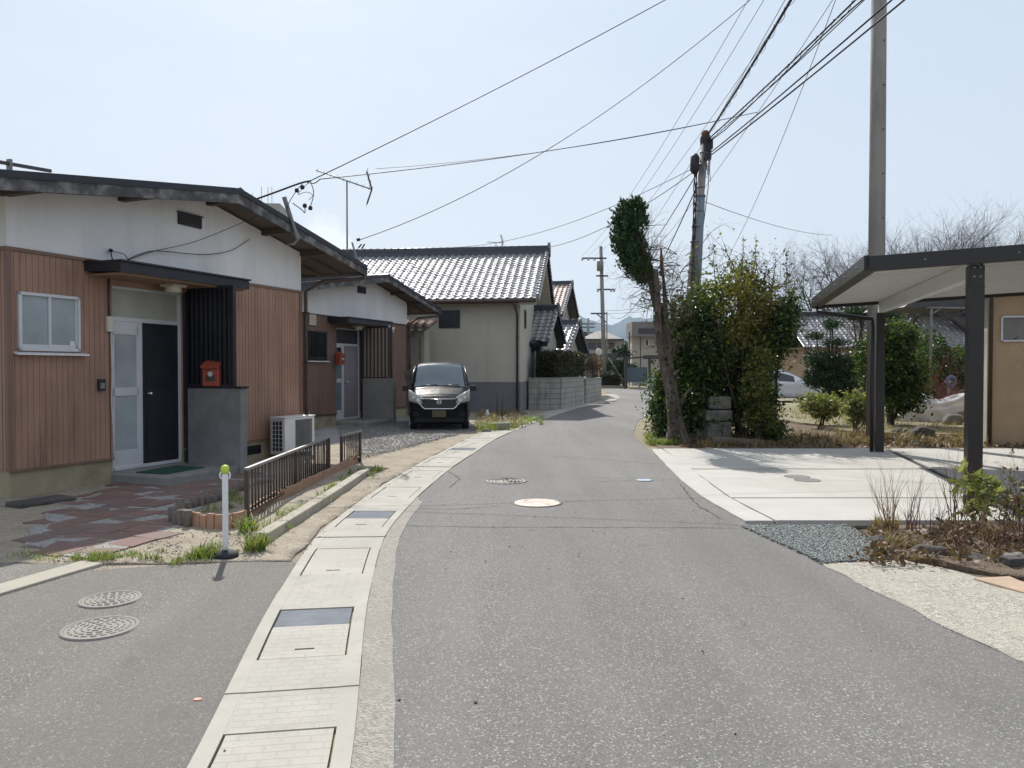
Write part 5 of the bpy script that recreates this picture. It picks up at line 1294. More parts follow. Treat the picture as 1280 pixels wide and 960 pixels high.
bed_plant('rose_bush', 1195, 690, .26, 12, 'twig_red', 'lowest tangle of red-brown stems left in the bed', 68, .6, .9, .004, 'dead_leaf', 240, .035, 3)
bed_plant('leafless_plant', 1168, 680, .5, 16, 'twig', 'fan of bare brown stems in the middle of the bed', 81, .3, .6, .004)
bed_plant('leafless_plant', 1232, 684, .45, 16, 'twig_tan', 'low fan of pale stems in front of the leafy shrub', 82, .35, .7, .004)
bed_plant('leafless_plant', 1258, 668, .7, 12, 'twig', 'taller bare brown stems right of the leafy shrub', 83, .3, .5, .005)
bed_plant('bare_sapling', 1300, 640, 1.75, 3, 'twig_red', 'tall sapling with a few red buds reaching in from the right', 69, .4, .5, .008, 'dead_leaf', 30, .05, 3, 'sapling')
spec = line_spec([(1085,668),(1120,690),(1150,690)], 20, 24, .10, .06, .04, .06)+line_spec([(1095,662),(1110,668)], 8, 24, .14, .05, .04, .05)
blades('dry_grass', spec, mt['dry_grass'], 'dry tufts in the front corner of the planting bed', 'dry grass', 12)

# ivy leaves running up the leaning trunk
def trunk_ivy():
    r = np.random.default_rng(12); P = []
    for (px, py, w_) in ((846,545,.14),(842,520,.10),(838,500,.06),(826,400,.10),(820,380,.12),(815,360,.12),(836,440,.05),(843,470,.05),(848,505,.10)):
        q = at(px, py, 15.3); P.append(np.array(tuple(q))+r.normal(size=(46,3))*np.array([w_,.10,.16]))
    e = empty('trunk_ivy', (3.28, 15.3, 0), 0, 'thin ivy climbing the trunk of the leaning conifer', 'ivy'); leaf_mesh('leaves', np.concatenate(P)-np.array([3.28,15.3,0]), .055, mt['dark_leaf'], e, 4, .7)
trunk_ivy()
mass('evergreen_shrub', 1170, 31, [(1150,462,0,.8,.6,.7),(1185,470,0,.9,.6,.6),(1165,440,.5,.7,.6,.8),(1205,462,0,.6,.6,.8),(1135,475,0,.6,.5,.5)], 9000, .12, 'dark_leaf', 'dark evergreens in the garden behind the covered motorbike', seed=71, trunk=.06, per=16, clump=.14)
mass('garden_tree', 1100, 36, [(1098,440,0,1.0,.8,1.0),(1120,425,0,.9,.8,1.0),(1140,445,0,.9,.8,.9)], 6000, .14, 'olive_leaf', 'olive-green garden tree between the camellia and the tiled house', 'tree', seed=72, trunk=.08, per=14, clump=.18)
mass('low_hedge', 1010, 32, [(985,484,0,.7,.5,.35),(1010,482,0,.8,.5,.4),(1040,480,0,.8,.5,.45)], 4200, .10, 'olive_leaf', 'low olive shrub row in front of the tan wall of the tiled house', 'hedge', seed=73, per=12, clump=.1) if False else None
bare_bush('bare_shrub', 1188, 22.6, 1.7, 14, 'twig_red', 'second reddish leafless shrub right behind the covered motorbike', 'shrub', 33, .6, r=.016, depth=4)

# long leafy shoots sticking out of the hedge outline
def shoots(label, spec, seed, leafmat):
    e = empty('hedge_shoots', (4.6, 16.3, 0), 0, label, 'shoots'); o0 = Vector((4.6, 16.3, 0)); rg = random.Random(seed); mb = MB(); P = []
    for (px, py, dx, L) in spec:
        p = at(px, py, 16.1)-o0; d = Vector((dx+rg.gauss(0,.1), rg.gauss(0,.15), 1)).normalized(); pts = [p-d*.3]
        for k in range(6): d = (d+Vector((rg.gauss(0,.10), rg.gauss(0,.1), -.02))).normalized(); pts.append(pts[-1]+d*(L+.3)/6)
        mb.tube(pts, [.010,.009,.008,.007,.006,.004,.003], 5)
        for k in range(int(26*L/.5)):
            t = rg.random()*5.9; i = int(t); q = pts[i].lerp(pts[i+1], t-i); P.append((q.x+rg.gauss(0,.035), q.y+rg.gauss(0,.035), q.z+rg.gauss(0,.03)))
    mb.build('stems', mt['twig'], e); leaf_mesh('leaves', np.array(P), .065, mt[leafmat], e, seed, .5)
shoots('long dark leafy shoots rising from the top of the hedge', [(862,345,-.2,.5),(878,338,.1,.6),(893,335,0,.5),(905,330,.2,.45),(968,350,.3,.6),(983,352,.1,.75),(990,372,.5,.45),(850,372,-.4,.4),(996,410,.8,.35),(835,400,-.5,.35)], 91, 'dark_leaf')
shoots('olive leafy shoots arching over the middle of the hedge', [(915,328,-.3,.5),(930,322,.2,.55),(948,330,.5,.6),(960,338,.6,.5),(900,345,-.6,.4),(940,340,.9,.5)], 92, 'olive_leaf')
# ================================================================ SMALL STREET THINGS
# kerb of the railing bed
K = [Vector(gp(322,672).to_2d()), Vector(gp(345,661).to_2d()), Vector(gp(400,627).to_2d()), Vector(gp(457,591).to_2d())]
kb = [gp(336,681), gp(400,640), gp(462,595)]
def ribbon(pts, wd, z0, z1, side=1):
    P = [Vector((p[0], p[1])) for p in pts]; A = []; B = []
    for i, p in enumerate(P):
        d = (P[min(i+1,len(P)-1)]-P[max(i-1,0)]).normalized(); n = Vector((-d.y,d.x))*side; A.append(p); B.append(p+n*wd)
    return [tuple(a) for a in A]+[tuple(b) for b in B[::-1]]
mb = MB(); pts = [kb[0].lerp(kb[2], t)+Vector((.02*math.sin(t*3.1),0,0)) for t in np.linspace(0,1,9)]
for i in range(8):
    if i % 2 == 0 or True:
        d = (pts[i+1]-pts[i]).normalized(); n = Vector((-d.y,d.x,0)); a = pts[i]; b = pts[i+1]-d*.006
        mb.prism([tuple(q[:2]) for q in (a, b, b+n*.12, a+n*.12)], -.05, .105)
o = mb.build('kerb', mt['pale_concrete'], bevel=.012); o['kind'] = 'structure'
bedp = [tuple((pts[0]+Vector((-.12,0,0)))[:2]), tuple((pts[8]+Vector((-.12,0,0)))[:2]), tuple(gp(440,582)[:2]), tuple(gp(300,650)[:2])]
sheet('railing_bed', rough_edge(bedp, .15, .02, 2), .045, mt['sand'], res=.15, amp=.02)

# railings
def railing(p0, p1, h, label, seed, nb):
    p0, p1 = Vector(p0), Vector(p1); d = p1-p0; L = d.length; e = empty('railing', (p0.x, p0.y, 0), math.atan2(d.y, d.x), label, 'railing', 'rusty brown railings by the left yard')
    rg = random.Random(seed); z0 = .09
    m = MB(); m.box(-.02,L+.02,-.022,.022,h-.03,h); m.build('top_rail', mt['grey_metal'], e, bevel=.004)
    m = MB(); m.box(0,L,-.015,.015,z0,z0+.03); m.build('bottom_rail', mt['brown_metal'], e)
    for k in range(nb):
        x = L*(k+.5)/nb+rg.uniform(-.006,.006); t = rg.uniform(-.006,.006)
        if 0 < k < nb-1: m = MB(); m.tube([(x,0,z0+.028),(x+t,rg.uniform(-.004,.004),h-.028)], .0095, 6); m.build('baluster', mt['brown_metal'], e)
    for x in (.0,L/2,L) if L > 2 else (.0,L):
        m = MB(); m.box(x-.02,x+.02,-.02,.02,-.05,h-.03); m.build('post', mt['brown_metal'], e)
A = gp(309,655); B = gp(411,593); railing((A.x,A.y),(B.x,B.y), .55, 'long rusty brown railing with vertical bars beside the nearest house yard', 1, 34)
A = gp(427,588); B = gp(450,579); railing((A.x,A.y),(B.x,B.y), .53, 'short rusty brown railing past the gap, at the far end of the kerb', 2, 9)

# timber and terracotta edging
e = empty('log_edging', tuple(gp(225,652)), 0, 'row of short grey logs edging the bed beside the tiled path', 'edging'); o0 = gp(225,652)
rg = random.Random(9)
pts = [(216,655),(221,657),(228,659),(235,661),(217,648),(225,643),(234,640),(243,637),(250,635),(258,633),(266,630),(273,628),(280,625),(287,622),(294,619),(301,616),(308,613)]
for i, (a, b) in enumerate(pts):
    p = gp(a, b)-o0; h = rg.uniform(.09,.20) if i > 3 else rg.uniform(.13,.2); rr = rg.uniform(.036,.05)
    m = MB(); m.tube([p+Vector((0,0,-.04)), p+Vector((rg.uniform(-.01,.01),rg.uniform(-.01,.01),h))], [rr,rr*.97], 12); m.build('log', mt['log_grey'], e)
def edging(px_pts, label, h=.15, wdt=.075):
    P = [gp(a, b) for a, b in px_pts]; o0 = P[0]; e = empty('terracotta_edging', tuple(o0), 0, label, 'edging', 'wavy terracotta edging of the bed'); rg = random.Random(int(px_pts[0][0]))
    tot = 0
    Q = cr3(P, 10); acc = [0]
    for i in range(1, len(Q)): acc.append(acc[-1]+(Q[i]-Q[i-1]).length)
    n = int(acc[-1]/wdt)
    for k in range(min(n, 99)):
        t = (k+.5)*acc[-1]/n; i = max(1, int(np.searchsorted(acc, t))); p = Q[i-1].lerp(Q[i], (t-acc[i-1])/max(1e-6, acc[i]-acc[i-1])); d = (Q[i]-Q[i-1]).normalized()
        m = MB(); mat_ = Matrix.Rotation(math.atan2(d.y, d.x), 3, 'Z')@Matrix.Rotation(rg.uniform(-.04,.04), 3, 'Y'); m.obox(p-o0+Vector((0,0,h/2-.03+rg.uniform(-.012,.012))), (wdt*.93,.032,h+.06), mat_); m.build('slat', mt['terracotta'], e, bevel=.006)
edging([(237,660),(262,663),(290,662),(308,656)], 'curved front run of orange timber edging behind the white post')
edging([(311,652),(335,637),(370,620),(410,600),(447,579)], 'long run of orange timber edging behind the railing')

# tiled path: individual terracotta pavers
mt['paver'] = islm('paver', [(.16,.088,.073),(.20,.108,.088),(.145,.098,.085),(.185,.12,.10),(.22,.118,.09)])
t = mt['paver']
pp = [tuple(p) for p in G((30,684),(70,697),(118,702),(200,672),(226,662),(240,640),(310,612),(340,600),(310,592),(208,600),(150,607),(112,622),(60,640))]
rg = random.Random(14); mb = MB(); cs = .30; A_ = math.atan2(.929,.37)+R(3)
for i in range(-20, 40):
    for j in range(-30, 30):
        lx_, ly_ = i*cs+(.15 if j % 2 else 0), j*cs
        x = -4.2+lx_*math.cos(A_)-ly_*math.sin(A_); y = 7.5+lx_*math.sin(A_)+ly_*math.cos(A_)
        if not inside(x, y, pp): continue
        hl = .145-.004*rg.random(); z = .024+rg.uniform(-.006,.008)
        mtx = Matrix.Rotation(A_+rg.uniform(-.02,.02), 3, 'Z')@Matrix.Rotation(rg.uniform(-.025,.025), 3, 'X')@Matrix.Rotation(rg.uniform(-.03,.03), 3, 'Y')
        mb.obox((x+rg.uniform(-.004,.004), y+rg.uniform(-.004,.004), z-.02), (hl*2, hl*2, .05), mtx)
o = mb.build('tiled_path', mt['paver'], bevel=.005); o['kind'] = 'structure'
sheet('path_mortar', rough_edge(pp, .2, .05, 3), .026, mt['gravel_dirt'])
# flat drain slab near the corner
c = gp(52,631); e = empty('drain_cover', (c.x, c.y, 0), R(60), 'dark flat slab on the ground at the corner of the nearest house', 'slab'); m = MB().box(-.30,.30,-.17,.17,-.02,.065); m.build('slab', mt['dark_stone'], e, bevel=.02)

# white marker post
p = gp(282, 698); e = empty('marker_post', (p.x, p.y, .012), R(5), 'white plastic marker post with yellow-green cap on a black rubber foot', 'post')
m = MB().lathe([(.0001,0),(.098,0),(.10,.02),(.092,.035),(.055,.05),(.04,.06),(.0001,.06)], 20); m.build('base', mt['rubber'], e)
m = MB().lathe([(.023,.05),(.023,.66),(.02,.665),(.0001,.666)], 16); m.build('tube', mt['white_paint'], e)
m = MB()
for s in (-1, 1): m.tube([(s*.012,0,.615),(s*.036,0,.632),(s*.040,0,.655),(s*.030,0,.675)], .007, 8)
m.build('chain_hook', mt['white_paint'], e)
mt['lime_cap'] = M('lime_cap', (.50,.62,.06), .35, .05, 5, 40, 0)
m = MB().lathe([(.0001,.666),(.026,.667),(.030,.675),(.033,.695),(.030,.715),(.018,.728),(.0001,.73)], 18); cp = m.build('cap', mt['lime_cap'], e)
m = MB().lathe([(.0325,.697),(.031,.716),(.019,.73),(.0001,.733)], 18); m.build('cap_top', mt['lime_cap'], cp)
# pink marker paint blob on asphalt
c = gp(247, 877.5); m = MB().lathe([(.0001,.003),(.018,.003),(.02,0)], 14, (0,0,0), False); mt['pink'] = M('pink_paint', (.75,.25,.2), .6, .05, 5, 40, 0); o = m.build('survey_pin', mt['pink']); o.location = (c.x, c.y, .0115); o.scale = (1, .7, 1); tag(o, 'tiny pink survey marker stuck on the side asphalt', 'marker')

# ================================================================ CARS
def car(name, x, y, rz, label, paint, secs, wheels, wr, wind, sidew, front, cat='car', width=.735, group=None):
    """front at y=0, rear at +y (local). secs: (y, zb, zbelt, ztop, w_low, w_belt, w_top)"""
    e = empty(name, (x, y, 0), rz, label, cat, group); S = np.array(secs, float); vs = np.linspace(0, 1, 90)
    def sec(t):
        f = t*(len(S)-1); i = min(int(f), len(S)-2); a = f-i
        p0, p1, p2, p3 = S[max(i-1,0)], S[i], S[i+1], S[min(i+2,len(S)-1)]
        lin = p1+(p2-p1)*a; cr_ = .5*(2*p1+(p2-p0)*a+(2*p0-5*p1+4*p2-p3)*a*a+(3*p1-p0-3*p2+p3)*a**3)
        return .5*lin+.5*cr_
    def ring(t, u):   # u 0..6
        y_, zb, zl, zt, w1, w2, w3 = sec(t)
        P = np.array([(0,zb),(w1*.86,zb),(w1,zb+.14),(w2*1.01,(zb+zl)*.5+.06),(w2,zl),(w3,zt-.09),(w3-.10,zt-.012),(0,zt+.02)])
        i = min(int(u), 6); a = u-i; p0,p1,p2,p3 = P[max(i-1,0)],P[i],P[i+1],P[min(i+2,7)]
        if i == 0: p0 = P[0]*2-P[1]
        if i == 6: p3 = np.array([-P[6][0], P[6][1]])
        lin = p1+(p2-p1)*a; q = .5*(2*p1+(p2-p0)*a+(2*p0-5*p1+4*p2-p3)*a*a+(3*p1-p0-3*p2+p3)*a**3)
        k = .75 if i in (0,) else 1
        q = q*.8+lin*.2; return np.array([q[0], y_, q[1]])
    us = np.linspace(0, 7, 43); V = []; 
    for t in vs:
        V += [ring(t, min(u, 6.9999)) for u in us]+[ring(t, min(u, 6.9999))*np.array([-1,1,1]) for u in us[::-1][1:-1]]
    n = len(us)*2-2; F = [(i*n+k, (i+1)*n+k, (i+1)*n+(k+1) % n, i*n+(k+1) % n) for i in range(len(vs)-1) for k in range(n)]
    m = MB().add(V, F, True); m.add(V[:n], [tuple(range(n))]); m.add(V[-n:], [tuple(range(n))[::-1]]); body = m.build('body', paint, e)
    def patch(nm, t0, t1, u0, u1, mat_, mirror=None, off=.006, parent=None, both=False, nt=10, nu=8, sg=1):
        m = MB()
        def side(sg):
            P = []
            for t in np.linspace(t0, t1, nt):
                for u in np.linspace(u0, u1, nu):
                    q = ring(t, min(u,6.9999)); du = ring(t, min(u+.02,6.9999))-ring(t, max(0,u-.02)); dt = ring(min(1,t+.005), min(u,6.9999))-ring(max(0,t-.005), min(u,6.9999))
                    nn = np.cross(du, dt); nn /= np.linalg.norm(nn)+1e-9
                    if nn[0]*1+nn[2]*.5 < 0 and q[0] > .05: nn = -nn
                    if q[0] <= .05 and nn[2] < 0: nn = -nn
                    q = q+nn*off; P.append((q[0]*sg, q[1], q[2]))
            m.grid(P, nu, nt, True)
        side(sg)
        if both: side(-1)
        return m.build(nm, mat_, parent or e)
    def tf(y_):
        ts = np.linspace(0, 1, 400); ys = [sec(t)[0] for t in ts]; return float(ts[int(np.searchsorted(ys, y_))])
    patch('windscreen', tf(wind[0]), tf(wind[1]), 5.75, 6.9999, mt['wind_glass'], both=True, nt=14, nu=14)
    for (a, b) in sidew: 
        for sg in (1,-1): patch('side_window', tf(a), tf(b), 4.12, 4.86, mt['dark_glass'], sg=sg)
    for (wy, ww) in wheels:
        for s in (-1, 1):
            m = MB(); prof_ = [(wr*.62,-.085),(wr*.93,-.085),(wr,-.06),(wr,.06),(wr*.93,.085),(wr*.62,.085)]
            V = []; nn = 28
            for r_, xx in prof_:
                for k in range(nn): V.append((xx+s*(ww-.09), wy+r_*math.cos(2*math.pi*k/nn), wr+r_*math.sin(2*math.pi*k/nn)))
            m.add(V, [(i*nn+k, i*nn+(k+1) % nn, (i+1)*nn+(k+1) % nn, (i+1)*nn+k) for i in range(5) for k in range(nn)], True); wo = m.build('wheel', mt['tyre'], e)
            m = MB(); xx = s*(ww-.02)
            V = [(xx, wy+wr*.62*math.cos(2*math.pi*k/nn), wr+wr*.62*math.sin(2*math.pi*k/nn)) for k in range(nn)]; m.add(V, [tuple(range(nn))])
            V = []
            rim = m.build('rim', mt['grey_metal'], wo); m = MB()
            for k in range(6):
                a = k*math.pi/3; m.beam((xx+s*.006, wy, wr), (xx+s*.006, wy+wr*.58*math.cos(a), wr+wr*.58*math.sin(a)), .02, .05, (1,0,0))
            m.tube([(xx+s*.0,wy,wr),(xx+s*.015,wy,wr)], .05, 12); m.build('spokes', mt['chrome'], rim)
            m = MB(); V = [(s*(ww+.004), wy+wr*1.16*math.cos(math.pi*k/16), wr+wr*1.16*math.sin(math.pi*k/16)) for k in range(17)]+[(s*(ww+.004), wy-wr*1.16, .2),(s*(ww+.004), wy+wr*1.16, .2)]
    # wheel arches: dark discs set into the body
    m = MB()
    for (wy, ww) in wheels:
        for s in (-1, 1):
            V = [(s*(ww+.0), wy+wr*1.13*math.cos(2*math.pi*k/28), wr+wr*1.13*math.sin(2*math.pi*k/28)) for k in range(28)]; V2 = [(s*(ww-.12), v[1], v[2]) for v in V]
            m.add(V+V2, [(k, (k+1) % 28, 28+(k+1) % 28, 28+k) for k in range(28)]); m.add(V2 if True else V, [tuple(range(28))])
    return e, patch, tf, ring, body

# dark small van facing the camera
vp = gp(549, 540)
secs = [(0,.24,.72,.80,.56,.58,.50),(.05,.20,.74,.84,.66,.66,.58),(.16,.19,.80,.90,.71,.705,.63),(.40,.19,.89,1.00,.735,.725,.66),(.62,.19,.94,1.055,.737,.732,.67),(.75,.19,.95,1.16,.737,.735,.665),(1.0,.19,.96,1.40,.737,.735,.635),(1.24,.19,.97,1.60,.737,.735,.60),(1.5,.19,.97,1.665,.737,.735,.59),(2.2,.19,.97,1.69,.737,.735,.59),(3.1,.19,.97,1.665,.737,.73,.585),(3.3,.2,.95,1.60,.72,.715,.57),(3.38,.24,.9,1.5,.68,.68,.54)]
van, patch, tf, ring, body = car('small_van', vp.x, vp.y, R(4.5), 'black small van parked facing the street in front of the storehouse', mt['navy_paint'], secs, [(.62,.725),(2.85,.725)], .27, (.66,1.27), [(.95,1.75),(1.85,2.55),(2.65,3.15)], None, 'van')
# headlights: swept lenses on the nose corners
for s in (-1, 1):
    m = MB(); P = []
    for i, t in enumerate(np.linspace(0,1,8)):
        x = .40+.32*t; y_ = -.045+.02*(1-t)+.30*max(0,t-.35)**1.5; zlo = .70+.04*t-.03*(1-t); zhi = .81+.20*t
        for j, q in enumerate(np.linspace(0,1,6)): P.append((s*(x+.012*math.sin(q*3.14)), y_+.09*q*q, zlo+(zhi-zlo)*q))
    m.grid(P, 6, 8, True, s < 0); hl = m.build('headlight', mt['lamp_lens'], van)
    sl_ = hl.modifiers.new('thick', 'SOLIDIFY'); sl_.thickness = .03
    m = MB(); m.tube([(s*.50,-.055,.775),(s*.50,-.03,.775)], .04, 14); m.tube([(s*.61,-.01,.83),(s*.61,.02,.83)], .035, 14); m.build('lamp_bulb', mt['chrome'], hl)
m = MB(); m.prism([(-.44,.80),(-.40,.60),(-.34,.565),(.34,.565),(.40,.60),(.44,.80),(.38,.815),(-.38,.815)], -.035, .05, 'y'); gr = m.build('grille', mt['black_metal'], van, bevel=.008)
m = MB(); m.tube([(-.50,-.05,.70),(-.445,-.05,.665),(-.40,-.052,.60),(-.34,-.055,.560),(.34,-.055,.560),(.40,-.052,.60),(.445,-.05,.665),(.50,-.05,.70)], .015, 8)
m.tube([(-.40,-.045,.79),(.40,-.045,.79)], .008, 6); m.build('chrome_strip', mt['chrome'], gr)
m = MB(); m.box(-.036,-.024,-.056,-.045,.69,.755); m.box(.024,.036,-.056,-.045,.69,.755); m.box(-.024,.024,-.056,-.045,.716,.728); m.box(-.055,-.047,-.054,-.045,.68,.765); m.box(.047,.055,-.054,-.045,.68,.765); m.box(-.047,.047,-.054,-.045,.765,.772); m.box(-.047,.047,-.054,-.045,.673,.68); m.build('emblem', mt['chrome'], gr)
m = MB(); m.box(-.165,.165,-.045,-.02,.36,.525); mt['plate'] = M('plate', (.09,.075,.03), .5, .05, 5, 40, 0); m.build('number_plate', mt['plate'], van, bevel=.004)
m = MB(); m.box(-.60,.60,-.012,.02,.235,.33)
for s in (-1, 1): m.prism([(s*.46,.34),(s*.62,.38),(s*.62,.50),(s*.50,.46)], -.012, .05, 'y')
m.build('lower_intake', mt['tyre'], van, bevel=.01)
for s in (-1, 1):
    m = MB(); m.tube([(s*.72,.86,.99),(s*.80,.84,1.0)], .02, 8); m.obox((s*.845,.83,1.03),(.16,.09,.13)); m.build('wing_mirror', mt['rubber'], van, bevel=.04)
m = MB(); m.tube([(-.45,.60,1.10),(-.05,.66,1.13)], .009, 6); m.tube([(.10,.60,1.10),(.50,.68,1.14)], .009, 6); m.build('wiper', mt['black_metal'], van)
m = MB(); m.prism([(-.70,.62),(-.66,1.26),(.66,1.26),(.70,.62)], 1.06, 1.07); 
for s in (-1,1):
    m = MB(); m.tube([(s*.70,.68,1.10),(s*.675,.98,1.38),(s*.62,1.24,1.585)], .022, 8); m.build('windscreen_pillar', mt['black_metal'], van)
m = MB(); m.box(-.52,-.46,1.165,1.17,1.50,1.545); m.build('inspection_sticker', mt['insulator'], van)
mt['roof_sheen'] = paint_m('roof_sheen', (.16,.15,.145), .3)
patch('bonnet', tf(.14), tf(.60), 6.05, 6.9999, mt['bonnet'] if 'bonnet' in mt else mt.setdefault('bonnet', M('bonnet', (.006,.007,.014), .4, .1, 5, 40, 0, spec=.06)), both=True)

# white hatchback, side on, front to the right
hs = [(0,.32,.55,.62,.55,.60,.50),(.10,.24,.62,.72,.74,.74,.62),(.45,.22,.74,.84,.84,.83,.68),(1.0,.22,.84,.98,.87,.86,.70),(1.25,.22,.87,1.06,.87,.865,.69),(1.7,.22,.90,1.30,.875,.87,.62),(2.2,.22,.92,1.47,.875,.87,.58),(2.7,.22,.94,1.49,.875,.87,.57),(3.4,.22,.97,1.43,.875,.87,.56),(4.0,.24,1.0,1.26,.86,.85,.56),(4.3,.28,1.0,1.12,.82,.80,.58),(4.42,.36,.9,1.0,.74,.74,.56)]
pc = at(1044, 500, 34.5)
hb, hp, htf, hring, hbody = car('white_hatchback', pc.x+.1, pc.y+.9, R(-82)+math.pi+0, 'silver-white hatchback parked side-on behind the dark hedge', mt['silver_paint'], hs, [(.86,.865),(3.5,.865)], .32, (1.3,2.12), [(1.72,2.45),(2.52,3.35)], None)
hb.rotation_euler.z = R(86)
hb.rotation_euler.z = R(88)    # front (local y=0) at +X end
hb.location = (pc.x, pc.y+.95, 0)
for s in (-1, 1):
    m = MB(); m.prism([(.10,.60),(.52,.76),(.62,.82),(.20,.73)], min(s*.78,s*.868), max(s*.78,s*.868), 'x'); m.build('headlight', mt['lamp_lens'], hb)
    m = MB(); m.prism([(4.2,.92),(4.38,.92),(4.30,1.08),(4.1,1.08)], min(s*.72,s*.83), max(s*.72,s*.83), 'x'); m.build('tail_light', mt['red_paint'], hb)
    m = MB(); m.obox((s*.96,1.62,1.0),(.16,.1,.13)); m.build('wing_mirror', mt['silver_paint'], hb, bevel=.03)
    m = MB()
    for yy in (1.5,2.48,3.4): m.box(s*.866,s*.880,yy,yy+.006,.32,.93) if s > 0 else m.box(s*.880,s*.866,yy,yy+.006,.32,.93)
    for yy in (2.25,3.15): m.box(min(s*.87,s*.90),max(s*.87,s*.90),yy,yy+.16,.80,.83)
    m.build('door_trim', mt['dark_grey_metal'], hb)

# blue-grey car behind the far carport
pc = gp(823, 483)
fc, *_ = car('parked_car', pc.x+2.0, 56.0, -R(88)+math.pi, 'pale blue-grey car half hidden under the far carport', mt['blue_paint'], secs, [(.62,.725),(2.85,.725)], .30, (.66,1.27), [(.95,1.75),(1.85,2.55)], None)
fc.location = (at(814,480,57).x, 57.2, 0); fc.rotation_euler.z = -R(80)+math.pi*0+R(170)*0
fc.rotation_euler.z = R(-90)+math.pi   # front at -X side
fc.rotation_euler.z = -R(90); fc.location = (at(811,480,57).x, 57.2, 0)

# covered motorcycle
p = gp(1175, 531); o0 = Vector((p.x, p.y+.4, 0)); e = empty('covered_motorbike', tuple(o0), 0, 'motorbike under a folded silver cover on the garden ground', 'motorbike')
V = []; nu, nv = 64, 26
for j in range(nv):
    t = j/(nv-1)                                 # 0 bottom front .. 1 bottom back
    for i in range(nu):
        s = i/(nu-1); x = -1.0+2.05*s
        top = .34+.50*min(1, s/.30)**.7-.15*math.exp(-((s-.58)/.15)**2)+.04*max(0, s-.7)
        a = math.pi*t; wd = .34+.10*math.sin(s*5); lift = .07+.12*max(0,(s-.55))
        z = lift+(top-lift)*max(0, math.sin(a))**.55; y = -wd*math.cos(a)*(1-.25*math.sin(a))
        if s < .03 or s > .97: z = z*.75; y *= .55
        fold = .040*math.sin(34*(z-1.3*(s-.5)**2)+2.2*mnoise.noise(Vector((s*2.2,t*2,2))))*(.4+.6*abs(math.cos(a)))+.012*math.sin(s*22+z*9)
        nx = mnoise.noise(Vector((s*3, t*2, 1)))*.05
        V.append((x, y-fold*(1 if t < .5 else -1)-nx, z+fold*.5+nx*.5))
m = MB().grid(V, nu, nv, True); cv = m.build('cover', mt['tarp'], e); ss = cv.modifiers.new('s', 'SUBSURF'); ss.levels = 1; ss.render_levels = 1
for wx in (-.62, .66):
    m = MB(); nn = 24; V = []
    for r_, yy in ((.18,-.045),(.27,-.05),(.29,0),(.27,.05),(.18,.045)):
        for k in range(nn): V.append((wx+r_*math.cos(2*math.pi*k/nn), yy, .29+r_*math.sin(2*math.pi*k/nn)))
    m.add(V, [(i*nn+k, i*nn+(k+1) % nn, (i+1)*nn+(k+1) % nn, (i+1)*nn+k) for i in range(4) for k in range(nn)], True); m.build('wheel', mt['tyre'], e)

# ================================================================ CARPORT
dC = Vector((1.45, 5.23)).normalized(); aC = math.atan2(-dC.x, dC.y)    # local +y runs back along dC, local +x to the right
cp0 = Vector((3.93, 8.57)); root = empty('carport', (cp0.x, cp0.y, 0), aC, 'dark bronze carport with a white corrugated roof over the concrete slab', 'carport')
Lc = 5.43; Wc = 5.2; zt = lambda x: 2.76+.045*x
ms_ = mt['bronze_metal']
def slope_box(m, x0, x1, y0, y1, h0, h1):      # z relative to the roof slope
    m.add([(x0,y0,zt(x0)+h0),(x1,y0,zt(x1)+h0),(x1,y1,zt(x1)+h0),(x0,y1,zt(x0)+h0),(x0,y0,zt(x0)+h1),(x1,y0,zt(x1)+h1),(x1,y1,zt(x1)+h1),(x0,y1,zt(x0)+h1)],[(0,3,2,1),(4,5,6,7),(0,1,5,4),(1,2,6,5),(2,3,7,6),(3,0,4,7)])
m = MB(); slope_box(m, 0, Wc, 0, .05, -.17, 0.0); m.build('front_fascia', ms_, root, bevel=.004)
m = MB(); slope_box(m, 0, Wc, Lc-.05, Lc, -.17, 0.0); m.build('rear_fascia', ms_, root, bevel=.004)
m = MB(); slope_box(m, -.012, .05, .0, Lc, -.15, .012); slope_box(m, .05, .15, .05, Lc-.05, -.15, -.12); m.build('side_gutter', ms_, root, bevel=.004)
m = MB(); slope_box(m, Wc-.05, Wc, .05, Lc-.05, -.15, 0); m.build('side_fascia', ms_, root)
# corrugated deck, ribs run across from gutter side to far side
per = .20; prof_ = [(0,0),(.05,0),(.075,.07),(.15,.07),(.175,0)]
ys = []; y = .06
while y < Lc-.1:
    for a, h in prof_: ys.append((min(y+a, Lc-.06), h))
    y += per
V = []
for x in (.05, Wc-.05):
    for yy, h in ys: V.append((x, yy, zt(x)-.115+h))
n = len(ys); dk = MB().add(V, [(i+1, i, n+i, n+i+1) for i in range(n-1)]); d_ = dk.build('roof_deck', mt['deck_white'], root); so_ = d_.modifiers.new('s', 'SOLIDIFY'); so_.thickness = .002
def loc(Wp): 
    v = Vector((Wp[0], Wp[1]))-cp0; rx = Vector((math.cos(aC), math.sin(aC))); ry = Vector((-math.sin(aC), math.cos(aC))); return v.dot(rx), v.dot(ry)
pf = loc(at(1215,500,8.45)); pr_ = loc(at(1100.5,500,13.6)); px_ = (pf[0]+pr_[0])/2
for (lx_, ly_, w_) in ((px_, pf[1], .15), (px_, pr_[1], .14), (px_+3.6, pf[1], .15), (px_+3.6, pr_[1], .14)):
    m = MB(); m.box(lx_-w_/2,lx_+w_/2,ly_-w_/2,ly_+w_/2,.04,zt(lx_)-.175); po = m.build('post', ms_, root, bevel=.006)
    m = MB(); m.box(lx_-w_/2-.004,lx_+w_/2+.004,ly_-w_/2-.004,ly_+w_/2+.004,zt(lx_)-.42,zt(lx_)-.41); m.build('collar', ms_, po)
mb_ = MB()
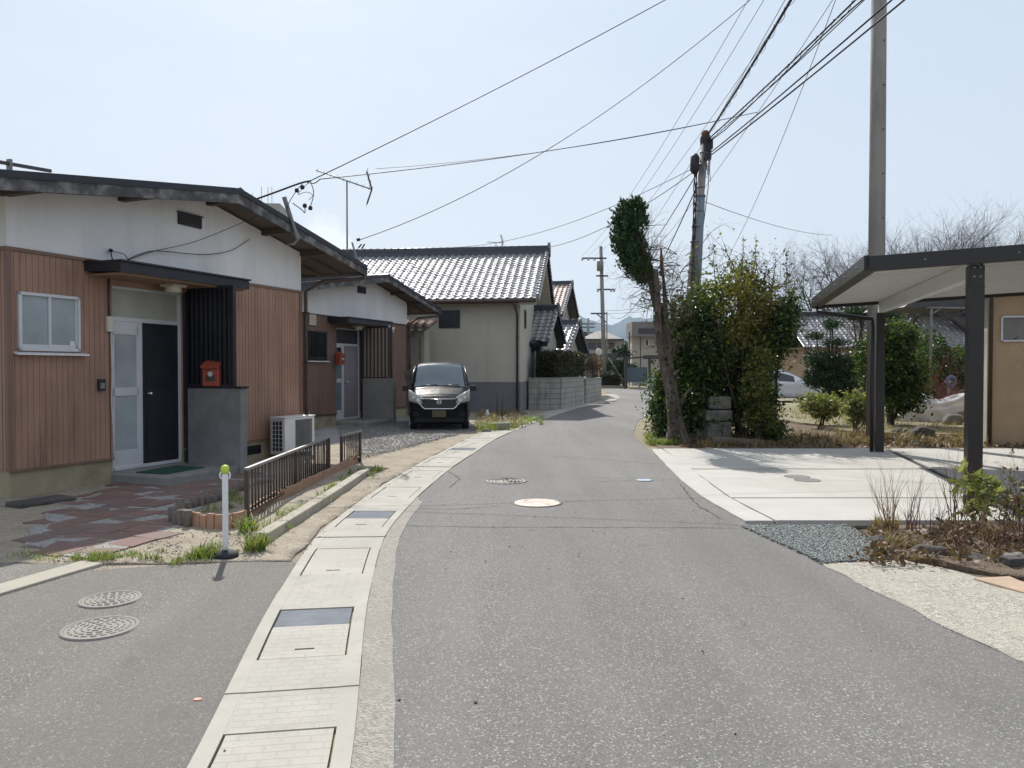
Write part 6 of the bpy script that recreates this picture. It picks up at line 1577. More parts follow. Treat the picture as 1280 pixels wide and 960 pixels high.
for (lx_, ly_) in ((px_, pf[1]), (px_, pr_[1]), (px_+3.6, pf[1]), (px_+3.6, pr_[1])):
    for sx_2 in (-1, 1):
        mb_.box(lx_+sx_2*.058-.004*(sx_2 < 0), lx_+sx_2*.058+.004*(sx_2 > 0)+.001, ly_-.06, ly_+.06, zt(lx_)-.36, zt(lx_)-.14)
        for zz_ in (.20, .30): mb_.tube([(lx_+sx_2*.03, ly_-.083, zt(lx_)-zz_), (lx_+sx_2*.03, ly_-.073, zt(lx_)-zz_)], .012, 6)
mb_.build('bracket', mt['grey_metal'], root)
m = MB()
for q in np.arange(.6, Wc, .9): m.tube([(q,-.012,zt(q)-.085),(q,.0,zt(q)-.085)], .011, 6)
for q in np.arange(.5, Lc, .9): m.tube([(-.024,q,zt(0)-.07),(-.01,q,zt(0)-.07)], .011, 6)
m.build('bolt', mt['grey_metal'], root, label='row of small bolt heads on the fascia')
for lx_ in (px_, px_+3.6):
    m = MB(); m.box(lx_-.055,lx_+.055,pf[1]+.08,pr_[1]-.08,zt(lx_)-.31,zt(lx_)-.125); m.build('beam', mt['deck_white'] if True else ms_, root)
m = MB(); m.tube([(.08,Lc-.12,zt(0)-.14),(.08,Lc-.12,zt(0)-.24),(px_-.12,pr_[1]+.02,zt(0)-.36),(px_-.13,pr_[1]-.06,zt(0)-.48),(px_-.13,pr_[1]-.06,.05)], .034, 10); m.build('downpipe', ms_, root)
m = MB(); m.box(2.0,2.15,.01,.04,zt(2)+.002,zt(2)+.03); 
for q in range(9): m.tube([(2.0+q*.35,.25,zt(2+q*.35)+.0),(2.0+q*.35,.25,zt(2+q*.35)+.05)], .012, 6)
m.tube([(1.9,.25,zt(1.9)+.05),(5.1,.25,zt(5.1)+.05)], .014, 6)
m.build('roof_rail', mt['rusty'], root)

# ================================================================ TAN BUILDING
pt = gp(1238, 560); root = empty('tan_building', (pt.x, pt.y+.1, 0), -R(15.6), 'tan rendered building behind the carport with a narrow high window', 'building')
m = MB(); m.box(0,9,0,1.0,-.1,3.05); m.box(1.7,9,1.0,6,-.1,3.05); m.build('wall', mt['tan_wall'], root)
m = MB(); m.box(-.015,-.001,0,1.0,-.1,3.05); m.build('side_wall', mt['pale_concrete'], root)
m = MB(); m.box(-.4,9.3,-.45,1.2,3.06,3.16); rf = m.build('roof', mt['black_trim'], root); m = MB(); m.prism([(-.45,3.162),(3,3.75),(6.4,3.162)], 1.5, 9.2, 'x'); m.build('roof_slope', mt['roof_metal'], rf)
FT = Frame(pt.x, pt.y+.1, -R(15.6)); x0 = FT.sx(1250); z0, z1 = FT.z(1262,427), FT.z(1262,395)
m = MB(); m.box(x0,x0+1.5,-.04,.01,z1-.03,z1); m.box(x0,x0+1.5,-.04,.01,z0,z0+.03); m.box(x0,x0+.03,-.04,.01,z0,z1); m.box(x0+.75,x0+.78,-.035,.01,z0,z1); m.box(x0+1.47,x0+1.5,-.04,.01,z0,z1); wd = m.build('window', mt['aluminium'], root); m = MB(); m.box(x0+.03,x0+1.47,-.02,-.01,z0+.03,z1-.03); m.build('pane', mt['dim_pane'], wd)
m = MB(); m.tube([(-.06,-.5,3.05),(-.06,-.35,2.93),(.02,-.08,2.75),(.02,-.07,.1)], .036, 10); m.build('downpipe', mt['brown_metal'], root)
# dark eave piece seen under the carport: garden shed roof
p = at(1180, 380, 24); root = empty('shelter', (p.x, 24, 0), R(4), 'small shelter with a curved edge between the camellia and the tan building', 'shelter')
z = p.z; m = MB(); m.prism([(-1.3,z-.1),(-.9,z+.18),(1.1,z+.18),(1.4,z-.1)], 0, 2.4, 'y'); m.build('roof', mt['roof_metal'], root)
m = MB()
for q in (-.45,1.05): m.tube([(q,-.05,0),(q,-.05,z-.35),(q+.0,-.05,z-.1)], .05, 8)
m.tube([(-.45,-.05,z-.35),(-.1,-.05,z-.1)], .03, 8); m.tube([(1.05,-.05,z-.5),(.7,-.05,z-.2)], .04, 8)
m.build('post', mt['grey_metal'], root)
m = MB(); m.prism([(-.6,z-.14),(1.2,z-.14),(1.2,z-.1),(-.6,z-.1)], -.1, .1, 'y'); m.build('beam', mt['grey_metal'], root)
# hose reel
c = at(1189, 477, 23); e = empty('hose_reel', (c.x, 23, 0), R(20), 'round blue hose reel hanging on a stand past the covered motorbike', 'hose reel'); m = MB()
V = []; 
for k in range(24): V.append((.15*math.cos(2*math.pi*k/24), 0, c.z+.15*math.sin(2*math.pi*k/24)))
V.append(V[0]); m.tube(V, .05, 8); m.build('hose', mt['blue_plastic'], e); m = MB(); m.box(-.03,.03,.06,.1,0,c.z+.1); m.box(-.2,.2,.03,.06,c.z-.03,c.z+.03); m.build('stand', mt['aluminium'], e)
# far tiled house on the right
gr_ = empty('tiled_house', (at(1190,432,43).x+2, 43, 0), R(0), 'long low house with silver tiled roof behind the garden pines', 'house')
xl_ = at(1003,432,43).x-(at(1190,432,43).x+2); m = MB(); m.box(xl_+.5,6,.4,6,0,2.75); m.build('wall', mt['tan_wall'], gr_)
tile_roof(gr_, xl_, 6.5, -.2, 2.75, 3.2, 4.75, mt['kawara'], pitch=.30, row=.30, amp=.04); tile_roof(gr_, xl_, 6.5, 6.6, 2.75, 3.2, 4.75, mt['kawara'], pitch=.30, row=.30, name='rear_slope'); 
ridge(gr_, xl_, 6.5, 3.2, 4.75, mt['kawara_dark'], .25, .25, knob=False)
m = MB(); m.box(xl_+.9,xl_+2.0,.36,.39,.3,2.2); wd = m.build('window', mt['frosted'], gr_); m = MB(); m.box(xl_+.5,xl_+.6,.3,.39,0,2.6); m.box(xl_+1.42,xl_+1.48,.33,.36,.3,2.2); m.build('frame', mt['white_paint'], wd)
m = MB(); m.prism([(xl_,2.7),(xl_-.0,2.74),(6.5,2.74),(6.5,2.7)], -.15, 6.5, 'y'); m.build('eave', mt['warm_wood'], gr_)
# small aerial mast right
def yagi(name, base, h, label, boom=(1,0,0), bl=1.4, seed=1, vdip=True, r=.016):
    e = empty(name, tuple(base), 0, label, 'aerial'); m = MB().tube([(0,0,0),(0,0,h)], r, 8); m.build('mast', mt['grey_metal'], e)
    b = Vector(boom).normalized(); n = Vector((-b.y, b.x, 0)).normalized(); m = MB(); m.tube([Vector((0,0,h))-b*bl*.55, Vector((0,0,h))+b*bl*.45], r*.75, 6); m.build('boom', mt['grey_metal'], e)
    m = MB()
    for q in np.linspace(-.52,.40,9): m.tube([Vector((0,0,h))+b*bl*q-n*.16, Vector((0,0,h))+b*bl*q+n*.16], r*.3, 4)
    m.build('elements', mt['grey_metal'], e)
    if vdip:
        c = Vector((0,0,h))+b*bl*.45; m = MB()
        for s in (-1, 1): m.tube([c, c-b*.10+Vector((0,0,s*.32))], r*1.1, 6)
        for s in (-1,-.66,-.33,0,.33,.66,1): m.tube([c-b*.1*abs(s)+Vector((0,0,s*.32))-n*.22, c-b*.1*abs(s)+Vector((0,0,s*.32))+n*.22], r*.4, 4)
        m.build('reflector', mt['dark_grey_metal'], e)
    return e
p = at(992, 396, 40); yagi('small_aerial', (p.x, 40, 4.0), at(992,361,40).z-4.0, 'thin aerial mast over the tiled house left of the carport', (1,0,0), .5, vdip=False, r=.03)

# stone blocks, rocks, plank in the garden
p = gp(897, 553); e = empty('stone_lantern', (p.x-.02, p.y+.05, 0), R(8), 'squat stacked stone blocks half hidden in the hedge', 'stone stack')
rg = random.Random(3)
def rock(name_mat, c, s, parent=None, nm='rock', seed=1, sub=3):
    import bmesh
    bm = bmesh.new(); bmesh.ops.create_icosphere(bm, subdivisions=sub, radius=1); 
    for v in bm.verts:
        n = mnoise.noise(v.co*1.3+Vector((seed*7.1,0,0)))*.35+mnoise.noise(v.co*3.5+Vector((seed*3.1,2,0)))*.13; q = v.co*(1+n); v.co = Vector((q.x*s[0], q.y*s[1], q.z*s[2]))
    me = bpy.data.meshes.new(nm); bm.to_mesh(me); bm.free(); o = bpy.data.objects.new(nm, me); COL.objects.link(o); me.materials.append(mt[name_mat]); o.location = c
    for f in me.polygons: f.use_smooth = sub > 2
    if parent: o.parent = parent
    return o
m = MB(); m.obox((0,0,.22),(.52,.42,.44)); m.build('base_block', mt['stone'], e, bevel=.03)
m = MB(); m.obox((-.02,0,.56),(.56,.46,.22), Matrix.Rotation(.06,3,'Z')); m.build('middle_block', mt['stone'], e, bevel=.03)
m = MB(); m.obox((.04,0,.82),(.46,.38,.26), Matrix.Rotation(-.1,3,'Z')); m.build('top_block', mt['stone'], e, bevel=.04)
p = gp(925, 558); e = empty('timber_beam', (p.x, p.y+.1, .0), R(-12), 'weathered grey timber lying at the back edge of the slab', 'timber'); m = MB().obox((0,0,.10),(1.0,.14,.10), Matrix.Rotation(.05,3,'Y')); m.build('timber', mt['weathered_wood'], e, bevel=.01)
for i, (px, py, s, mm_, lab) in enumerate(((1152,549,(.26,.2,.2),'dark_stone','dark rounded rock in the garden left of the front carport post'),(1128,545,(.2,.18,.13),'dark_stone','flat dark rock behind the rear carport post'),(1190,534,(.26,.2,.24),'stone','pale boulder beside the covered motorbike'),(1208,531,(.24,.2,.27),'stone','taller pale boulder right of the covered motorbike'),
    (873,552,(.18,.16,.2),'stone','grey rock at the foot of the dark evergreen shrub'),(1140,690,(.11,.09,.06),'dark_stone','dark jagged rock at the front of the planting bed'),(1160,697,(.16,.10,.07),'dark_stone','black rough rock next to the concrete apron'),(1101,681,(.11,.08,.05),'dark_stone','small dark rock by the gravel patch'),(1150,672,(.17,.09,.055),'pale_concrete','pale flat stone half buried under the reddish stems'),(1072,662,(.16,.07,.04),'dark_stone','dark stone lump at the slab edge next to the gravel'),
    (1275,704,(.12,.09,.06),'stone','pale stone at the right edge of the bed'),(1216,704,(.13,.1,.05),'dark_stone','dark stone in front of the red-brown bush'),(655,518,(.12,.1,.07),'stone','small stone by the downpipe foot'),(608,541,(.10,.09,.07),'stone','small grey rock at the edge of the yard beside the van'))):
    q = gp(px, py); o = rock(mm_, (q.x, q.y, s[2]*.45), s, None, 'rock', i+2); tag(o, lab, 'rock')
for i, (px, py) in enumerate(((357,575+0),)): pass

q = gp(626, 538); m = MB().box(-.21,.21,-.09,.09,-.03,.19); o = m.build('concrete_block', mt['concrete'], bevel=.02); o.location = (q.x, q.y, 0); o.rotation_euler = (0,0,.35); tag(o, 'weathered grey concrete block in the weeds right of the van', 'block')
for px_k, lab in ((621,'thin dark garden stake by the storehouse wall, left one'),(627.5,'thin dark garden stake by the storehouse wall, right one')):
    q = gp(px_k, 527); m = MB().tube([(0,0,-.05),(.01,0,.85 if px_k < 625 else .72)], .012, 6); o = m.build('garden_stake', mt['cable']); o.location = (q.x, q.y, 0); tag(o, lab, 'stake', 'garden stakes by the storehouse')
q = gp(609, 522); m = MB().lathe([(.0001,0),(.075,0),(.08,.12),(.05,.17),(.035,.24),(.0001,.25)], 12); o = m.build('white_jug', mt['white_paint']); o.location = (q.x, q.y, 0); tag(o, 'small white jug on the ground beside the van', 'jug')
# low bricks by bed
p = gp(1235, 712); m = MB().obox((0,0,.03),(.30,.11,.06), Matrix.Rotation(.2,3,'Z')); o = m.build('brick', mt['dark_stone'], bevel=.008); o.location = (p.x+.25, p.y, .04); tag(o, 'dark flat brick lying in front of the planting bed', 'brick')

# ================================================================ POLES AND WIRES
def concrete_pole(name, x, y, z1, r0, r1, label, lean=(0,0), mat='pole_concrete', steps=False, sleeve=None):
    e = empty(name, (x, y, 0), 0, label, 'utility pole', None); m = MB(); m.tube([(0,0,-.2),(lean[0]*.5,lean[1]*.5,z1*.5),(lean[0],lean[1],z1)], [r0,(r0+r1)/2,r1], 28); m.build('shaft', mt[mat], e)
    if steps:
        mm_ = MB(); k = 0; z = 1.9
        while z < z1-.4:
            a = R(-75) if k % 2 else R(-75); f = z/z1; rr = r0+(r1-r0)*f; c = Vector((lean[0]*f, lean[1]*f, z)); dv = Vector((math.cos(a), math.sin(a), 0)); mm_.tube([c+dv*(rr-.004), c+dv*(rr+.012)], .016, 8); z += .90; k += 1
        mm_.build('step_sockets', mt['cable'], e)
    return e
mt['pole_concrete'] = M('pole_concrete', (.25,.24,.225), .85, .1, 1.5, 60, .2, dirt=(.14,.12,.11), da=.7, dsc=1.0, streak=True)
mt['sleeve_blue'] = M('pole_sleeve', (.16,.20,.23), .7, .1, 3, 40, .1)
XT, YT = at(1096,300,15.9).x, 15.9
tall = concrete_pole('utility_pole', XT, YT, 13.2, .175, .135, 'tall thick concrete utility pole rising behind the carport to the top of the picture', steps=True)
m = MB(); m.beam((-.9,0,12.2),(.9,0,12.2),.09,.09); m.beam((-.7,0,11.4),(.7,0,11.4),.08,.08); m.build('crossarm', mt['grey_metal'], tall)
m = MB()
for q in (-.8,-.4,.4,.8): m.lathe([(.02,0),(.06,.02),(.035,.06),(.06,.09),(.03,.13),(.0001,.15)], 10, (q,0,12.25))
m.build('insulator', mt['insulator'], tall)
# leaning cable pole behind the hedge
Yp = 19.0; ptop = at(882,168,Yp); pm = at(866,345,Yp); lean = (ptop.x-pm.x)/(ptop.z-pm.z)
xb = pm.x-lean*pm.z; ep = concrete_pole('utility_pole', xb, Yp, ptop.z, .150, .088, 'leaning concrete cable pole with a bluish sleeve, rising out of the hedge', lean=(ptop.x-xb, 0))
def pp_(z, dx=0, dy=0): return Vector((xb+lean*z+dx, Yp+dy, z))
zs0, zs1 = at(866,340,Yp).z, at(874,245,Yp).z
m = MB(); m.tube([(lean*zs0,0,zs0-1.5),(lean*zs1,0,zs1)], [.142,.122], 24); sv_ = m.build('blue_sleeve', mt['sleeve_blue'], ep)
m = MB()
for q in range(6): zz = zs0+(zs1-zs0)*q/5; m.tube([(lean*zz,0,zz-.02),(lean*zz,0,zz+.02)], .137, 20)
for zz in (ptop.z-.45, ptop.z-.75, ptop.z-1.3): m.tube([(lean*zz,0,zz-.03),(lean*zz,0,zz+.03)], .105, 20)
m.build('steel_band', mt['grey_metal'], ep)
m = MB(); zz = ptop.z; m.lathe([(.13,-.25),(.14,-.1),(.09,.02),(.0001,.05)], 14, (lean*zz,0,zz)); m.obox((lean*zz+.02,-.12,zz-.45),(.16,.14,.42)); m.obox((lean*zz+.1,-.06,zz-.25),(.12,.1,.25)); m.build('cable_clamp', mt['cable'], ep, bevel=.01)
m = MB(); m.lathe([(.0001,-.10),(.07,-.08),(.10,0),(.07,.07),(.0001,.09)], 12, (lean*zz-.02,-.05,zz)); m.build('end_cap', mt['rusty'], ep)
m = MB(); zc = at(867,205,Yp).z; xc = at(867,205,Yp).x-xb
m.tube([(xc,-.1,zc-.26),(xc,-.1,zc-.18),(xc+.01,-.1,zc+.14),(xc+.03,-.1,zc+.22)], [.06,.11,.11,.05], 12); m.build('cable_closure', mt['cable'], ep)
m = MB(); rg = random.Random(8)
for q in range(4):
    P = []
    for k in range(14):
        z = zc-.2-k*.36; P.append((xc+.02+.045*math.sin(k*1.3+q*1.6)-.02*k*.35, -.12+.03*math.cos(k*1.1+q), z))
    m.tube(P, .013, 5)
m.build('hanging_cables', mt['cable'], ep)
m = MB()
for k in range(9):
    a = rg.uniform(0,6.28); P = [(lean*zz+.1*math.cos(a+q*.8), -.1+.1*math.sin(a+q*.8), zz-.3-rg.uniform(0,.7)-.05*q) for q in range(5)]; m.tube(cr3(P,3), .008, 4)
m.tube([(lean*(zz-.8)+.15,-.05,zz-.5),(lean*(zz-1.3)+.17,-.05,zz-1.3),(lean*(zz-2)+.12,-.05,zz-2.2)], .012, 5)
m.build('loose_wire', mt['grey_metal'], ep)

def sagline(p0, p1, sag, n=22):
    p0, p1 = Vector(p0), Vector(p1); return [p0.lerp(p1, i/n)-Vector((0,0,4*sag*(i/n)*(1-i/n))) for i in range(n+1)]
def wire(label, p0, p1, sag=.1, r=.01, mat='thin_cable', wrap=0, group='overhead wires', name='overhead_wire', twin=0):
    e = None; P = sagline(p0, p1, sag); m = MB().tube(P, r, 6)
    if twin:
        m.tube([p+Vector((0.03*math.sin(i*.9)+twin, 0, -.045-.02*math.sin(i*1.7))) for i, p in enumerate(P)], r*.8, 6)
    if wrap:
        L = (P[-1]-P[0]).length; k = int(L/.11); Q = []
        for i in range(k+1):
            t = i/k*(len(P)-1); a = min(int(t), len(P)-2); p = P[a].lerp(P[a+1], t-a); an = i*1.15; Q.append(p+Vector((math.cos(an)*wrap, 0, math.sin(an)*wrap-.02)))
        m.tube(Q, .0045, 4)
    o = m.build(name, mt[mat]); tag(o, label, 'wire', group); return o
def thru(p0, px, py, z, ext):
    """end point: from p0 over the point seen at (px,py) at height z, extended"""
    r = ray(px, py); t = (z-H)/r.z; q = Vector((r.x*t, r.y*t, z)); return p0+(q-p0)*ext
zt_ = ptop.z
a0 = pp_(zt_-.05); 
for i, (px, py, z, wr_, rr, lab, za) in enumerate(((978,0,zt_+.05,.045,.024,'thick black cable bundle with a spiral wrap, leftmost of the three leaving the leaning pole',.0),(1056,0,zt_-.2,.04,.017,'black cable pair with a spiral wrap, middle bundle leaving the leaning pole',.15),(1063,4,zt_-.28,0,.009,'thin cable running just below the middle bundle',.22),
    (1095,4,zt_-.55,0,.015,'upper black cable of the right bundle crossing the tall pole',.55),(1114,2,zt_-.65,0,.016,'lower black cable of the right bundle crossing the tall pole',.62))):
    s_ = pp_(zt_-za, .05, -.12); e_ = thru(s_, px, py, z, 3.2); e_.z = z+.35
    wire(lab, s_, e_, .35 if i < 3 else .30, rr, 'cable', wr_, twin=(.05 if i in (1,) else 0))
# far utility pole
Yf = 64.; fb = at(756,482,Yf); ft = at(751,308,Yf); e = concrete_pole('utility_pole', fb.x, Yf, ft.z, .20, .14, 'slim utility pole at the far bend of the road with several crossarms', lean=(ft.x-fb.x,0))
def fz(py): return at(752,py,Yf).z
m = MB()
for (xa, xb_, py) in ((-1.95,.0,323),(-.75,.15,345),(-.7,.75,362),(-1.2,.0,392)):
    m.beam((xa,-.1,fz(py)),(xb_+.1,-.1,fz(py)),.12,.12)
m.tube([(-.7,-.1,fz(392)),(.1,-.1,fz(403))], .05, 5); m.build('crossarm', mt['dark_grey_metal'], e)
m = MB()
for q in (-1.9,-1.4,-.9): m.tube([(q,-.1,fz(323)),(q,-.1,fz(326))], .09, 6)
for q in (-.6,-.2,.5,.75): m.tube([(q,-.1,fz(361)),(q,-.1,fz(365))], .09, 6)
m.build('insulator', mt['insulator'], e)
m = MB(); m.lathe([(.0001,-.45),(.28,-.42),(.28,.35),(.2,.42),(.0001,.45)], 12, (-.45,-.4,fz(333))); m.build('transformer', mt['grey_metal'], e)
m = MB(); m.tube([(.15,-.1,fz(390)),(.15,-.1,2)], .05, 6); m.build('cable_riser', mt['pole_concrete'], e)
m = MB(); m.tube([(.3,0,fz(448)),(2.0,.3,.0)], .05, 6); m.build('stay', mt['grey_metal'], e)
# fourth pole very far
Yq = 105; q0 = at(735,470,Yq); e = concrete_pole('utility_pole', q0.x, Yq, at(735,398,Yq).z, .2, .16, 'small distant utility pole left of the slim pole, against the blue hills'); 
m = MB(); zq = lambda py: at(735,py,Yq).z
for py in (405,409,416): m.beam((-.9,0,zq(py)),(.9,0,zq(py)),.15,.15)
m.obox((-.5,0,zq(419)),(.6,.5,.9)); m.build('crossarm', mt['dark_grey_metal'], e)
# high thin wires from the far pole to the tall pole
top = Vector((XT, YT, 12.3))
hi = [(-1.9,323,-.8,12.42),(-1.4,323,-.4,12.42),(-.9,323,.4,12.42),(-.6,362,-.6,11.5),(.5,362,.6,11.5)]
for i, (dx, py, dx2, z2) in enumerate(hi):
    wire('thin high wire from the far pole to the tall pole, %s from the left' % ['first','second','third','fourth','fifth'][i], (fb.x+dx, Yf-.1, fz(py)+.2), (XT+dx2, YT, z2), .9+.1*i, .009, group='thin high wires between the far and tall poles')
# drops between leaning pole and houses
J = pp_(zt_-.65)
wire('faint wire from the leaning pole to the far slim pole, upper', pp_(zt_-.7), (fb.x, Yf, fz(345)), 1.2, .014)
wire('faint wire from the leaning pole to the far slim pole, lower', pp_(zt_-1.0), (fb.x+.3, Yf, fz(392)), 1.6, .016)
wire('wire from the leaning pole down to the storehouse roof end', pp_(zt_-.75), (1.3, 30.4, 6.3), .35, .011)
wire('wire from the leaning pole down to the ridge of the storehouse, farther left', pp_(zt_-.7), at(570,309,29.5), .45, .009)
wire('wire from the leaning pole toward the garden houses on the right', pp_(zt_-1.6), at(1040,294,38), .2, .009)
wire('faint wire hanging from the tall pole down to the garden behind the hedge', (XT-.2, YT, 11.0), at(912,318,36), .5, .009)
wire('sagging wire low across the road near the far pole', (fb.x, Yf, fz(398)), at(700,395,47), .4, .012)
wire('wire running right from the far slim pole behind the conifer', (fb.x, Yf, fz(392)), at(900,370,50), .3, .014)
wire('second wire running right from the far slim pole behind the conifer', (fb.x, Yf, fz(388)), at(900,352,45), .5, .014)
wire('wire from the far slim pole toward the distant left pole', (fb.x, Yf, fz(392)), (q0.x, Yq, zq(406)), .4, .02)
wire('wire in the top right corner leaving the tall pole', (XT+.5, YT, 11.0), Vector((16, 12, 7.8)), .2, .012)
# roof hook, insulators and service drop of the nearest house
hk = at(372, 283, 12.6); 
e = empty('service_bracket', tuple(hk), 0, 'galvanised service bracket with insulators on the roof edge of the nearest house', 'bracket')
m = MB(); tp_ = at(355,246,12.4)-hk; m.beam((0,0,-.22), tuple(tp_), .05, .05); m.tube([(0,0,-.22),(-.05,-.05,-.30),(-.16,-.05,-.30)], .02, 8); m.build('arm', mt['grey_metal'], e)
m = MB()
S = lambda a, b, Y=12.4: at(a, b, Y)-hk
for (a, b) in ((371,238),(378,234),(381,257),(388,260)): 
    c = S(a, b); m.lathe([(.0001,-.035),(.03,-.03),(.036,0),(.025,.03),(.0001,.035)], 10, tuple(c))
m.build('insulator', mt['cable'], e)
m = MB(); m.tube(cr3([S(320,249),S(345,240),S(375,229),S(388,226)],3), .015, 6); m.tube(cr3([S(388,226),S(392,240),S(390,252),S(387,259)],4), .007, 5); m.tube(cr3([S(378,230),S(371,238),S(362,252),S(358,262)],4), .006, 5)
m.tube(cr3([S(366,254),S(377,262),S(381,266),S(381,258)],4), .008, 5); m.tube(cr3([S(386,228),S(372,243),S(383,240),S(391,244),S(386,250)],4), .005, 5); m.tube(cr3([S(400,224),S(393,229),S(384,228)],4), .009, 5)
m.build('loose_wire', mt['cable'], e)
wire('long wire climbing from the nearest roof to the top of the tall pole', hk+S(388,226), (XT-.3, YT, 11.4), .15, .008, 'cable')
b0 = thru(pp_(zt_-.62,.05,-.12), 1095, 4, zt_-.55, .42)
wire('wire from the nearest roof to the cable bundle by the leaning pole', hk+S(400,224), b0, .12, .007, 'cable')
wire('second thin wire from the roof aerial to the cable bundle', at(470,211,16), b0+Vector((-.15,.2,.02)), .15, .005)
wire('curving wire from the second house up to the tall pole', at(449,300,19.6), (XT-.3, YT, 11.2), .9, .009, 'cable')
bk = at(449,318,19.6); e = empty('service_bracket', tuple(bk), 0, 'small bracket with two insulators on the roof of the second house', 'bracket'); m = MB(); m.beam((0,0,-.3), tuple(at(440,303,19.6)-bk), .04,.04); m.build('arm', mt['grey_metal'], e); m = MB(); S2 = lambda a,b: at(a,b,19.6)-bk
m.tube([S2(448,310),S2(452,305)], .02, 6); m.tube([S2(452,311),S2(456,305)], .02, 6); m.tube([S2(446,300),S2(450,299)], .04, 6); m.build('insulator', mt['cable'], e)
# facade cable on the first gable
m = MB(); Fz = lambda px, py, o=.05: F1.w(F1.sx(px, o), -o, F1.z(px, py, o))
m.tube(cr3([Fz(313,299),Fz(290,313),Fz(262,318),Fz(235,317),Fz(205,314),Fz(185,315),Fz(162,324),Fz(158,330)],5), .006, 5); m.tube(cr3([Fz(340,262,.55),Fz(300,280,.3),Fz(245,302,.1),Fz(190,315),Fz(160,326)],5), .005, 5)
m.tube(cr3([Fz(140,314),Fz(142,324),Fz(148,332),Fz(156,335)],4), .008, 5); m.tube(cr3([Fz(142,314),Fz(155,317),Fz(160,322),Fz(163,326)],4), .005, 5); m.lathe([(.02,-.02),(.03,0),(.02,.02)], 8, tuple(Fz(140,313)))
o = m.build('facade_cable', mt['cable']); tag(o, 'thin black cable drooping across the white gable of the nearest house', 'cable')
# aerials
p = at(434, 320, 15.2); e = yagi('roof_aerial', tuple(p), at(436,226,15.2).z-p.z, 'large television aerial on a mast above the nearest roof, with a folded reflector', (.93,.25,-.28), 1.12)
p = at(620, 318, 33); yagi('roof_aerial', tuple(p), at(619,303,33).z-p.z, 'small television aerial on the storehouse ridge', (.9,.3,0), .7, r=.018)

# ================================================================ FAR END OF THE ROAD
def box_house(name, px0, px1, ytop, Y, dep, label, wallm, parts, cat='house'):
    a, b = at(px0, ytop, Y), at(px1, ytop, Y); root = empty(name, (a.x, Y, 0), 0, label, cat); Wd = b.x-a.x; m = MB().box(0,Wd,0,dep,0,a.z); m.build('wall', mt[wallm], root); return root, Wd, a
Yh = 82; root, Wd, a = box_house('two_storey_house', 733, 795, 426, Yh, 8, 'greyish two-storey house with hipped roof at the end of the road', 'far_wall', None)
rx = lambda px: at(px, 450, Yh).x-a.x
rz_ = lambda py: at(750, py, Yh).z
m = MB(); e0 = rz_(424); pk = rz_(413)+.1
m.add([(-.6,-.7,e0),(Wd*.72,-.7,e0),(Wd*.72,8.5,e0),(-.6,8.5,e0),(Wd*.28,3,pk),(Wd*.42,3,pk)], [(0,1,5,4),(1,2,5),(2,3,4,5),(3,0,4),(3,2,1,0)]); m.build('roof', mt['far_roof'], root)
m = MB(); m.box(-.62,Wd*.74,-.75,-.68,e0-.25,e0+.02); m.build('eave_board', mt['dark_grey_metal'], root)
m = MB(); m.box(-.02,Wd+.02,-.03,-.0,0,rz_(444)); m.build('lower_cladding', mt['far_wall_dark'], root)
m = MB(); m.box(-.1,rx(775),-.35,-.03,rz_(444),rz_(442)); m.build('band', mt['dark_grey_metal'], root)
for (p0, p1, y0, y1) in ((735,745,437,429),(747,754,437,429),(761,768,436,428.5),(750,757,466,457)):
    m = MB(); m.box(rx(p0),rx(p1),-.08,-.031,rz_(y0),rz_(y1)); wd = m.build('window', mt['dark_grey_metal'], root); m = MB(); m.box(rx(p0)+.08,rx((p0+p1)/2)-.03,-.09,-.08,rz_(y0)+.08,rz_(y1)-.08); m.box(rx((p0+p1)/2)+.03,rx(p1)-.08,-.09,-.08,rz_(y0)+.08,rz_(y1)-.08); m.build('pane', mt['dark_glass'], wd)
Yh = 72; root, Wd, a = box_house('modern_house', 790, 850, 421, Yh, 2.5, 'beige modern house with dark flat eaves at the end of the road', 'beige_panel', None)
rx = lambda px: at(px, 450, Yh).x-a.x; rz_ = lambda py: at(800, py, Yh).z
m = MB(); m.box(-.15,Wd+1,-.9,2.6,rz_(421),rz_(403)); m.build('roof', mt['far_roof'], root)
m = MB(); m.box(rx(796),Wd+1,-.92,-.9,rz_(418),rz_(411)); m.box(rx(800),rx(801),-.04,-.0,0,rz_(421)); m.box(-.3,-.2,-.05,0,0,rz_(415)); m.build('eave_board', mt['dark_grey_metal'], root)
m = MB(); m.box(rx(806),rx(811),-.06,-.0,rz_(433),rz_(424)); wd = m.build('window', mt['white_paint'], root); m = MB(); m.box(rx(807),rx(810),-.07,-.06,rz_(432),rz_(425)); m.build('pane', mt['dark_glass'], wd)
Yh = 60; a = at(779, 447, Yh); b = at(826, 447, Yh); root = empty('far_carport', (a.x, Yh, 0), 0, 'small dark carport with a blue-grey screen at the far bend', 'carport'); Wd = b.x-a.x
rx = lambda px: at(px, 450, Yh).x-a.x; rz_ = lambda py: at(800, py, Yh).z
m = MB(); m.add([(0,0,rz_(449)),(Wd,0,rz_(446)),(Wd,4,rz_(446)),(0,4,rz_(449)),(0,0,rz_(447)),(Wd,0,rz_(444)),(Wd,4,rz_(444)),(0,4,rz_(447))],[(0,3,2,1),(4,5,6,7),(0,1,5,4),(1,2,6,5),(2,3,7,6),(3,0,4,7)]); m.box(rx(804),Wd,-.15,0,rz_(449),rz_(444)); m.build('roof', mt['dark_grey_metal'], root)
for px in (781,811,838): m = MB(); m.box(rx(px),rx(px)+.18,.1,.28,0,rz_(449)); m.build('post', mt['dark_grey_metal'], root)
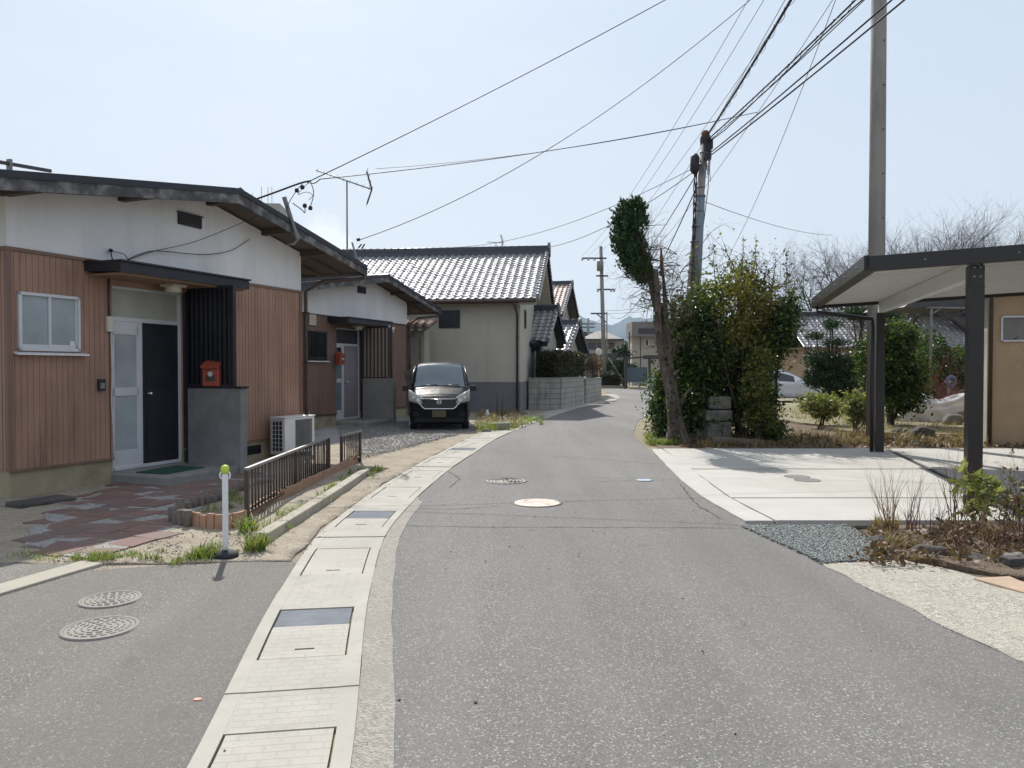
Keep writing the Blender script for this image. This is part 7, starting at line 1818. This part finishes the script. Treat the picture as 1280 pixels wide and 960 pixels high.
m = MB(); m.box(rx(782),rx(810),.3,.36,rz_(478),rz_(459)); m.build('screen', mt['screen_blue'], root)
box_hedge(at(741,480,63).x, 63, at(776,480,63).x, 63, .9, 0, at(760,469,63).z, 5000, 'hedge_leaf', 'low dark hedge at the far bend behind the slim pole', 55, size=.11)
# dark pruned tree between far houses
mass('pruned_tree', 780, 66, [(779,440,0,.5,.5,.35),(771,438,0,.6,.3,.12),(787,442,0,.55,.3,.15),(781,432,0,.3,.3,.25),(766,458,0,1.1,.8,.5),(784,462,0,1.0,.8,.5)], 5200, .16, 'pine_leaf', 'dark pruned pine between the two far houses', 'tree', seed=57, trunk=.12, per=20, clump=.12)
p = at(751, 440, 61); e = empty('traffic_mirror', (p.x-.15, 61, 0), 0, 'round pale traffic mirror beside the slim pole at the bend', 'mirror'); m = MB().tube([(0,0,0),(0,0,p.z)], .05, 8); m.build('pole', mt['tan_stone'], e); m = MB().tube([(0,-.12,p.z),(0,-.05,p.z),(0,.02,p.z)], [.24,.27,.2], 20); m.build('mirror_disc', mt['cream_plastic'], e)
m = MB(); a = at(735,485,60); m.box(a.x,at(782,485,60).x,61.2,61.4,0,.22); o = m.build('far_kerb', mt['concrete']); o['kind'] = 'structure'
# a pole-side green plant tops over carport, distant greenery right of the road
mass('garden_tree', 1000, 48, [(1000,440,0,1.2,1,1.4),(985,430,0,1,1,1.1),(1012,445,0,1,1,1)], 4200, .16, 'olive_leaf', 'yellowish green tree far behind the white hatchback', 'tree', seed=58, trunk=.1, per=14, clump=.22)
# ================================================================ HAZE
vm = bpy.data.materials.new('haze_air'); vm.use_nodes = True; nt = vm.node_tree; nt.nodes.remove(nt.nodes['Principled BSDF']); pv = nt.nodes.new('ShaderNodeVolumePrincipled'); pv.inputs['Color'].default_value = (.55,.76,1,1); pv.inputs['Density'].default_value = .00011; pv.inputs['Anisotropy'].default_value = .3
nt.links.new(pv.outputs[0], nt.nodes['Material Output'].inputs['Volume'])
m = MB().box(-3010,3010,-3010,3010,-1.5,260); o = m.build('haze', vm); o['kind'] = 'stuff'
